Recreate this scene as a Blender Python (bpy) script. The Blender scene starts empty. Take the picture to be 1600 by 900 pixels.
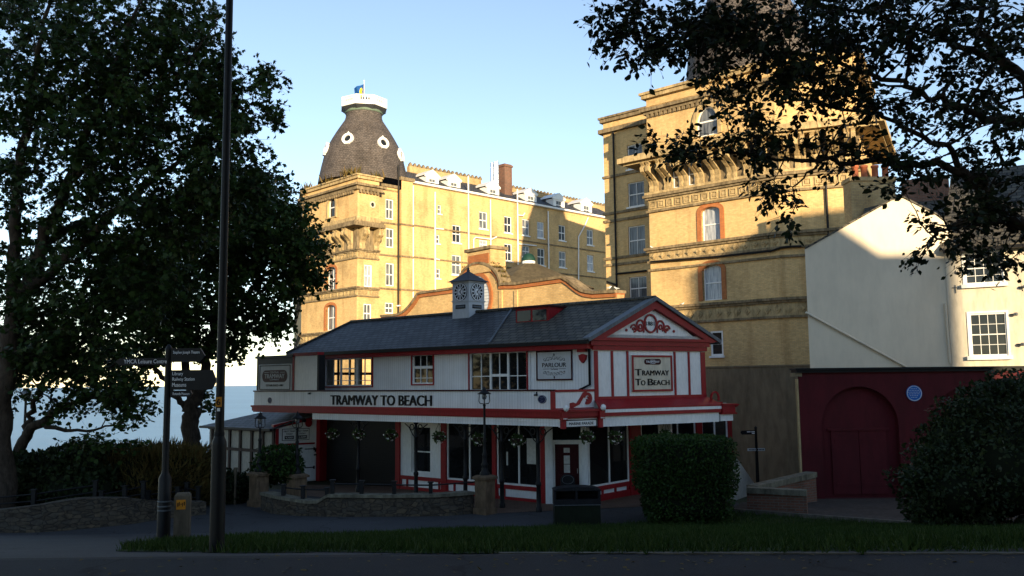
import bpy, math, random
import numpy as np
from mathutils import Vector, Matrix
random.seed(11)
RNG = np.random.default_rng(5)
SC = bpy.context.scene
COL = SC.collection
R = math.radians

# ------------------------------------------------------------------ camera
FPX = 1400.0
CAM = Vector((0, 0, 1.65))
PITCH = math.atan(147 / FPX)
ROLL = R(0.6)
FWD = Vector((0, math.cos(PITCH), math.sin(PITCH)))
_up = Vector((0, -math.sin(PITCH), math.cos(PITCH)))
_rt = Vector((1, 0, 0))
RGT = _rt * math.cos(ROLL) - _up * math.sin(ROLL)
UP = _rt * math.sin(ROLL) + _up * math.cos(ROLL)


def ray(px, py):
    return FWD + RGT * ((px - 800) / FPX) + UP * ((450 - py) / FPX)


def at(px, py, d):
    r = ray(px, py)
    return CAM + r * (d / r.y)


def at2(px, py, d):
    p = at(px, py, d)
    return Vector((p.x, p.y, 0))


def along(p, t, px, py):
    """walk from p along horizontal direction t until it is seen at px,py"""
    r = ray(px, py)
    k = r.x / r.y
    s = (k * p.y - p.x) / (t.x - k * t.y)
    return Vector((p.x + t.x * s, p.y + t.y * s, 0))


def zat(px, py, p):
    """height of the ray px,py above the plan point p"""
    r = ray(px, py)
    return CAM.z + r.z * (p.y / r.y)


ZB = -2.2
Y1, Y2, SL = 8.8, 8.8 + 2.2 / 0.145, 0.145


def gz(x, y):
    if y <= Y1:
        z = 0.0
    elif y <= Y2:
        z = -SL * (y - Y1)
    else:
        z = ZB
    return z


def ghit(px, py):
    r = ray(px, py)
    if r.z < -1e-6:
        s = -CAM.z / r.z
        if r.y * s <= Y1:
            p = CAM + r * s
            return Vector((p.x, p.y, 0.0))
        # slope  z = -SL (y-Y1)
        den = r.z + SL * r.y
        if den < 0:
            s = (SL * Y1 - CAM.z) / den
            if Y1 <= r.y * s <= Y2:
                p = CAM + r * s
                return Vector((p.x, p.y, gz(p.x, p.y)))
        s = (ZB - CAM.z) / r.z
        p = CAM + r * s
        return Vector((p.x, p.y, ZB))
    return at(px, py, 60)


# ------------------------------------------------------------------ frames
class Fr:
    """vertical facade frame: u to the right as seen, o outward, z up"""

    def __init__(s, P, t):
        s.P = Vector((P[0], P[1], 0))
        s.t = Vector((t[0], t[1], 0)).normalized()
        s.n = Vector((s.t.y, -s.t.x, 0))

    def pt(s, u, o, z):
        return s.P + s.t * u + s.n * o + Vector((0, 0, z))

    def at(s, px, py, o=0.0):
        r = ray(px, py)
        k = (s.n.dot(s.P - CAM) + o) / s.n.dot(r)
        p = CAM + r * k
        return (p - s.P).dot(s.t), p.z

    def u(s, px, py, o=0.0):
        return s.at(px, py, o)[0]

    def z(s, px, py, o=0.0):
        return s.at(px, py, o)[1]

    def box(s, x0, x1, y0, y1, o=0.0):
        xc, yc = (x0 + x1) / 2, (y0 + y1) / 2
        return s.u(x0, yc, o), s.u(x1, yc, o), s.z(xc, y1, o), s.z(xc, y0, o)


class FrH:
    """lying frame (text on sloping things): origin, axes"""

    def __init__(s, P, t, v):
        s.P = Vector(P); s.t = Vector(t).normalized(); s.v = Vector(v).normalized(); s.n = s.t.cross(s.v)

    def pt(s, u, o, z):
        return s.P + s.t * u + s.n * o + s.v * z


def frame2(p, q):
    f = Fr(p, (q - p))
    f.len = (Vector((q.x, q.y, 0)) - Vector((p.x, p.y, 0))).length
    return f


def wloc(o):
    v = Vector((0, 0, 0))
    while o is not None:
        v += o.location
        o = o.parent
    return v


# ------------------------------------------------------------------ mesh builder
class MB:
    def __init__(s):
        s.v = []
        s.f = []
        s.sm = []

    def add(s, vs, fs, smooth=False):
        b = len(s.v)
        s.v += [tuple(x) for x in vs]
        for f in fs:
            s.f.append(tuple(b + i for i in f))
            s.sm.append(smooth)

    def poly(s, pts):
        s.add(pts, [tuple(range(len(pts)))])

    def hexa(s, p):
        """8 pts: bottom 0-3 ccw, top 4-7"""
        s.add(p, [(3, 2, 1, 0), (4, 5, 6, 7), (0, 1, 5, 4), (1, 2, 6, 5), (2, 3, 7, 6), (3, 0, 4, 7)])

    def fb(s, fr, u0, u1, o0, o1, z0, z1):
        """box in a frame"""
        s.hexa([fr.pt(u0, o1, z0), fr.pt(u1, o1, z0), fr.pt(u1, o0, z0), fr.pt(u0, o0, z0),
                fr.pt(u0, o1, z1), fr.pt(u1, o1, z1), fr.pt(u1, o0, z1), fr.pt(u0, o0, z1)])

    def box(s, c, sx, sy, sz, rz=0.0):
        t = Vector((math.cos(rz), math.sin(rz), 0))
        f = Fr((c[0], c[1]), t)
        s.fb(f, -sx / 2, sx / 2, -sy / 2, sy / 2, c[2] - sz / 2, c[2] + sz / 2)

    def prism(s, fr, uz, o0, o1):
        """polygon in (u,z) of a frame, extruded from o0 (back) to o1 (front)"""
        n = len(uz)
        A = [fr.pt(u, o1, z) for u, z in uz]
        B = [fr.pt(u, o0, z) for u, z in uz]
        fs = [tuple(range(n)), tuple(range(2 * n - 1, n - 1, -1))]
        for i in range(n):
            j = (i + 1) % n
            fs.append((i, n + i, n + j, j))
        s.add(A + B, fs)

    def slab(s, pts, dz):
        """solid sheet: polygon and its copy dz lower"""
        n = len(pts)
        B = [Vector(p) - Vector((0, 0, dz)) for p in pts]
        fs = [tuple(range(n)), tuple(range(2 * n - 1, n - 1, -1))]
        for i in range(n):
            j = (i + 1) % n
            fs.append((i, n + i, n + j, j))
        s.add([Vector(p) for p in pts] + B, fs)

    def tube(s, pts, rad, n=8, cap=True, smooth=True):
        pts = [Vector(p) for p in pts]
        if not hasattr(rad, '__len__'):
            rad = [rad] * len(pts)
        b = []
        ref = None
        for i, p in enumerate(pts):
            d = (pts[min(i + 1, len(pts) - 1)] - pts[max(i - 1, 0)])
            d = d.normalized() if d.length > 1e-9 else Vector((0, 0, 1))
            if ref is None:
                ref = Vector((1, 0, 0)) if abs(d.x) < .8 else Vector((0, 1, 0))
            a = d.cross(ref).normalized()
            c = a.cross(d).normalized()
            ref = c
            b.append([p + (a * math.cos(2 * math.pi * k / n) + c * math.sin(2 * math.pi * k / n)) * rad[i] for k in range(n)])
        vs = [q for r in b for q in r]
        fs = []
        for i in range(len(pts) - 1):
            for k in range(n):
                fs.append((i * n + k, i * n + (k + 1) % n, (i + 1) * n + (k + 1) % n, (i + 1) * n + k))
        s.add(vs, fs, smooth)
        if cap:
            s.add(b[0], [tuple(range(n))])
            s.add(b[-1], [tuple(range(n))][::-1])

    def lathe(s, c, prof, n=16, smooth=True, a0=0.0):
        """profile list (r,z) around vertical axis at c (x,y)"""
        vs = []
        for r, z in prof:
            for k in range(n):
                a = a0 + 2 * math.pi * k / n
                vs.append((c[0] + r * math.cos(a), c[1] + r * math.sin(a), z))
        fs = []
        for i in range(len(prof) - 1):
            for k in range(n):
                fs.append((i * n + k, i * n + (k + 1) % n, (i + 1) * n + (k + 1) % n, (i + 1) * n + k))
        s.add(vs, fs, smooth)
        if prof[0][0] > 1e-4:
            s.add(vs[:n], [tuple(range(n - 1, -1, -1))])
        if prof[-1][0] > 1e-4:
            s.add(vs[-n:], [tuple(range(n))])

    def ring(s, fr, uc, zc, ru, rz, w, o0, o1, a0=0, a1=360, n=24):
        """flat (elliptic) ring in a frame; ru, rz outer radii, w its width"""
        N = n
        full = abs(a1 - a0 - 360) < 1e-6
        vs = []
        for i in range(N + (0 if full else 1)):
            a = R(a0 + (a1 - a0) * i / N)
            c, q = math.cos(a), math.sin(a)
            for (k, o) in ((0, o1), (1, o1), (1, o0), (0, o0)):
                rr, r2 = (ru - w * k), (rz - w * k)
                vs.append(fr.pt(uc + rr * c, o, zc + r2 * q))
        m = len(vs) // 4
        fs = []
        for i in range(N):
            j = (i + 1) % m
            for k in range(4):
                l = (k + 1) % 4
                fs.append((4 * i + k, 4 * i + l, 4 * j + l, 4 * j + k))
        if not full:
            fs += [(0, 1, 2, 3), tuple(4 * (m - 1) + k for k in (3, 2, 1, 0))]
        s.add(vs, fs)

    def disc(s, fr, uc, zc, ru, rz, o0, o1, n=24):
        s.prism(fr, [(uc + ru * math.cos(2 * math.pi * i / n), zc + rz * math.sin(2 * math.pi * i / n)) for i in range(n)], o0, o1)

    def build(s, name, mat, parent=None, loc=None, smooth=None):
        if parent is not None:
            org = wloc(parent)
        else:
            org = Vector(loc) if loc is not None else Vector((0, 0, 0))
        me = bpy.data.meshes.new(name)
        V = np.array(s.v, dtype=np.float64).reshape(-1, 3) - np.array(org)
        me.from_pydata(V.tolist(), [], s.f)
        me.polygons.foreach_set('use_smooth', np.array(s.sm, dtype=bool))
        me.validate()
        autouv(me, np.array(org))
        me.materials.append(mat)
        o = bpy.data.objects.new(name, me)
        COL.objects.link(o)
        if parent is not None:
            o.parent = parent
        else:
            o.location = org
        return o


def autouv(me, org):
    uvl = me.uv_layers.new(name='UVMap')
    nl = len(me.loops)
    vi = np.empty(nl, dtype=np.int32)
    me.loops.foreach_get('vertex_index', vi)
    co = np.empty(len(me.vertices) * 3)
    me.vertices.foreach_get('co', co)
    co = co.reshape(-1, 3) + org
    npoly = len(me.polygons)
    nor = np.empty(npoly * 3)
    me.polygons.foreach_get('normal', nor)
    nor = nor.reshape(-1, 3)
    tot = np.empty(npoly, dtype=np.int32)
    me.polygons.foreach_get('loop_total', tot)
    pn = np.repeat(nor, tot, axis=0)
    # loops are stored polygon by polygon
    st = np.empty(npoly, dtype=np.int32)
    me.polygons.foreach_get('loop_start', st)
    order = np.concatenate([np.arange(a, a + b) for a, b in zip(st, tot)]) if npoly else np.zeros(0, int)
    N = np.zeros((nl, 3))
    N[order] = pn
    h = np.hypot(N[:, 0], N[:, 1])
    flat = h < .05
    hs = np.where(flat, 1, h)
    T = np.stack([-N[:, 1] / hs, N[:, 0] / hs, np.zeros(nl)], 1)
    T[flat] = (1, 0, 0)
    B = np.cross(N, T)
    B[flat] = (0, 1, 0)
    P = co[vi]
    uv = np.stack([(P * T).sum(1), (P * B).sum(1)], 1)
    uvl.data.foreach_set('uv', uv.ravel())


def offset_path(path, d, closed=False):
    """mitred horizontal offset; +d = to the right-hand/outward side (frame n)"""
    out = []
    n = len(path)
    for i in range(n):
        p = path[i]
        a = path[i - 1] if (i > 0 or closed) else None
        b = path[(i + 1) % n] if (i < n - 1 or closed) else None
        ns = []
        if a is not None:
            t = Vector((p.x - a.x, p.y - a.y, 0)).normalized(); ns.append(Vector((t.y, -t.x, 0)))
        if b is not None:
            t = Vector((b.x - p.x, b.y - p.y, 0)).normalized(); ns.append(Vector((t.y, -t.x, 0)))
        if len(ns) == 2:
            m = (ns[0] + ns[1])
            m = m / max(.2, (1 + ns[0].dot(ns[1])))
        else:
            m = ns[0]
        out.append(Vector((p.x, p.y, 0)) + m * d)
    return out


def ribbon(mb, path, o_in, o_out, z0, z1, closed=False):
    """solid strip along a plan path; z0,z1 numbers or lists per point"""
    A = offset_path(path, o_out, closed)
    B = offset_path(path, o_in, closed)
    n = len(path)
    Z0 = z0 if hasattr(z0, '__len__') else [z0] * n
    Z1 = z1 if hasattr(z1, '__len__') else [z1] * n
    vs = []
    for i in range(n):
        vs += [A[i] + Vector((0, 0, Z0[i])), A[i] + Vector((0, 0, Z1[i])), B[i] + Vector((0, 0, Z1[i])), B[i] + Vector((0, 0, Z0[i]))]
    fs = []
    for i in range(n if closed else n - 1):
        j = (i + 1) % n
        for k in range(4):
            l = (k + 1) % 4
            fs.append((4 * i + k, 4 * j + k, 4 * j + l, 4 * i + l))
    if not closed:
        fs += [(0, 1, 2, 3), tuple(4 * (n - 1) + k for k in (3, 2, 1, 0))]
    mb.add(vs, fs)


def wall(mb, fr, u0, u1, z0, z1, holes=(), depth=.25, o=0.0, back=False):
    """wall face with rectangular openings (u0,u1,z0,z1[,arch rise]) and their reveals"""
    us = sorted({u0, u1} | {h[0] for h in holes} | {h[1] for h in holes})
    zs = sorted({z0, z1} | {h[2] for h in holes} | {h[3] for h in holes})
    us = [u for u in us if u0 - 1e-6 <= u <= u1 + 1e-6]
    zs = [z for z in zs if z0 - 1e-6 <= z <= z1 + 1e-6]
    for i in range(len(us) - 1):
        for j in range(len(zs) - 1):
            uc, zc = (us[i] + us[i + 1]) / 2, (zs[j] + zs[j + 1]) / 2
            if any(h[0] < uc < h[1] and h[2] < zc < h[3] for h in holes):
                continue
            mb.poly([fr.pt(us[i], o, zs[j]), fr.pt(us[i + 1], o, zs[j]), fr.pt(us[i + 1], o, zs[j + 1]), fr.pt(us[i], o, zs[j + 1])])
            if back:
                mb.poly([fr.pt(us[i], o - depth, zs[j + 1]), fr.pt(us[i + 1], o - depth, zs[j + 1]), fr.pt(us[i + 1], o - depth, zs[j]), fr.pt(us[i], o - depth, zs[j])])
    for h in holes:
        a, b, c, d = h[:4]
        i = o - depth
        mb.poly([fr.pt(a, o, c), fr.pt(a, o, d), fr.pt(a, i, d), fr.pt(a, i, c)])
        mb.poly([fr.pt(b, o, d), fr.pt(b, o, c), fr.pt(b, i, c), fr.pt(b, i, d)])
        mb.poly([fr.pt(a, o, d), fr.pt(b, o, d), fr.pt(b, i, d), fr.pt(a, i, d)])
        mb.poly([fr.pt(b, o, c), fr.pt(a, o, c), fr.pt(a, i, c), fr.pt(b, i, c)])
        if len(h) > 4:
            rise = h[4]
            uc, w = (a + b) / 2, (b - a) / 2
            N = 10
            arc = [(uc + w * math.cos(math.pi * k / (2 * N)), d - rise + rise * math.sin(math.pi * k / (2 * N))) for k in range(N + 1)]
            for sgn in (1, -1):
                pts = [(uc + sgn * (p - uc), z) for p, z in arc] + [(uc + sgn * w, d)]
                for k in range(N):
                    p, q = pts[k], pts[k + 1]
                    mb.prism(fr, [p, q, pts[-1]], i, o + .001)


def sash(root, fr, a, b, c, d, o, mframe, mpane, fw=.09, nu=2, nz=(1, 1), bar=.035, arch=0.0, mid=.5, th=.07, name='window', sill=None):
    """sash window: part 'window' with a child 'pane'"""
    m = MB()
    m.fb(fr, a, a + fw, o - th, o, c, d)
    m.fb(fr, b - fw, b, o - th, o, c, d)
    m.fb(fr, a + fw, b - fw, o - th, o, c, c + fw)
    m.fb(fr, a + fw, b - fw, o - th, o, d - fw, d)
    zm = c + (d - c) * mid
    if nz[1] > 0:
        m.fb(fr, a + fw, b - fw, o - th, o - .005, zm - bar, zm + bar)
    halves = [(c + fw, zm - bar, nz[0]), (zm + bar, d - fw, nz[1])] if nz[1] > 0 else [(c + fw, d - fw, nz[0])]
    for (z0, z1, k) in halves:
        for i in range(1, nu):
            u = a + fw + (b - a - 2 * fw) * i / nu
            m.fb(fr, u - bar / 2, u + bar / 2, o - th + .01, o - .012, z0, z1)
        for j in range(1, k):
            z = z0 + (z1 - z0) * j / k
            m.fb(fr, a + fw, b - fw, o - th + .012, o - .016, z - bar / 2, z + bar / 2)
    if arch > 0:
        uc, w = (a + b) / 2, (b - a) / 2
        m.ring(fr, uc, d - arch, w, arch, fw, o - th, o + .004, 0, 180, 16)
    if sill:
        m.fb(fr, a - sill[0], b + sill[0], o - .02, sill[2], c - sill[1], c - .003)
    w_ = m.build(name, mframe, root)
    p = MB()
    p.poly([fr.pt(a + .01, o - th * .6, c + .01), fr.pt(b - .01, o - th * .6, c + .01), fr.pt(b - .01, o - th * .6, d - .01), fr.pt(a + .01, o - th * .6, d - .01)])
    p.build('pane', mpane, w_)
    return w_


# ------------------------------------------------------------------ things
def tag(o, label, cat, group=None, kind=None):
    if label: o['label'] = label
    if cat: o['category'] = cat
    if group: o['group'] = group
    if kind: o['kind'] = kind
    return o


def thing(name, label, cat, loc, group=None):
    o = bpy.data.objects.new(name, None)
    o.empty_display_size = .2
    COL.objects.link(o)
    o.location = loc
    return tag(o, label, cat, group)


def dup(o, parent=None):
    kids = [k for k in bpy.data.objects if k.parent == o]
    c = o.copy()
    COL.objects.link(c)
    if parent is not None:
        c.parent = parent
    for k in kids:
        dup(k, c)
    return c


_tc = {}


def text(s, fr, uc, zc, w=None, h=None, o=.01, th=.012, name='lettering', mat=None, parent=None, bold=0.0, shear=0.0, mb=None, space=1.0):
    """lettering centred on (uc,zc) of a frame, fitted to width w and height h (metres)"""
    key = (s, shear, space)
    if key not in _tc:
        cu = bpy.data.curves.new('t', 'FONT')
        cu.body = s
        cu.size = 1
        cu.shear = shear
        cu.space_character = space
        cu.extrude = .5
        cu.resolution_u = 3
        ob = bpy.data.objects.new('t', cu)
        COL.objects.link(ob)
        dg = bpy.context.evaluated_depsgraph_get()
        me = bpy.data.meshes.new_from_object(ob.evaluated_get(dg))
        vs = np.array([v.co[:] for v in me.vertices])
        fs = [tuple(p.vertices) for p in me.polygons]
        bpy.data.objects.remove(ob)
        bpy.data.meshes.remove(me)
        bpy.data.curves.remove(cu)
        _tc[key] = (vs, fs)
    vs, fs = _tc[key]
    lo, hi = vs.min(0), vs.max(0)
    W, H = hi[0] - lo[0], hi[1] - lo[1]
    if w is None:
        sx = sz = h / H
    elif h is None:
        sx = sz = w / W
    else:
        sx, sz = w / W, h / H
    pts = [fr.pt(uc + (v[0] - (lo[0] + hi[0]) / 2) * sx, o + (v[2] + .5) * th, zc + (v[1] - (lo[1] + hi[1]) / 2) * sz) for v in vs]
    m = mb or MB()
    for k, du in enumerate((0.0, -1.0, 1.0) if bold else (0.0,)):
        q = du * bold * 1.3 * sx
        sh = fr.t * q + fr.n * (.0012 * k)
        m.add([p + sh for p in pts] if q or k else pts, fs)
    if mb is None:
        return m.build(name, mat, parent)
# ------------------------------------------------------------------ materials
class NT:
    def __init__(s, name):
        s.m = bpy.data.materials.new(name)
        s.m.use_nodes = True
        s.t = s.m.node_tree
        s.b = s.t.nodes['Principled BSDF']

    def n(s, typ, **kw):
        nd = s.t.nodes.new(typ)
        for k, v in kw.items():
            if hasattr(nd, k) and k not in nd.inputs:
                setattr(nd, k, v)
            else:
                nd.inputs[k].default_value = v
        return nd

    def l(s, a, b):
        s.t.links.new(a, b)

    def pos(s):
        return s.n('ShaderNodeNewGeometry').outputs['Position']

    def uv(s):
        return s.n('ShaderNodeTexCoord').outputs['UV']

    def noise(s, vec, scale, detail=4, rough=.6, stretch=None):
        if stretch:
            mp = s.n('ShaderNodeMapping')
            mp.inputs['Scale'].default_value = stretch
            s.l(vec, mp.inputs['Vector'])
            vec = mp.outputs['Vector']
        nd = s.n('ShaderNodeTexNoise', Scale=scale, Detail=detail, Roughness=rough)
        s.l(vec, nd.inputs['Vector'])
        return nd.outputs['Fac']

    def ramp(s, fac, stops):
        r = s.n('ShaderNodeValToRGB')
        e = r.color_ramp.elements
        while len(e) < len(stops):
            e.new(.5)
        for k, (p, c) in zip(e, stops):
            k.position = p
            k.color = (*c, 1) if len(c) == 3 else c
        s.l(fac, r.inputs['Fac'])
        return r.outputs['Color']

    def mix(s, a, b, fac, mode='MIX'):
        m = s.n('ShaderNodeMix', data_type='RGBA', blend_type=mode)
        for v, i in ((fac, 0), (a, 6), (b, 7)):
            if hasattr(v, 'is_output'):
                s.l(v, m.inputs[i])
            elif isinstance(v, (int, float)):
                m.inputs[i].default_value = v
            else:
                m.inputs[i].default_value = (*v, 1)
        return m.outputs[2]

    def bump(s, h, strength=.3, dist=.02):
        b = s.n('ShaderNodeBump', Strength=abs(strength), Distance=dist); b.invert = strength < 0
        s.l(h, b.inputs['Height'])
        s.l(b.outputs['Normal'], s.b.inputs['Normal'])

    def col(s, c):
        if hasattr(c, 'is_output'):
            s.l(c, s.b.inputs['Base Color'])
        else:
            s.b.inputs['Base Color'].default_value = (*c, 1)


def g(c, k):
    return tuple(min(1, x * k) for x in c)


def paint(name, c, rough=.5, var=.12, scale=1.5, dirt=.25, bumps=.05, fine=18, spec=.22):
    t = NT(name)
    p = t.pos()
    a = t.noise(p, scale, 6, .65)
    b = t.noise(p, fine, 3, .7, (1, 1, .25))
    c1 = t.ramp(a, [(.3, g(c, 1 - var)), (.7, g(c, 1 + var * .5))])
    d = t.ramp(b, [(.35, (1 - dirt,) * 3), (.6, (1, 1, 1))])
    t.col(t.mix(c1, d, 1.0, 'MULTIPLY'))
    t.b.inputs['Roughness'].default_value = rough
    t.b.inputs['Specular IOR Level'].default_value = spec
    t.bump(b, bumps, .01)
    return t.m


def plain(name, c, rough=.5, metal=0.0):
    t = NT(name)
    a = t.noise(t.pos(), 9, 3)
    t.col(t.ramp(a, [(.3, g(c, .82)), (.7, g(c, 1.12))]))
    t.b.inputs['Roughness'].default_value = rough
    t.b.inputs['Specular IOR Level'].default_value = .5 if metal else .12
    t.b.inputs['Metallic'].default_value = metal
    return t.m


def brick(name, c1, c2, mortar, bw=.23, rh=.078, msize=.011, stain=.35, rough=.85, bump=.5, off=.5, streak=True, noise_s=.35):
    t = NT(name)
    uv = t.uv()
    bt = t.n('ShaderNodeTexBrick', offset=off)
    bt.inputs['Color1'].default_value = (*c1, 1)
    bt.inputs['Color2'].default_value = (*c2, 1)
    bt.inputs['Mortar'].default_value = (*mortar, 1)
    bt.inputs['Scale'].default_value = 1
    bt.inputs['Mortar Size'].default_value = msize
    bt.inputs['Mortar Smooth'].default_value = .3
    bt.inputs['Bias'].default_value = -.1
    bt.inputs['Brick Width'].default_value = bw
    bt.inputs['Row Height'].default_value = rh
    t.l(uv, bt.inputs['Vector'])
    p = t.pos()
    a = t.noise(p, noise_s, 7, .62)
    col = t.mix(bt.outputs['Color'], t.ramp(a, [(.25, (1 - stain,) * 3), (.5, (1, 1, 1)), (.8, (1.12, 1.08, 1.02))]), 1.0, 'MULTIPLY')
    b = t.noise(p, 5, 4, .7)
    col = t.mix(col, t.ramp(b, [(.3, (.88, .86, .84)), (.62, (1.06, 1.05, 1.03))]), 1.0, 'MULTIPLY')
    if streak:
        s_ = t.noise(p, 1.1, 5, .6, (1, 1, .09))
        col = t.mix(col, t.ramp(s_, [(.32, (.72, .68, .64)), (.48, (1, 1, 1))]), .7, 'MULTIPLY')
    t.col(col)
    t.b.inputs['Roughness'].default_value = rough
    t.b.inputs['Specular IOR Level'].default_value = .2
    t.bump(bt.outputs['Fac'], -bump, .012)
    return t.m


M = {}
M['brick'] = brick('buff_brick', (.68, .46, .205), (.54, .355, .15), (.46, .35, .2), bump=.22, stain=.40)
M['brick_old'] = brick('weathered_buff_brick', (.54, .38, .18), (.42, .29, .14), (.34, .26, .16), stain=.45)
M['brick_orange'] = brick('orange_brick', (.46, .16, .05), (.38, .12, .04), (.30, .16, .08), stain=.25)
M['brick_red'] = brick('red_garden_brick', (.20, .09, .06), (.13, .07, .05), (.15, .13, .11), stain=.4)
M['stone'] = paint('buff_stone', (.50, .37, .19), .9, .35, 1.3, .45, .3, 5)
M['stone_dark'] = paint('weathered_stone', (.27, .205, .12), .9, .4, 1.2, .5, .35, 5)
M['coping'] = paint('lichen_coping', (.20, .18, .13), .95, .4, 2.5, .5, .4, 7)
M['render_grey'] = paint('brown_cement_render', (.23, .175, .11), .9, .22, .4, .3, .1, 3)
M['dome_slate'] = brick('dome_slates', (.115, .10, .095), (.072, .064, .062), (.025, .023, .023), .32, .2, .02, .45, .75, .5, noise_s=.8)
M['slate'] = brick('blue_slates', (.085, .09, .10), (.042, .046, .054), (.012, .013, .016), .34, .22, .022, .4, .6, .9, noise_s=.6)
M['slate_worn'] = brick('lichen_slates', (.11, .10, .08), (.055, .055, .05), (.015, .015, .015), .34, .22, .022, .4, .7, .9, noise_s=.9)
M['white'] = paint('white_gloss_paint', (.80, .80, .78), .35, .06, .8, .12)
M['dimmed_white'] = paint('shade_dimmed_white_paint', (.40, .38, .33), .6, .12, .8, .25)  # white darkened in the colour for tree shade on the annex
M['cream'] = paint('cream_masonry_paint', (.66, .59, .46), .8, .09, .35, .20, .12, 6)
M['white_wall'] = paint('offwhite_masonry_paint', (.70, .61, .47), .85, .12, .3, .07, .1, 3)
M['red'] = paint('tram_red_paint', (.30, .012, .016), .45, .18, 2, .2)
M['red_wall'] = paint('dark_red_masonry_paint', (.075, .006, .010), .75, .22, .5, .25, .15, 4)
M['black'] = paint('black_gloss_paint', (.008, .008, .009), .5, .2, 4, .2)
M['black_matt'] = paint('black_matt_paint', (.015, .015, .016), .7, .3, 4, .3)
M['timber_dark'] = paint('dark_timber_stain', (.035, .016, .013), .6, .3, 4, .3)
M['lead_dark'] = paint('dark_lead', (.06, .066, .075), .6, .2, 3, .3)
M['lead'] = paint('lead_sheet', (.13, .145, .16), .55, .2, 3, .3)
M['grey_paint'] = paint('pale_grey_paint', (.52, .54, .56), .45, .07, 1, .12)
M['steel'] = plain('brushed_steel', (.6, .6, .6), .3, 1.0)
M['copper'] = paint('verdigris_copper', (.15, .21, .16), .8, .3, 3, .3)
M['green_roof'] = paint('dark_green_copper', (.012, .05, .038), .6, .3, 3, .3)
M['felt'] = paint('mossy_roof_felt', (.12, .095, .055), .95, .4, .8, .35, .4, 5)
M['terracotta'] = paint('terracotta', (.42, .13, .06), .8, .2, 4, .3)
M['yellow'] = plain('yellow_vinyl', (.5, .2, .02), .5)
M['sign_white'] = plain('sign_lettering_white', (.75, .75, .75), .5)
M['sign_black'] = plain('sign_lettering_black', (.012, .011, .011), .5)
M['plaque_blue'] = plain('plaque_blue', (.015, .12, .42), .4)
M['plaque_navy'] = plain('plaque_navy', (.012, .018, .06), .4)
M['sign_brown'] = plain('sign_maroon', (.045, .008, .010), .45)
M['paper'] = plain('paper_notice', (.55, .55, .52), .8)
M['flag_blue'] = plain('flag_blue', (.012, .07, .24), .8)
M['flag_yellow'] = plain('flag_yellow', (.75, .52, .03), .8)
M['plastic_bin'] = plain('charcoal_plastic', (.018, .018, .02), .5)
M['bin_green'] = paint('dark_green_bin_panel', (.012, .018, .010), .45, .3, 3, .35)
M['concrete'] = paint('bollard_concrete', (.12, .095, .065), .9, .25, 4, .35, .3, 12)
M['sandstone'] = paint('pillar_sandstone', (.17, .115, .07), .9, .3, 3, .4, .4, 9)
M['gull_white'] = plain('gull_white', (.75, .75, .73), .8)
M['gull_grey'] = plain('gull_grey', (.3, .32, .34), .8)
M['moss_paving'] = paint('lane_paving', (.075, .06, .05), .9, .3, 1.5, .4, .3, 7)
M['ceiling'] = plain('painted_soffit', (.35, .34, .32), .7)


def boards(name, c, w=.11):
    """vertical matchboarding"""
    t = NT(name)
    uv = t.uv()
    sp = t.n('ShaderNodeSeparateXYZ')
    t.l(uv, sp.inputs[0])
    d = t.n('ShaderNodeMath', operation='DIVIDE'); d.inputs[1].default_value = w
    t.l(sp.outputs[0], d.inputs[0])
    f = t.n('ShaderNodeMath', operation='FRACT')
    t.l(d.outputs[0], f.inputs[0])
    r = t.ramp(f.outputs[0], [(.0, (0, 0, 0)), (.06, (1, 1, 1)), (.94, (1, 1, 1)), (1.0, (0, 0, 0))])
    a = t.noise(t.pos(), .9, 6, .65)
    c1 = t.ramp(a, [(.3, g(c, .88)), (.7, g(c, 1.04))])
    s_ = t.noise(t.pos(), 4, 5, .6, (1, 1, .1))
    c1 = t.mix(c1, t.ramp(s_, [(.3, (.8, .79, .77)), (.5, (1, 1, 1))]), .6, 'MULTIPLY')
    t.col(t.mix(c1, t.mix((.45, .45, .45), (1, 1, 1), r), 1.0, 'MULTIPLY'))
    t.b.inputs['Roughness'].default_value = .45
    t.bump(r, .5, .008)
    return t.m


M['boards'] = boards('white_matchboarding', (.74, .75, .76))
M['boards_red'] = boards('red_boarded_doors', (.055, .0045, .0075), .2)


def louvre(name, c1, c2, w):
    t = NT(name)
    sp = t.n('ShaderNodeSeparateXYZ')
    t.l(t.uv(), sp.inputs[0])
    d = t.n('ShaderNodeMath', operation='DIVIDE'); d.inputs[1].default_value = w
    t.l(sp.outputs[1], d.inputs[0])
    f = t.n('ShaderNodeMath', operation='FRACT')
    t.l(d.outputs[0], f.inputs[0])
    t.col(t.ramp(f.outputs[0], [(0, c2), (.25, c1), (.85, c1), (1, c2)]))
    t.bump(f.outputs[0], .6, .03)
    t.b.inputs['Roughness'].default_value = .45
    return t.m


M['shutter'] = louvre('roller_shutter', (.009, .009, .010), (.003, .003, .003), .09)
M['louvre'] = louvre('white_louvre', (.6, .62, .64), (.3, .31, .32), .16)


def glass(name, c, rough=.04, spec=.35, bump=.012):
    t = NT(name)
    a = t.noise(t.pos(), 1.2, 3)
    t.col(t.ramp(a, [(.35, g(c, .6)), (.65, g(c, 1.3))]))
    t.b.inputs['Roughness'].default_value = rough
    t.b.inputs['Specular IOR Level'].default_value = spec
    t.bump(t.noise(t.pos(), .8, 2), bump * 4, .05)
    return t.m


M['glass'] = glass('dark_window_glass', (.02, .024, .028))
M['glass_shop'] = glass('shop_window_glass', (.010, .011, .012))


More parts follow.
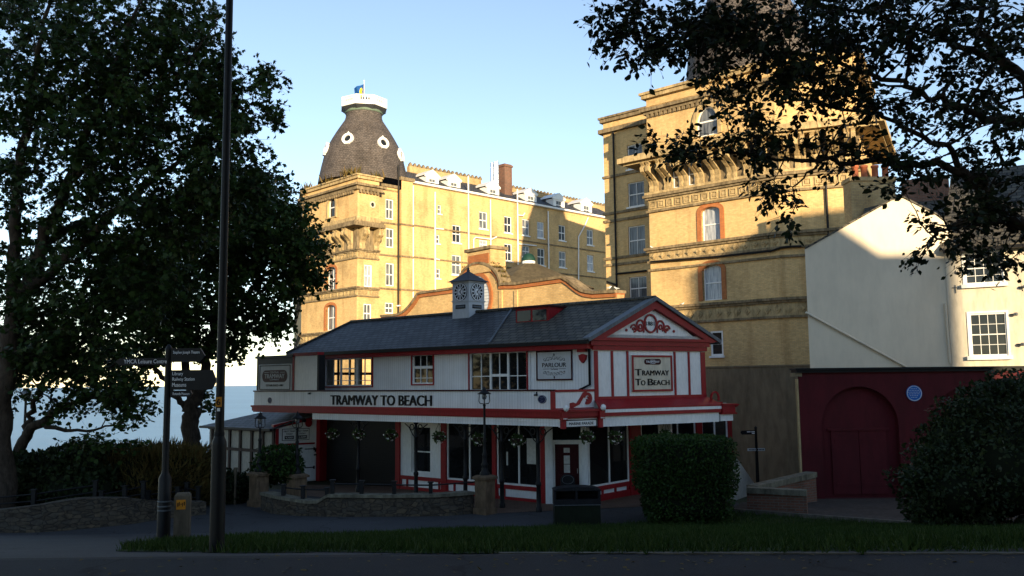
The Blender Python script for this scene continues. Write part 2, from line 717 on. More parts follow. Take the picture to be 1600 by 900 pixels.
def curtain(name, c, dark, k=14):
    t = NT(name)
    a = t.noise(t.uv(), k, 3, .6, (1, .08, 1))
    t.col(t.ramp(a, [(.35, dark), (.6, c)]))
    t.b.inputs['Roughness'].default_value = .12
    t.b.inputs['Specular IOR Level'].default_value = .6
    return t.m


M['glass_curtain'] = curtain('curtained_window_glass', (.42, .44, .47), (.17, .19, .22))
M['glass_blind'] = curtain('half_curtained_glass', (.16, .17, .18), (.035, .04, .045), 7)


def clear_glass():
    t = NT('clear_window_glass')
    out = t.t.nodes['Material Output']
    tr = t.n('ShaderNodeBsdfTransparent')
    gl = t.n('ShaderNodeBsdfGlossy', Roughness=.03)
    fr = t.n('ShaderNodeFresnel', IOR=1.5)
    mx = t.n('ShaderNodeMixShader')
    t.l(fr.outputs[0], mx.inputs[0]); t.l(tr.outputs[0], mx.inputs[1]); t.l(gl.outputs[0], mx.inputs[2])
    t.l(mx.outputs[0], out.inputs['Surface'])
    return t.m


M['glass_clear'] = clear_glass()


def ground_mat(name, c, s1=.25, s2=45, var=.25, rough=.9, crack=0):
    t = NT(name)
    p = t.pos()
    a = t.noise(p, s1, 8, .65)
    b = t.noise(p, s2, 4, .7)
    col = t.mix(t.ramp(a, [(.3, g(c, 1 - var)), (.7, g(c, 1 + var))]), t.ramp(b, [(.3, (.6, .6, .6)), (.65, (1.25, 1.25, 1.25))]), 1.0, 'MULTIPLY')
    if crack:
        v = t.n('ShaderNodeTexVoronoi', feature='DISTANCE_TO_EDGE', Scale=crack)
        w = t.n('ShaderNodeVectorMath', operation='ADD')
        nz = t.n('ShaderNodeTexNoise', Scale=1.5)
        t.l(p, nz.inputs['Vector']); t.l(p, w.inputs[0]); t.l(nz.outputs['Color'], w.inputs[1])
        t.l(w.outputs[0], v.inputs['Vector'])
        col = t.mix(col, t.ramp(v.outputs['Distance'], [(0, (.45, .45, .45)), (.008, (1, 1, 1))]), 1.0, 'MULTIPLY')
    t.col(col)
    t.b.inputs['Roughness'].default_value = rough
    t.b.inputs['Specular IOR Level'].default_value = .12
    t.bump(b, .6, .008)
    return t.m


M['asphalt'] = ground_mat('asphalt', (.028, .0285, .030), .3, 60, .3, .85, .22)
M['path'] = ground_mat('path_asphalt', (.06, .06, .062), .3, 40, .25, .85, .3)
M['terrain'] = ground_mat('terrain_soil', (.05, .052, .03), .2, 12, .4, 1)
M['turf'] = ground_mat('turf', (.03, .045, .015), 1.2, 25, .5, 1)
M['paving'] = brick('brown_paviours', (.16, .10, .07), (.12, .075, .055), (.07, .055, .045), .22, .11, .01, .35, .8, .3, streak=False)
M['kerb'] = paint('kerb_stone', (.14, .125, .10), .9, .3, 3, .4, .3, 8)


def rubble(name):
    t = NT(name)
    uv = t.uv()
    mp = t.n('ShaderNodeMapping'); mp.inputs['Scale'].default_value = (3.6, 9, 1)
    t.l(uv, mp.inputs['Vector'])
    v = t.n('ShaderNodeTexVoronoi', feature='F1', Scale=1.0, Randomness=.75)
    e = t.n('ShaderNodeTexVoronoi', feature='DISTANCE_TO_EDGE', Scale=1.0, Randomness=.75)
    t.l(mp.outputs[0], v.inputs['Vector']); t.l(mp.outputs[0], e.inputs['Vector'])
    h = t.n('ShaderNodeSeparateColor'); t.l(v.outputs['Color'], h.inputs[0])
    c = t.ramp(h.outputs[0], [(0, (.055, .042, .028)), (.4, (.09, .07, .046)), (.75, (.07, .06, .046)), (1, (.12, .09, .055))])
    a = t.noise(t.pos(), 9, 5, .7)
    c = t.mix(c, t.ramp(a, [(.3, (.55, .55, .55)), (.65, (1.1, 1.1, 1.1))]), 1.0, 'MULTIPLY')
    edge = t.ramp(e.outputs['Distance'], [(0, (.35, .35, .35)), (.09, (1, 1, 1))])
    t.col(t.mix(c, edge, 1.0, 'MULTIPLY'))
    t.b.inputs['Roughness'].default_value = .95
    t.bump(edge, .9, .03)
    return t.m


M['rubble'] = rubble('rubble_stone')


def leafmat(name, ca, cb, cc, rough=.45, trans=.12):
    t = NT(name)
    gm = t.n('ShaderNodeNewGeometry')
    c1 = t.ramp(gm.outputs['Random Per Island'], [(0, ca), (.5, cb), (1, cc)])
    a = t.noise(gm.outputs['Position'], .7, 3)
    t.col(t.mix(c1, t.ramp(a, [(.3, (.7, .75, .7)), (.7, (1.2, 1.15, 1.1))]), 1.0, 'MULTIPLY'))
    t.b.inputs['Roughness'].default_value = rough
    t.b.inputs['Specular IOR Level'].default_value = .12
    out = t.t.nodes['Material Output']
    tl = t.n('ShaderNodeBsdfTranslucent')
    t.l(c1, tl.inputs['Color'])
    mx = t.n('ShaderNodeMixShader'); mx.inputs[0].default_value = trans
    t.l(t.b.outputs[0], mx.inputs[1]); t.l(tl.outputs[0], mx.inputs[2])
    t.l(mx.outputs[0], out.inputs['Surface'])
    return t.m


M['leaf_syc'] = leafmat('sycamore_leaves', (.016, .034, .008), (.024, .048, .011), (.036, .06, .015))
M['leaf_mid'] = leafmat('maple_leaves', (.022, .045, .010), (.034, .066, .013), (.052, .08, .018))
M['leaf_right'] = leafmat('plum_leaves', (.009, .018, .007), (.015, .026, .010), (.026, .034, .013), .5, .06)
M['leaf_hedge'] = leafmat('privet_leaves', (.014, .034, .008), (.022, .05, .010), (.034, .066, .014))
M['leaf_bush'] = leafmat('laurel_leaves', (.012, .022, .008), (.02, .032, .011), (.03, .042, .015), .5)
M['leaf_straw'] = leafmat('tamarisk_fronds', (.12, .085, .028), (.15, .10, .032), (.08, .08, .025), .7)
M['leaf_basket'] = leafmat('basket_foliage', (.03, .06, .016), (.05, .09, .02), (.06, .10, .03))
M['petals'] = leafmat('white_petals', (.6, .58, .55), (.7, .68, .62), (.55, .35, .40), .7)
M['grass'] = leafmat('grass_blades', (.025, .05, .010), (.04, .075, .014), (.06, .09, .02), .6)
M['bark'] = paint('bark', (.06, .045, .033), .95, .4, 5, .5, .6, 14)
M['core'] = plain('painted_shade_core', (.012, .016, .008), 1)  # dark colour stands in for the shade inside leafy masses


def sea_mat():
    t = NT('sea_water')
    p = t.pos()
    a = t.noise(p, .004, 8, .6, (.25, 1, 1))
    t.col(t.ramp(a, [(.35, (.055, .15, .25)), (.65, (.075, .19, .30))]))
    t.b.inputs['Roughness'].default_value = .35
    t.b.inputs['IOR'].default_value = 1.33
    t.b.inputs['Specular IOR Level'].default_value = .22
    h = t.noise(p, .12, 6, .65, (.5, 1, 1))
    t.bump(h, .5, 1.2)
    return t.m


M['sea'] = sea_mat()
# ------------------------------------------------------------------ camera, light, world
cam_d = bpy.data.cameras.new('camera')
cam_d.sensor_width = 36
cam_d.lens = 36 * FPX / 1600
cam_d.clip_end = 90000
cam_d.clip_start = .05
cam = bpy.data.objects.new('camera', cam_d)
COL.objects.link(cam)
mw = Matrix((RGT, UP, -FWD)).transposed().to_4x4()
mw.translation = CAM
cam.matrix_world = mw
SC.camera = cam

SUN_AZ, SUN_EL = R(15), R(8.5)
SUNV = Vector((math.sin(SUN_AZ) * math.cos(SUN_EL), -math.cos(SUN_AZ) * math.cos(SUN_EL), math.sin(SUN_EL)))
ld = bpy.data.lights.new('sun', 'SUN')
ld.energy = 5.0
ld.angle = R(.5)
ld.color = (1.0, .785, .49)
sun = bpy.data.objects.new('sun', ld)
COL.objects.link(sun)
sun.rotation_euler = (-SUNV).to_track_quat('-Z', 'Y').to_euler()
sun.location = (30, -60, 40)

w = bpy.data.worlds.new('World')
SC.world = w
w.use_nodes = True
nt = w.node_tree
bg = nt.nodes['Background']
sk = nt.nodes.new('ShaderNodeTexSky')
sk.sky_type = 'NISHITA'
sk.sun_disc = False
sk.sun_elevation = SUN_EL
sk.sun_rotation = math.pi - SUN_AZ
sk.altitude = 60
sk.air_density = .88
sk.dust_density = .0
sk.ozone_density = 1.6
hs_n = nt.nodes.new('ShaderNodeHueSaturation')
hs_n.inputs['Saturation'].default_value = .93
tint = nt.nodes.new('ShaderNodeMix')
tint.data_type = 'RGBA'
tint.blend_type = 'MULTIPLY'
tint.inputs[0].default_value = 1
tint.inputs[7].default_value = (1.05, .985, .99, 1)
nt.links.new(sk.outputs[0], hs_n.inputs['Color'])
nt.links.new(hs_n.outputs[0], tint.inputs[6])
nt.links.new(tint.outputs[2], bg.inputs['Color'])
bg.inputs['Strength'].default_value = .15
SC.view_settings.view_transform = 'Standard'
SC.view_settings.look = 'None'
SC.view_settings.gamma = 1
SC.view_settings.exposure = 1.06
SC.view_settings.use_curve_mapping = False
SC.cycles.max_bounces = 8
SC.cycles.transparent_max_bounces = 12

# ------------------------------------------------------------------ ground, sea, road
def terrain_z(x, y):
    z = gz(x, y)
    if y > 24:
        # the lane right of the tram station falls away; the cliff on the left drops to the sea
        if x > 0:
            z -= .115 * max(0, min(y - 34, 30)) * min(1, max(0, (x - 3) / 3))
        # cliff edge line
        e = (y - (37.5 + .55 * (x + 13))) if x < -6.5 else -1
        if e > 0 and x < -6.5:
            k = min(1, (-6.5 - x) / 5)
            z -= min(60, 1.0 * e) * k
    if x < -7 and 24 < y:
        z -= 0.0
    return z


m = MB()
xs = np.concatenate([np.arange(-160, -40, 6), np.arange(-40, 45, 1.0), np.arange(45, 165, 6)])
ys = np.concatenate([np.arange(-80, -8, 6), np.arange(-8, 64, .8), np.arange(64, 170, 5)])
vs = [(x, y, terrain_z(x, y) - .03) for y in ys for x in xs]
nx = len(xs)
fs = [(j * nx + i, j * nx + i + 1, (j + 1) * nx + i + 1, (j + 1) * nx + i) for j in range(len(ys) - 1) for i in range(nx - 1)]
m.add(vs, fs)
tag(m.build('ground', M['terrain']), None, None, kind='structure')


def sheet(rows, lift, name, mt, thick=0.0, nsub=16):
    """sheet laid on the ground between polylines of picture points carried to the ground"""
    m = MB()
    pts = []
    for (x, y0, y1) in rows:
        a, b = ghit(x, y0), ghit(x, y1)
        col = []
        for k in range(nsub + 1):
            p = a.lerp(b, k / nsub)
            col.append(Vector((p.x, p.y, gz(p.x, p.y) + lift)))
        pts.append(col)
    n = nsub + 1
    V = [p for c in pts for p in c]
    F = [(i * n + k, (i + 1) * n + k, (i + 1) * n + k + 1, i * n + k + 1) for i in range(len(pts) - 1) for k in range(nsub)]
    m.add(V, F)
    o = m.build(name, mt)
    return o, pts


def world_sheet(x0, x1, y0, y1, lift, name, mt, step=.8):
    m = MB()
    xa = np.linspace(x0, x1, max(2, int((x1 - x0) / 4)))
    ya = sorted(set(np.linspace(y0, y1, int((y1 - y0) / step))) | ({Y1} if y0 < Y1 < y1 else set()) | ({Y2} if y0 < Y2 < y1 else set()))
    n = len(xa)
    m.add([(x, y, gz(x, y) + lift) for y in ya for x in xa], [(j * n + i, j * n + i + 1, (j + 1) * n + i + 1, (j + 1) * n + i) for j in range(len(ya) - 1) for i in range(n - 1)])
    return m.build(name, mt)


tag(world_sheet(-45, 60, -30, 9.2, .004, 'road', M['asphalt']), None, None, kind='structure')
tag(world_sheet(-45, 7.0, 9.2, 33.6, .006, 'path', M['path']), None, None, kind='structure')

# grass verge between the road and the path
verge_rows = [(182, 863, 862), (200, 864, 855), (240, 864, 850), (280, 864, 846), (340, 864.5, 842), (450, 865, 838.5), (560, 865, 836),
              (700, 865.5, 830), (800, 866, 826), (860, 866, 823), (930, 866, 820), (1000, 866, 816.5), (1040, 866, 813), (1080, 866, 806), (1130, 866, 802),
              (1145, 866, 801.5), (1290, 866, 813), (1440, 865, 824), (1520, 865, 826), (1600, 864, 826), (1700, 864, 826), (1900, 862, 826)]
_vx = [r[0] for r in verge_rows]
_fine = sorted(set(_vx) | set(range(190, 1890, 17)))
verge_rows = [(x, float(np.interp(x, _vx, [r[1] for r in verge_rows])) + (random.gauss(0, .55) if x > 200 else 0) + .7 * math.sin(x * .021), float(np.interp(x, _vx, [r[2] for r in verge_rows])) + random.gauss(0, .35)) for x in _fine]
go, verge_pts = sheet(verge_rows, .014, 'turf_base', M['turf'])
tag(go, None, None, kind='structure')

# brown paving under the canopy and the lane by the red wall
m = MB()


def gpoly(pts, lift):
    return [Vector((p.x, p.y, p.z + lift)) for p in (ghit(*q) for q in pts)]


m.poly(gpoly([(480, 775), (640, 793), (770, 803), (870, 798), (1060, 790), (1060, 768), (480, 758)], .016))
tag(m.build('pavement', M['paving']), None, None, kind='structure')
m = MB()
m.poly(gpoly([(1136, 799.5), (1290, 810.5), (1440, 821), (1640, 824), (1640, 771), (1268, 771), (1262, 790), (1160, 785)], .012))
tag(m.build('lane', M['moss_paving']), None, None, kind='structure')
# kerb along the back of the grass
m = MB()
kp = [ghit(x, y) for x, y in ((1130, 800), (1145, 799.8), (1290, 811), (1440, 822), (1520, 824.5), (1620, 825))]
ribbon(m, [Vector((p.x, p.y, 0)) for p in kp], -.06, .06, [p.z - .05 for p in kp], [p.z + .1 for p in kp])
tag(m.build('kerb', M['kerb']), None, None, kind='structure')
# thin stone edging between the grass and the road
m = MB()
kp = [ghit(x, 866) for x in (780, 900, 1050, 1200, 1350, 1500, 1700, 1900)]
ribbon(m, [Vector((p.x, p.y, 0)) for p in kp], -.03, .03, [p.z - .05 for p in kp], [p.z + .018 for p in kp])
tag(m.build('edging_kerb', M['kerb']), None, None, kind='structure')

m = MB()
m.poly([(-45000, 45, -48), (45000, 45, -48), (45000, 60000, -48), (-45000, 60000, -48)])
tag(m.build('sea', M['sea']), None, None, kind='structure')

# ------------------------------------------------------------------ scattering of leaf-sized faces
LEAF = {
    'palm': np.array([(0, 0, 0), (.20, .10, .02), (.50, .18, -.03), (.26, .42, .05), (.34, .80, -.04), (.10, .66, .05), (0, 1.0, -.06), (-.10, .66, .05), (-.34, .80, -.04), (-.26, .42, .05), (-.50, .18, -.03), (-.20, .10, .02)]),
    'tri': np.array([(0, 0, 0), (.42, .30, .03), (.30, .72, -.05), (0, 1, -.08), (-.30, .72, -.05), (-.42, .30, .03)]),
    'oval': np.array([(0, 0, 0), (.22, .25, .04), (.27, .55, .02), (0, 1, -.10), (-.27, .55, .02), (-.22, .25, .04)]),
    'blade': np.array([(-.5, 0, 0), (.5, 0, 0), (.32, .55, .10), (0, 1, .30), (-.32, .55, .10)]),
}


def leaf_mesh(name, P, D, Nn, size, kind, mt, wid=1.0, parent=None, loc=(0, 0, 0), extra=None):
    """P positions, D tip directions, Nn approximate normals, size lengths"""
    n = len(P)
    T = LEAF[kind]
    k = len(T)
    D = D / np.maximum(1e-9, np.linalg.norm(D, axis=1))[:, None]
    X = np.cross(D, Nn)
    X /= np.maximum(1e-9, np.linalg.norm(X, axis=1))[:, None]
    Z = np.cross(X, D)
    s = size[:, None, None]
    V = P[:, None, :] + s * (T[None, :, 0:1] * wid * X[:, None, :] + T[None, :, 1:2] * D[:, None, :] + T[None, :, 2:3] * Z[:, None, :])
    org = np.array(wloc(parent)) if parent is not None else np.array(loc)
    V = (V - org).reshape(-1, 3)
    nf, nl = n, n * k
    ev, ef = (extra.v, extra.f) if extra is not None else ([], [])
    me = bpy.data.meshes.new(name)
    allv = V if not ev else np.concatenate([V, np.array(ev) - org])
    me.vertices.add(len(allv))
    me.vertices.foreach_set('co', allv.astype(np.float32).ravel())
    el = [i + len(V) for f in ef for i in f]
    et = [len(f) for f in ef]
    me.loops.add(nl + len(el))
    me.loops.foreach_set('vertex_index', np.concatenate([np.arange(nl), np.array(el, dtype=np.int64)]).astype(np.int32))
    me.polygons.add(nf + len(et))
    tot = np.concatenate([np.full(nf, k), np.array(et, dtype=np.int64)]).astype(np.int32)
    me.polygons.foreach_set('loop_start', np.concatenate([[0], np.cumsum(tot)[:-1]]).astype(np.int32))
    me.polygons.foreach_set('loop_total', tot)
    me.update(calc_edges=True)
    me.materials.append(mt)
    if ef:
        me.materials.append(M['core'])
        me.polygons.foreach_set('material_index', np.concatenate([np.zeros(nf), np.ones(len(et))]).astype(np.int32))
    o = bpy.data.objects.new(name, me)
    COL.objects.link(o)
    if parent is not None:
        o.parent = parent
    else:
        o.location = loc
    return o


def unit(n):
    v = RNG.normal(size=(n, 3))
    return v / np.linalg.norm(v, axis=1)[:, None]


# grass blades over the verge, denser and bigger than life only in number, not in size
GP, GS = [], []
for i in range(len(verge_pts) - 1):
    A, B = verge_pts[i], verge_pts[i + 1]
    for k in range(len(A) - 1):
        q = [A[k], B[k], B[k + 1], A[k + 1]]
        ar = ((q[1] - q[0]).cross(q[3] - q[0])).length
        n = int(min(900, ar * 340 + random.random()))
        if q[0].x > 14 or n < 1:
            n = int(min(60, ar * 20))
        u, v = RNG.random(n), RNG.random(n)
        Q = [np.array(p) for p in q]
        P = (1 - u)[:, None] * ((1 - v)[:, None] * Q[0] + v[:, None] * Q[3]) + u[:, None] * ((1 - v)[:, None] * Q[1] + v[:, None] * Q[2])
        GP.append(P)
GP = np.concatenate(GP)
clump = .5 + .5 * np.sin(GP[:, 0] * 2.1 + 1.3 * np.sin(GP[:, 1] * 1.7)) * np.sin(GP[:, 1] * 1.3 + GP[:, 0] * .6)
GS = (.035 + .05 * RNG.random(len(GP)) + .05 * clump * RNG.random(len(GP)))
D = np.stack([RNG.normal(size=len(GP)) * .45, RNG.normal(size=len(GP)) * .45, np.ones(len(GP))], 1)
GP[:, 2] -= .015
tag(leaf_mesh('grass', GP, D, unit(len(GP)), GS * 1.5, 'blade', M['grass'], wid=.14), 'short green grass growing on the verge beside the road', 'grass', kind='stuff')
# fallen leaves and scraps on the asphalt
fl = []
for _ in range(170):
    p = ghit(random.uniform(60, 1580), random.choice([random.uniform(866, 880), random.uniform(866, 898)]))
    if p.y < 9.1:
        fl.append((p.x, p.y, p.z + .012))
fl = np.array(fl)
d = unit(len(fl)); d[:, 2] *= .1
up = np.tile([0, 0, 1.0], (len(fl), 1)) + unit(len(fl)) * .3
tag(leaf_mesh('fallen_leaves', fl, d, up, .03 + .04 * RNG.random(len(fl)), 'oval', M['leaf_straw']), 'small dry leaves scattered on the dark road', 'leaves', kind='stuff')
# ------------------------------------------------------------------ the tramway building
C0 = at2(928, 590, 27.7)
tL = Vector((1650, -1400, 0)).normalized()   # along the long side, towards the right (near) end
tG = Vector((2243, 1400, 0)).normalized()    # along the gable front, towards the right
L = Fr(C0, tL)
G = Fr(C0, tG)
OC = 1.65   # canopy projection
tram = thing('tramway_station', 'white and red painted two storey tramway building with slate roof and clock turret', 'building', (C0.x, C0.y, ZB))


def P(mb, name, mt, parent=None):
    return mb.build(name, M[mt] if isinstance(mt, str) else mt, parent or tram)


zband0, zband1 = L.z(700, 637.5, OC), L.z(700, 611.5, OC)
zcor0, zcor1 = L.z(700, 650.5, OC), zband0
zfas0 = L.z(700, 661.5, OC)
zeave = L.z(690, 541, .35)
uGr = G.u(1102, 580)
apex_u, apex_z = G.at(1019, 467)
zflat = zband0 + .02
ZUP = zband0 - .05          # bottom of upper storey walls
# plan of roof
eA = G.pt(-.30, .18, zeave)                       # front eave at the gable
uLe = L.u(447, 552, .35)
apexP = G.pt(apex_u, .18, apex_z)
oRidge = (G.pt(apex_u, 0, 0) - C0).dot(L.n)
oBack = 2 * oRidge - .35
eB = Vector((G.pt(2 * apex_u + .30, .18, zeave)))
uRi = L.u(548, 512, oRidge)
zr = apex_z
rdgL = L.pt(uRi, oRidge, zr)
uBackR = (eB - C0).dot(L.t)
uFr = (eA - C0).dot(L.t)
eA = L.pt(uFr, .35, zeave)
eB = L.pt(uBackR, oBack, zeave)
hF, hB = L.pt(uLe, .35, zeave), L.pt(uLe, oBack, zeave)
m = MB()
# a worn patch at the gable end is a separate roof slope panel
q = .815
mid_e, mid_r = hF.lerp(eA, .735), rdgL.lerp(apexP, .60)
m.slab([hF, mid_e, mid_r, rdgL], .07)
m.slab([hB, hF, rdgL], .07)
m.slab([eB, hB, rdgL, apexP], .07)
roof = P(m, 'roof', 'slate')
m = MB()
m.slab([mid_e, eA, apexP, mid_r], .07)
P(m, 'roof_slope', 'slate_worn', roof)
m = MB()
m.tube([mid_e + Vector((0, 0, .03)), mid_r + Vector((0, 0, .03))], .035)
P(m, 'valley_line', 'lead', roof)
m = MB()
m.tube([rdgL + Vector((0, 0, .03)), apexP + Vector((0, 0, .03))], .07)
m.tube([hF + Vector((0, 0, .03)), rdgL + Vector((0, 0, .03))], .05)
P(m, 'ridge_tiles', 'slate_worn', roof)
# lead covered verge
m = MB()
for a in (eA, eB):
    d = (apexP - a)
    m.slab([a + Vector((0, 0, .06)) + G.n * .06, apexP + Vector((0, 0, .06)) + G.n * .06, apexP + Vector((0, 0, .06)) - G.n * .33, a + Vector((0, 0, .06)) - G.n * .33], .12)
P(m, 'verge', 'lead', roof)

# gutter and red eaves board
m = MB()
m.fb(L, uLe + .1, uFr - .02, .30, .42, zeave - .13, zeave - .02)
P(m, 'gutter', 'black')
m = MB()
m.fb(L, uLe + .4, -.02, .004, .29, zeave - .28, zeave - .06)
P(m, 'eaves_board', 'red')
zwt = zeave - .06
# upper long wall with real openings
W1 = L.box(507, 582, 559.5, 603.5)
W2 = L.box(644.5, 677, 553.5, 600)
W3 = L.box(734, 823.5, 549.5, 611)
uWl = L.u(455, 590)
m = MB()
wall(m, L, uWl, 0, ZUP, zwt, [W1, W2, W3], depth=.14, back=True)
P(m, 'upper_wall', 'boards')
# back wall: window W1 looks right through the room to a back window
oB2 = 2 * oRidge
GB0 = G.pt(uGr, -.02, 0) + Vector((.10, .995, 0)) * 2.6
Lf = frame2(L.pt(uWl, oB2, 0), L.pt(uWl, -.003, 0))
zq0_, zq1_ = ZUP + .25, zwt - .12
m = MB()
m.fb(L, uWl, (GB0 - C0).dot(L.t), oB2 - .1, oB2, ZB, zwt)
P(m, 'rear_wall', 'white')
m = MB()
wall(m, Lf, 0, Lf.len, ZUP, zwt, [(.25, Lf.len - .5, zq0_, zq1_)], depth=.1, back=True)
P(m, 'end_wall', 'white')
m = MB()
nb = 6
for i in range(nb + 1):
    u = .25 + (Lf.len - .75) * i / nb
    m.fb(Lf, u - .045, u + .045, -.08, -.02, zq0_, zq1_)
zq = zq0_ + (zq1_ - zq0_) * .62
m.fb(Lf, .25, Lf.len - .5, -.075, -.025, zq - .06, zq + .06)
P(m, 'end_window', 'timber_dark')
# partition so that only that room is see-through
m = MB()
uP = L.u(592, 580, 0)
m.fb(L, uP + .0, uP + .1, oB2 + .01, -.16, ZUP + .02, zwt)
P(m, 'partition', 'ceiling')


def casing(name, bx, mt, wd, o0, o1, parent=None, fr=L):
    m = MB()
    a, b, c, d = bx
    m.fb(fr, a - wd, a, o0, o1, c - wd, d + wd)
    m.fb(fr, b, b + wd, o0, o1, c - wd, d + wd)
    m.fb(fr, a, b, o0, o1, d, d + wd)
    m.fb(fr, a, b, o0, o1, c - wd, c)
    return P(m, name, mt, parent)


def casement(bx, lights, mpane, o=-.03, open_rail=None, curtains=False):
    """window of side by side lights; lights: list of (fraction, nu, nz list)"""
    a, b, c, d = bx
    m = MB()
    fw, th = .055, .06
    m.fb(L, a, a + fw, o - th, o, c, d); m.fb(L, b - fw, b, o - th, o, c, d)
    m.fb(L, a + fw, b - fw, o - th, o, c, c + fw); m.fb(L, a + fw, b - fw, o - th, o, d - fw, d)
    x = a + fw
    W = b - a - 2 * fw
    for (f, nu, zl) in lights:
        x1 = x + W * f
        if x1 < b - fw - .01:
            m.fb(L, x1 - .04, x1 + .04, o - th + .004, o + .006, c + fw, d - fw)
        for i in range(1, nu):
            u = x + (x1 - x) * i / nu
            m.fb(L, u - .016, u + .016, o - th + .01, o - .012, c + fw, d - fw)
        for zf, hw in zl:
            z = c + (d - c) * zf
            m.fb(L, x + .04 * (x > a + fw + .01), x1 - .04 * (x1 < b - fw - .01), o - th + .012, o - .008, z - hw, z + hw)
        x = x1
    wo = P(m, 'window', 'white')
    p = MB()
    p.poly([L.pt(a, o - .04, c), L.pt(b, o - .04, c), L.pt(b, o - .04, d), L.pt(a, o - .04, d)])
    P(p, 'pane', mpane, wo)
    return wo


casement(W1, [(.33, 2, [(.2, .014)]), (.35, 2, [(.2, .014), (.62, .02)]), (.32, 2, [(.2, .014)])], 'glass_clear')
casement(W2, [(1, 3, [(.56, .05), (.2, .014)])], 'glass_shop')
casement(W3, [(.36, 2, [(.38, .014)]), (.32, 2, [(.40, .045)]), (.32, 2, [(.38, .014)])], 'glass_shop')
for bx in (W1, W2, W3):
    casing('window_casing', bx, 'red', .05, .003, .035)
for k, (px0, px1) in enumerate(((509, 520), (554, 562))):
    m = MB()
    u0, u1 = L.u(px0, 580, -.25), L.u(px1, 580, -.25)
    for i in range(5):
        x = u0 + (u1 - u0) * i / 5
        m.fb(L, x, x + (u1 - u0) / 4.9, -.27 + .012 * (i % 2), -.24 + .012 * (i % 2), W1[2], W1[3])
    P(m, 'curtain', 'paper')

# PARLOUR sign
B = L.box(839, 895.5, 547.5, 594.5)
m = MB(); m.fb(L, B[0], B[1], .004, .03, B[2], B[3])
s1 = P(m, 'sign_board', 'grey_paint')
casing('sign_frame', (B[0] + .05, B[1] - .05, B[2] + .05, B[3] - .05), 'sign_brown', .05, .031, .05, s1)
uc, zc = (B[0] + B[1]) / 2, (B[2] + B[3]) / 2
W = B[1] - B[0]; H = B[3] - B[2]
text('PARLOUR', L, uc, zc + .015, w=W * .66, h=H * .145, o=.032, th=.006, mat=M['sign_black'], parent=s1, bold=.012)
text('Tea Rooms', L, uc, zc - H * .115, w=W * .2, h=H * .05, o=.032, th=.006, mat=M['sign_black'], parent=s1)
m = MB()
for sg in (-1, 1):
    m.fb(L, uc + sg * W * .22 - W * .1, uc + sg * W * .22 + W * .1, .032, .036, zc - H * .12, zc - H * .108)
for sz in (1, -1):
    z0 = zc + (H * .17 if sz > 0 else -H * .21)
    for i in range(-3, 4):
        k = 1 - abs(i) / 4.2
        r = H * (.045 + .02 * (i % 2 == 0))
        m.ring(L, uc + i * W * .088, z0 + sz * k * H * .09, r, r, .009, .032, .036, 0 if i % 2 else 40, 360 if i % 2 else 330, 14)
        m.ring(L, uc + i * W * .088 + W * .02, z0 + sz * (k * H * .09 - H * .03), r * .5, r * .5, .008, .032, .036, 0, 360, 10)
        m.disc(L, uc + i * W * .088 - W * .03, z0 + sz * (k * H * .14), .012, .012, .032, .036, 6)
    zt = z0 + sz * H * .19
    m.prism(L, [(uc - .03, zt), (uc, zt - .05), (uc + .03, zt), (uc, zt + .05)], .032, .036)
P(m, 'ornament', 'sign_black', s1)

# red alarm boxes and the black rain pipe near the corner
B = L.box(905, 918, 539, 550)
m = MB(); m.fb(L, B[0], B[1], .003, .14, B[2], B[3])
P(m, 'alarm_box', 'red')
B = L.box(906.5, 918, 553, 567.5)
m = MB()
uc, zc, ww, hh = (B[0] + B[1]) / 2, (B[2] + B[3]) / 2, (B[1] - B[0]) / 2, (B[3] - B[2]) / 2
m.prism(L, [(uc - ww, zc + hh * .7), (uc - ww * .8, zc - hh * .2), (uc, zc - hh), (uc + ww * .8, zc - hh * .2), (uc + ww, zc + hh * .7), (uc, zc + hh)], .003, .1)
P(m, 'alarm_bell', 'red')
m = MB()
ua = L.u(921, 560, .08); ub = L.u(906, 609, .08)
m.tube([L.pt(ua, .25, zeave - .1), L.pt(ua, .09, zeave - .3), L.pt(ua, .09, L.z(921, 601, .09)), L.pt(ub, .09, L.z(906, 609, .09))], .04)
P(m, 'rain_pipe', 'black')
# a vertical cable with clips
m = MB()
uc = L.u(829, 580, .01)
m.fb(L, uc - .008, uc + .008, .003, .02, zband1, zwt - .2)
P(m, 'cable', 'grey_paint')

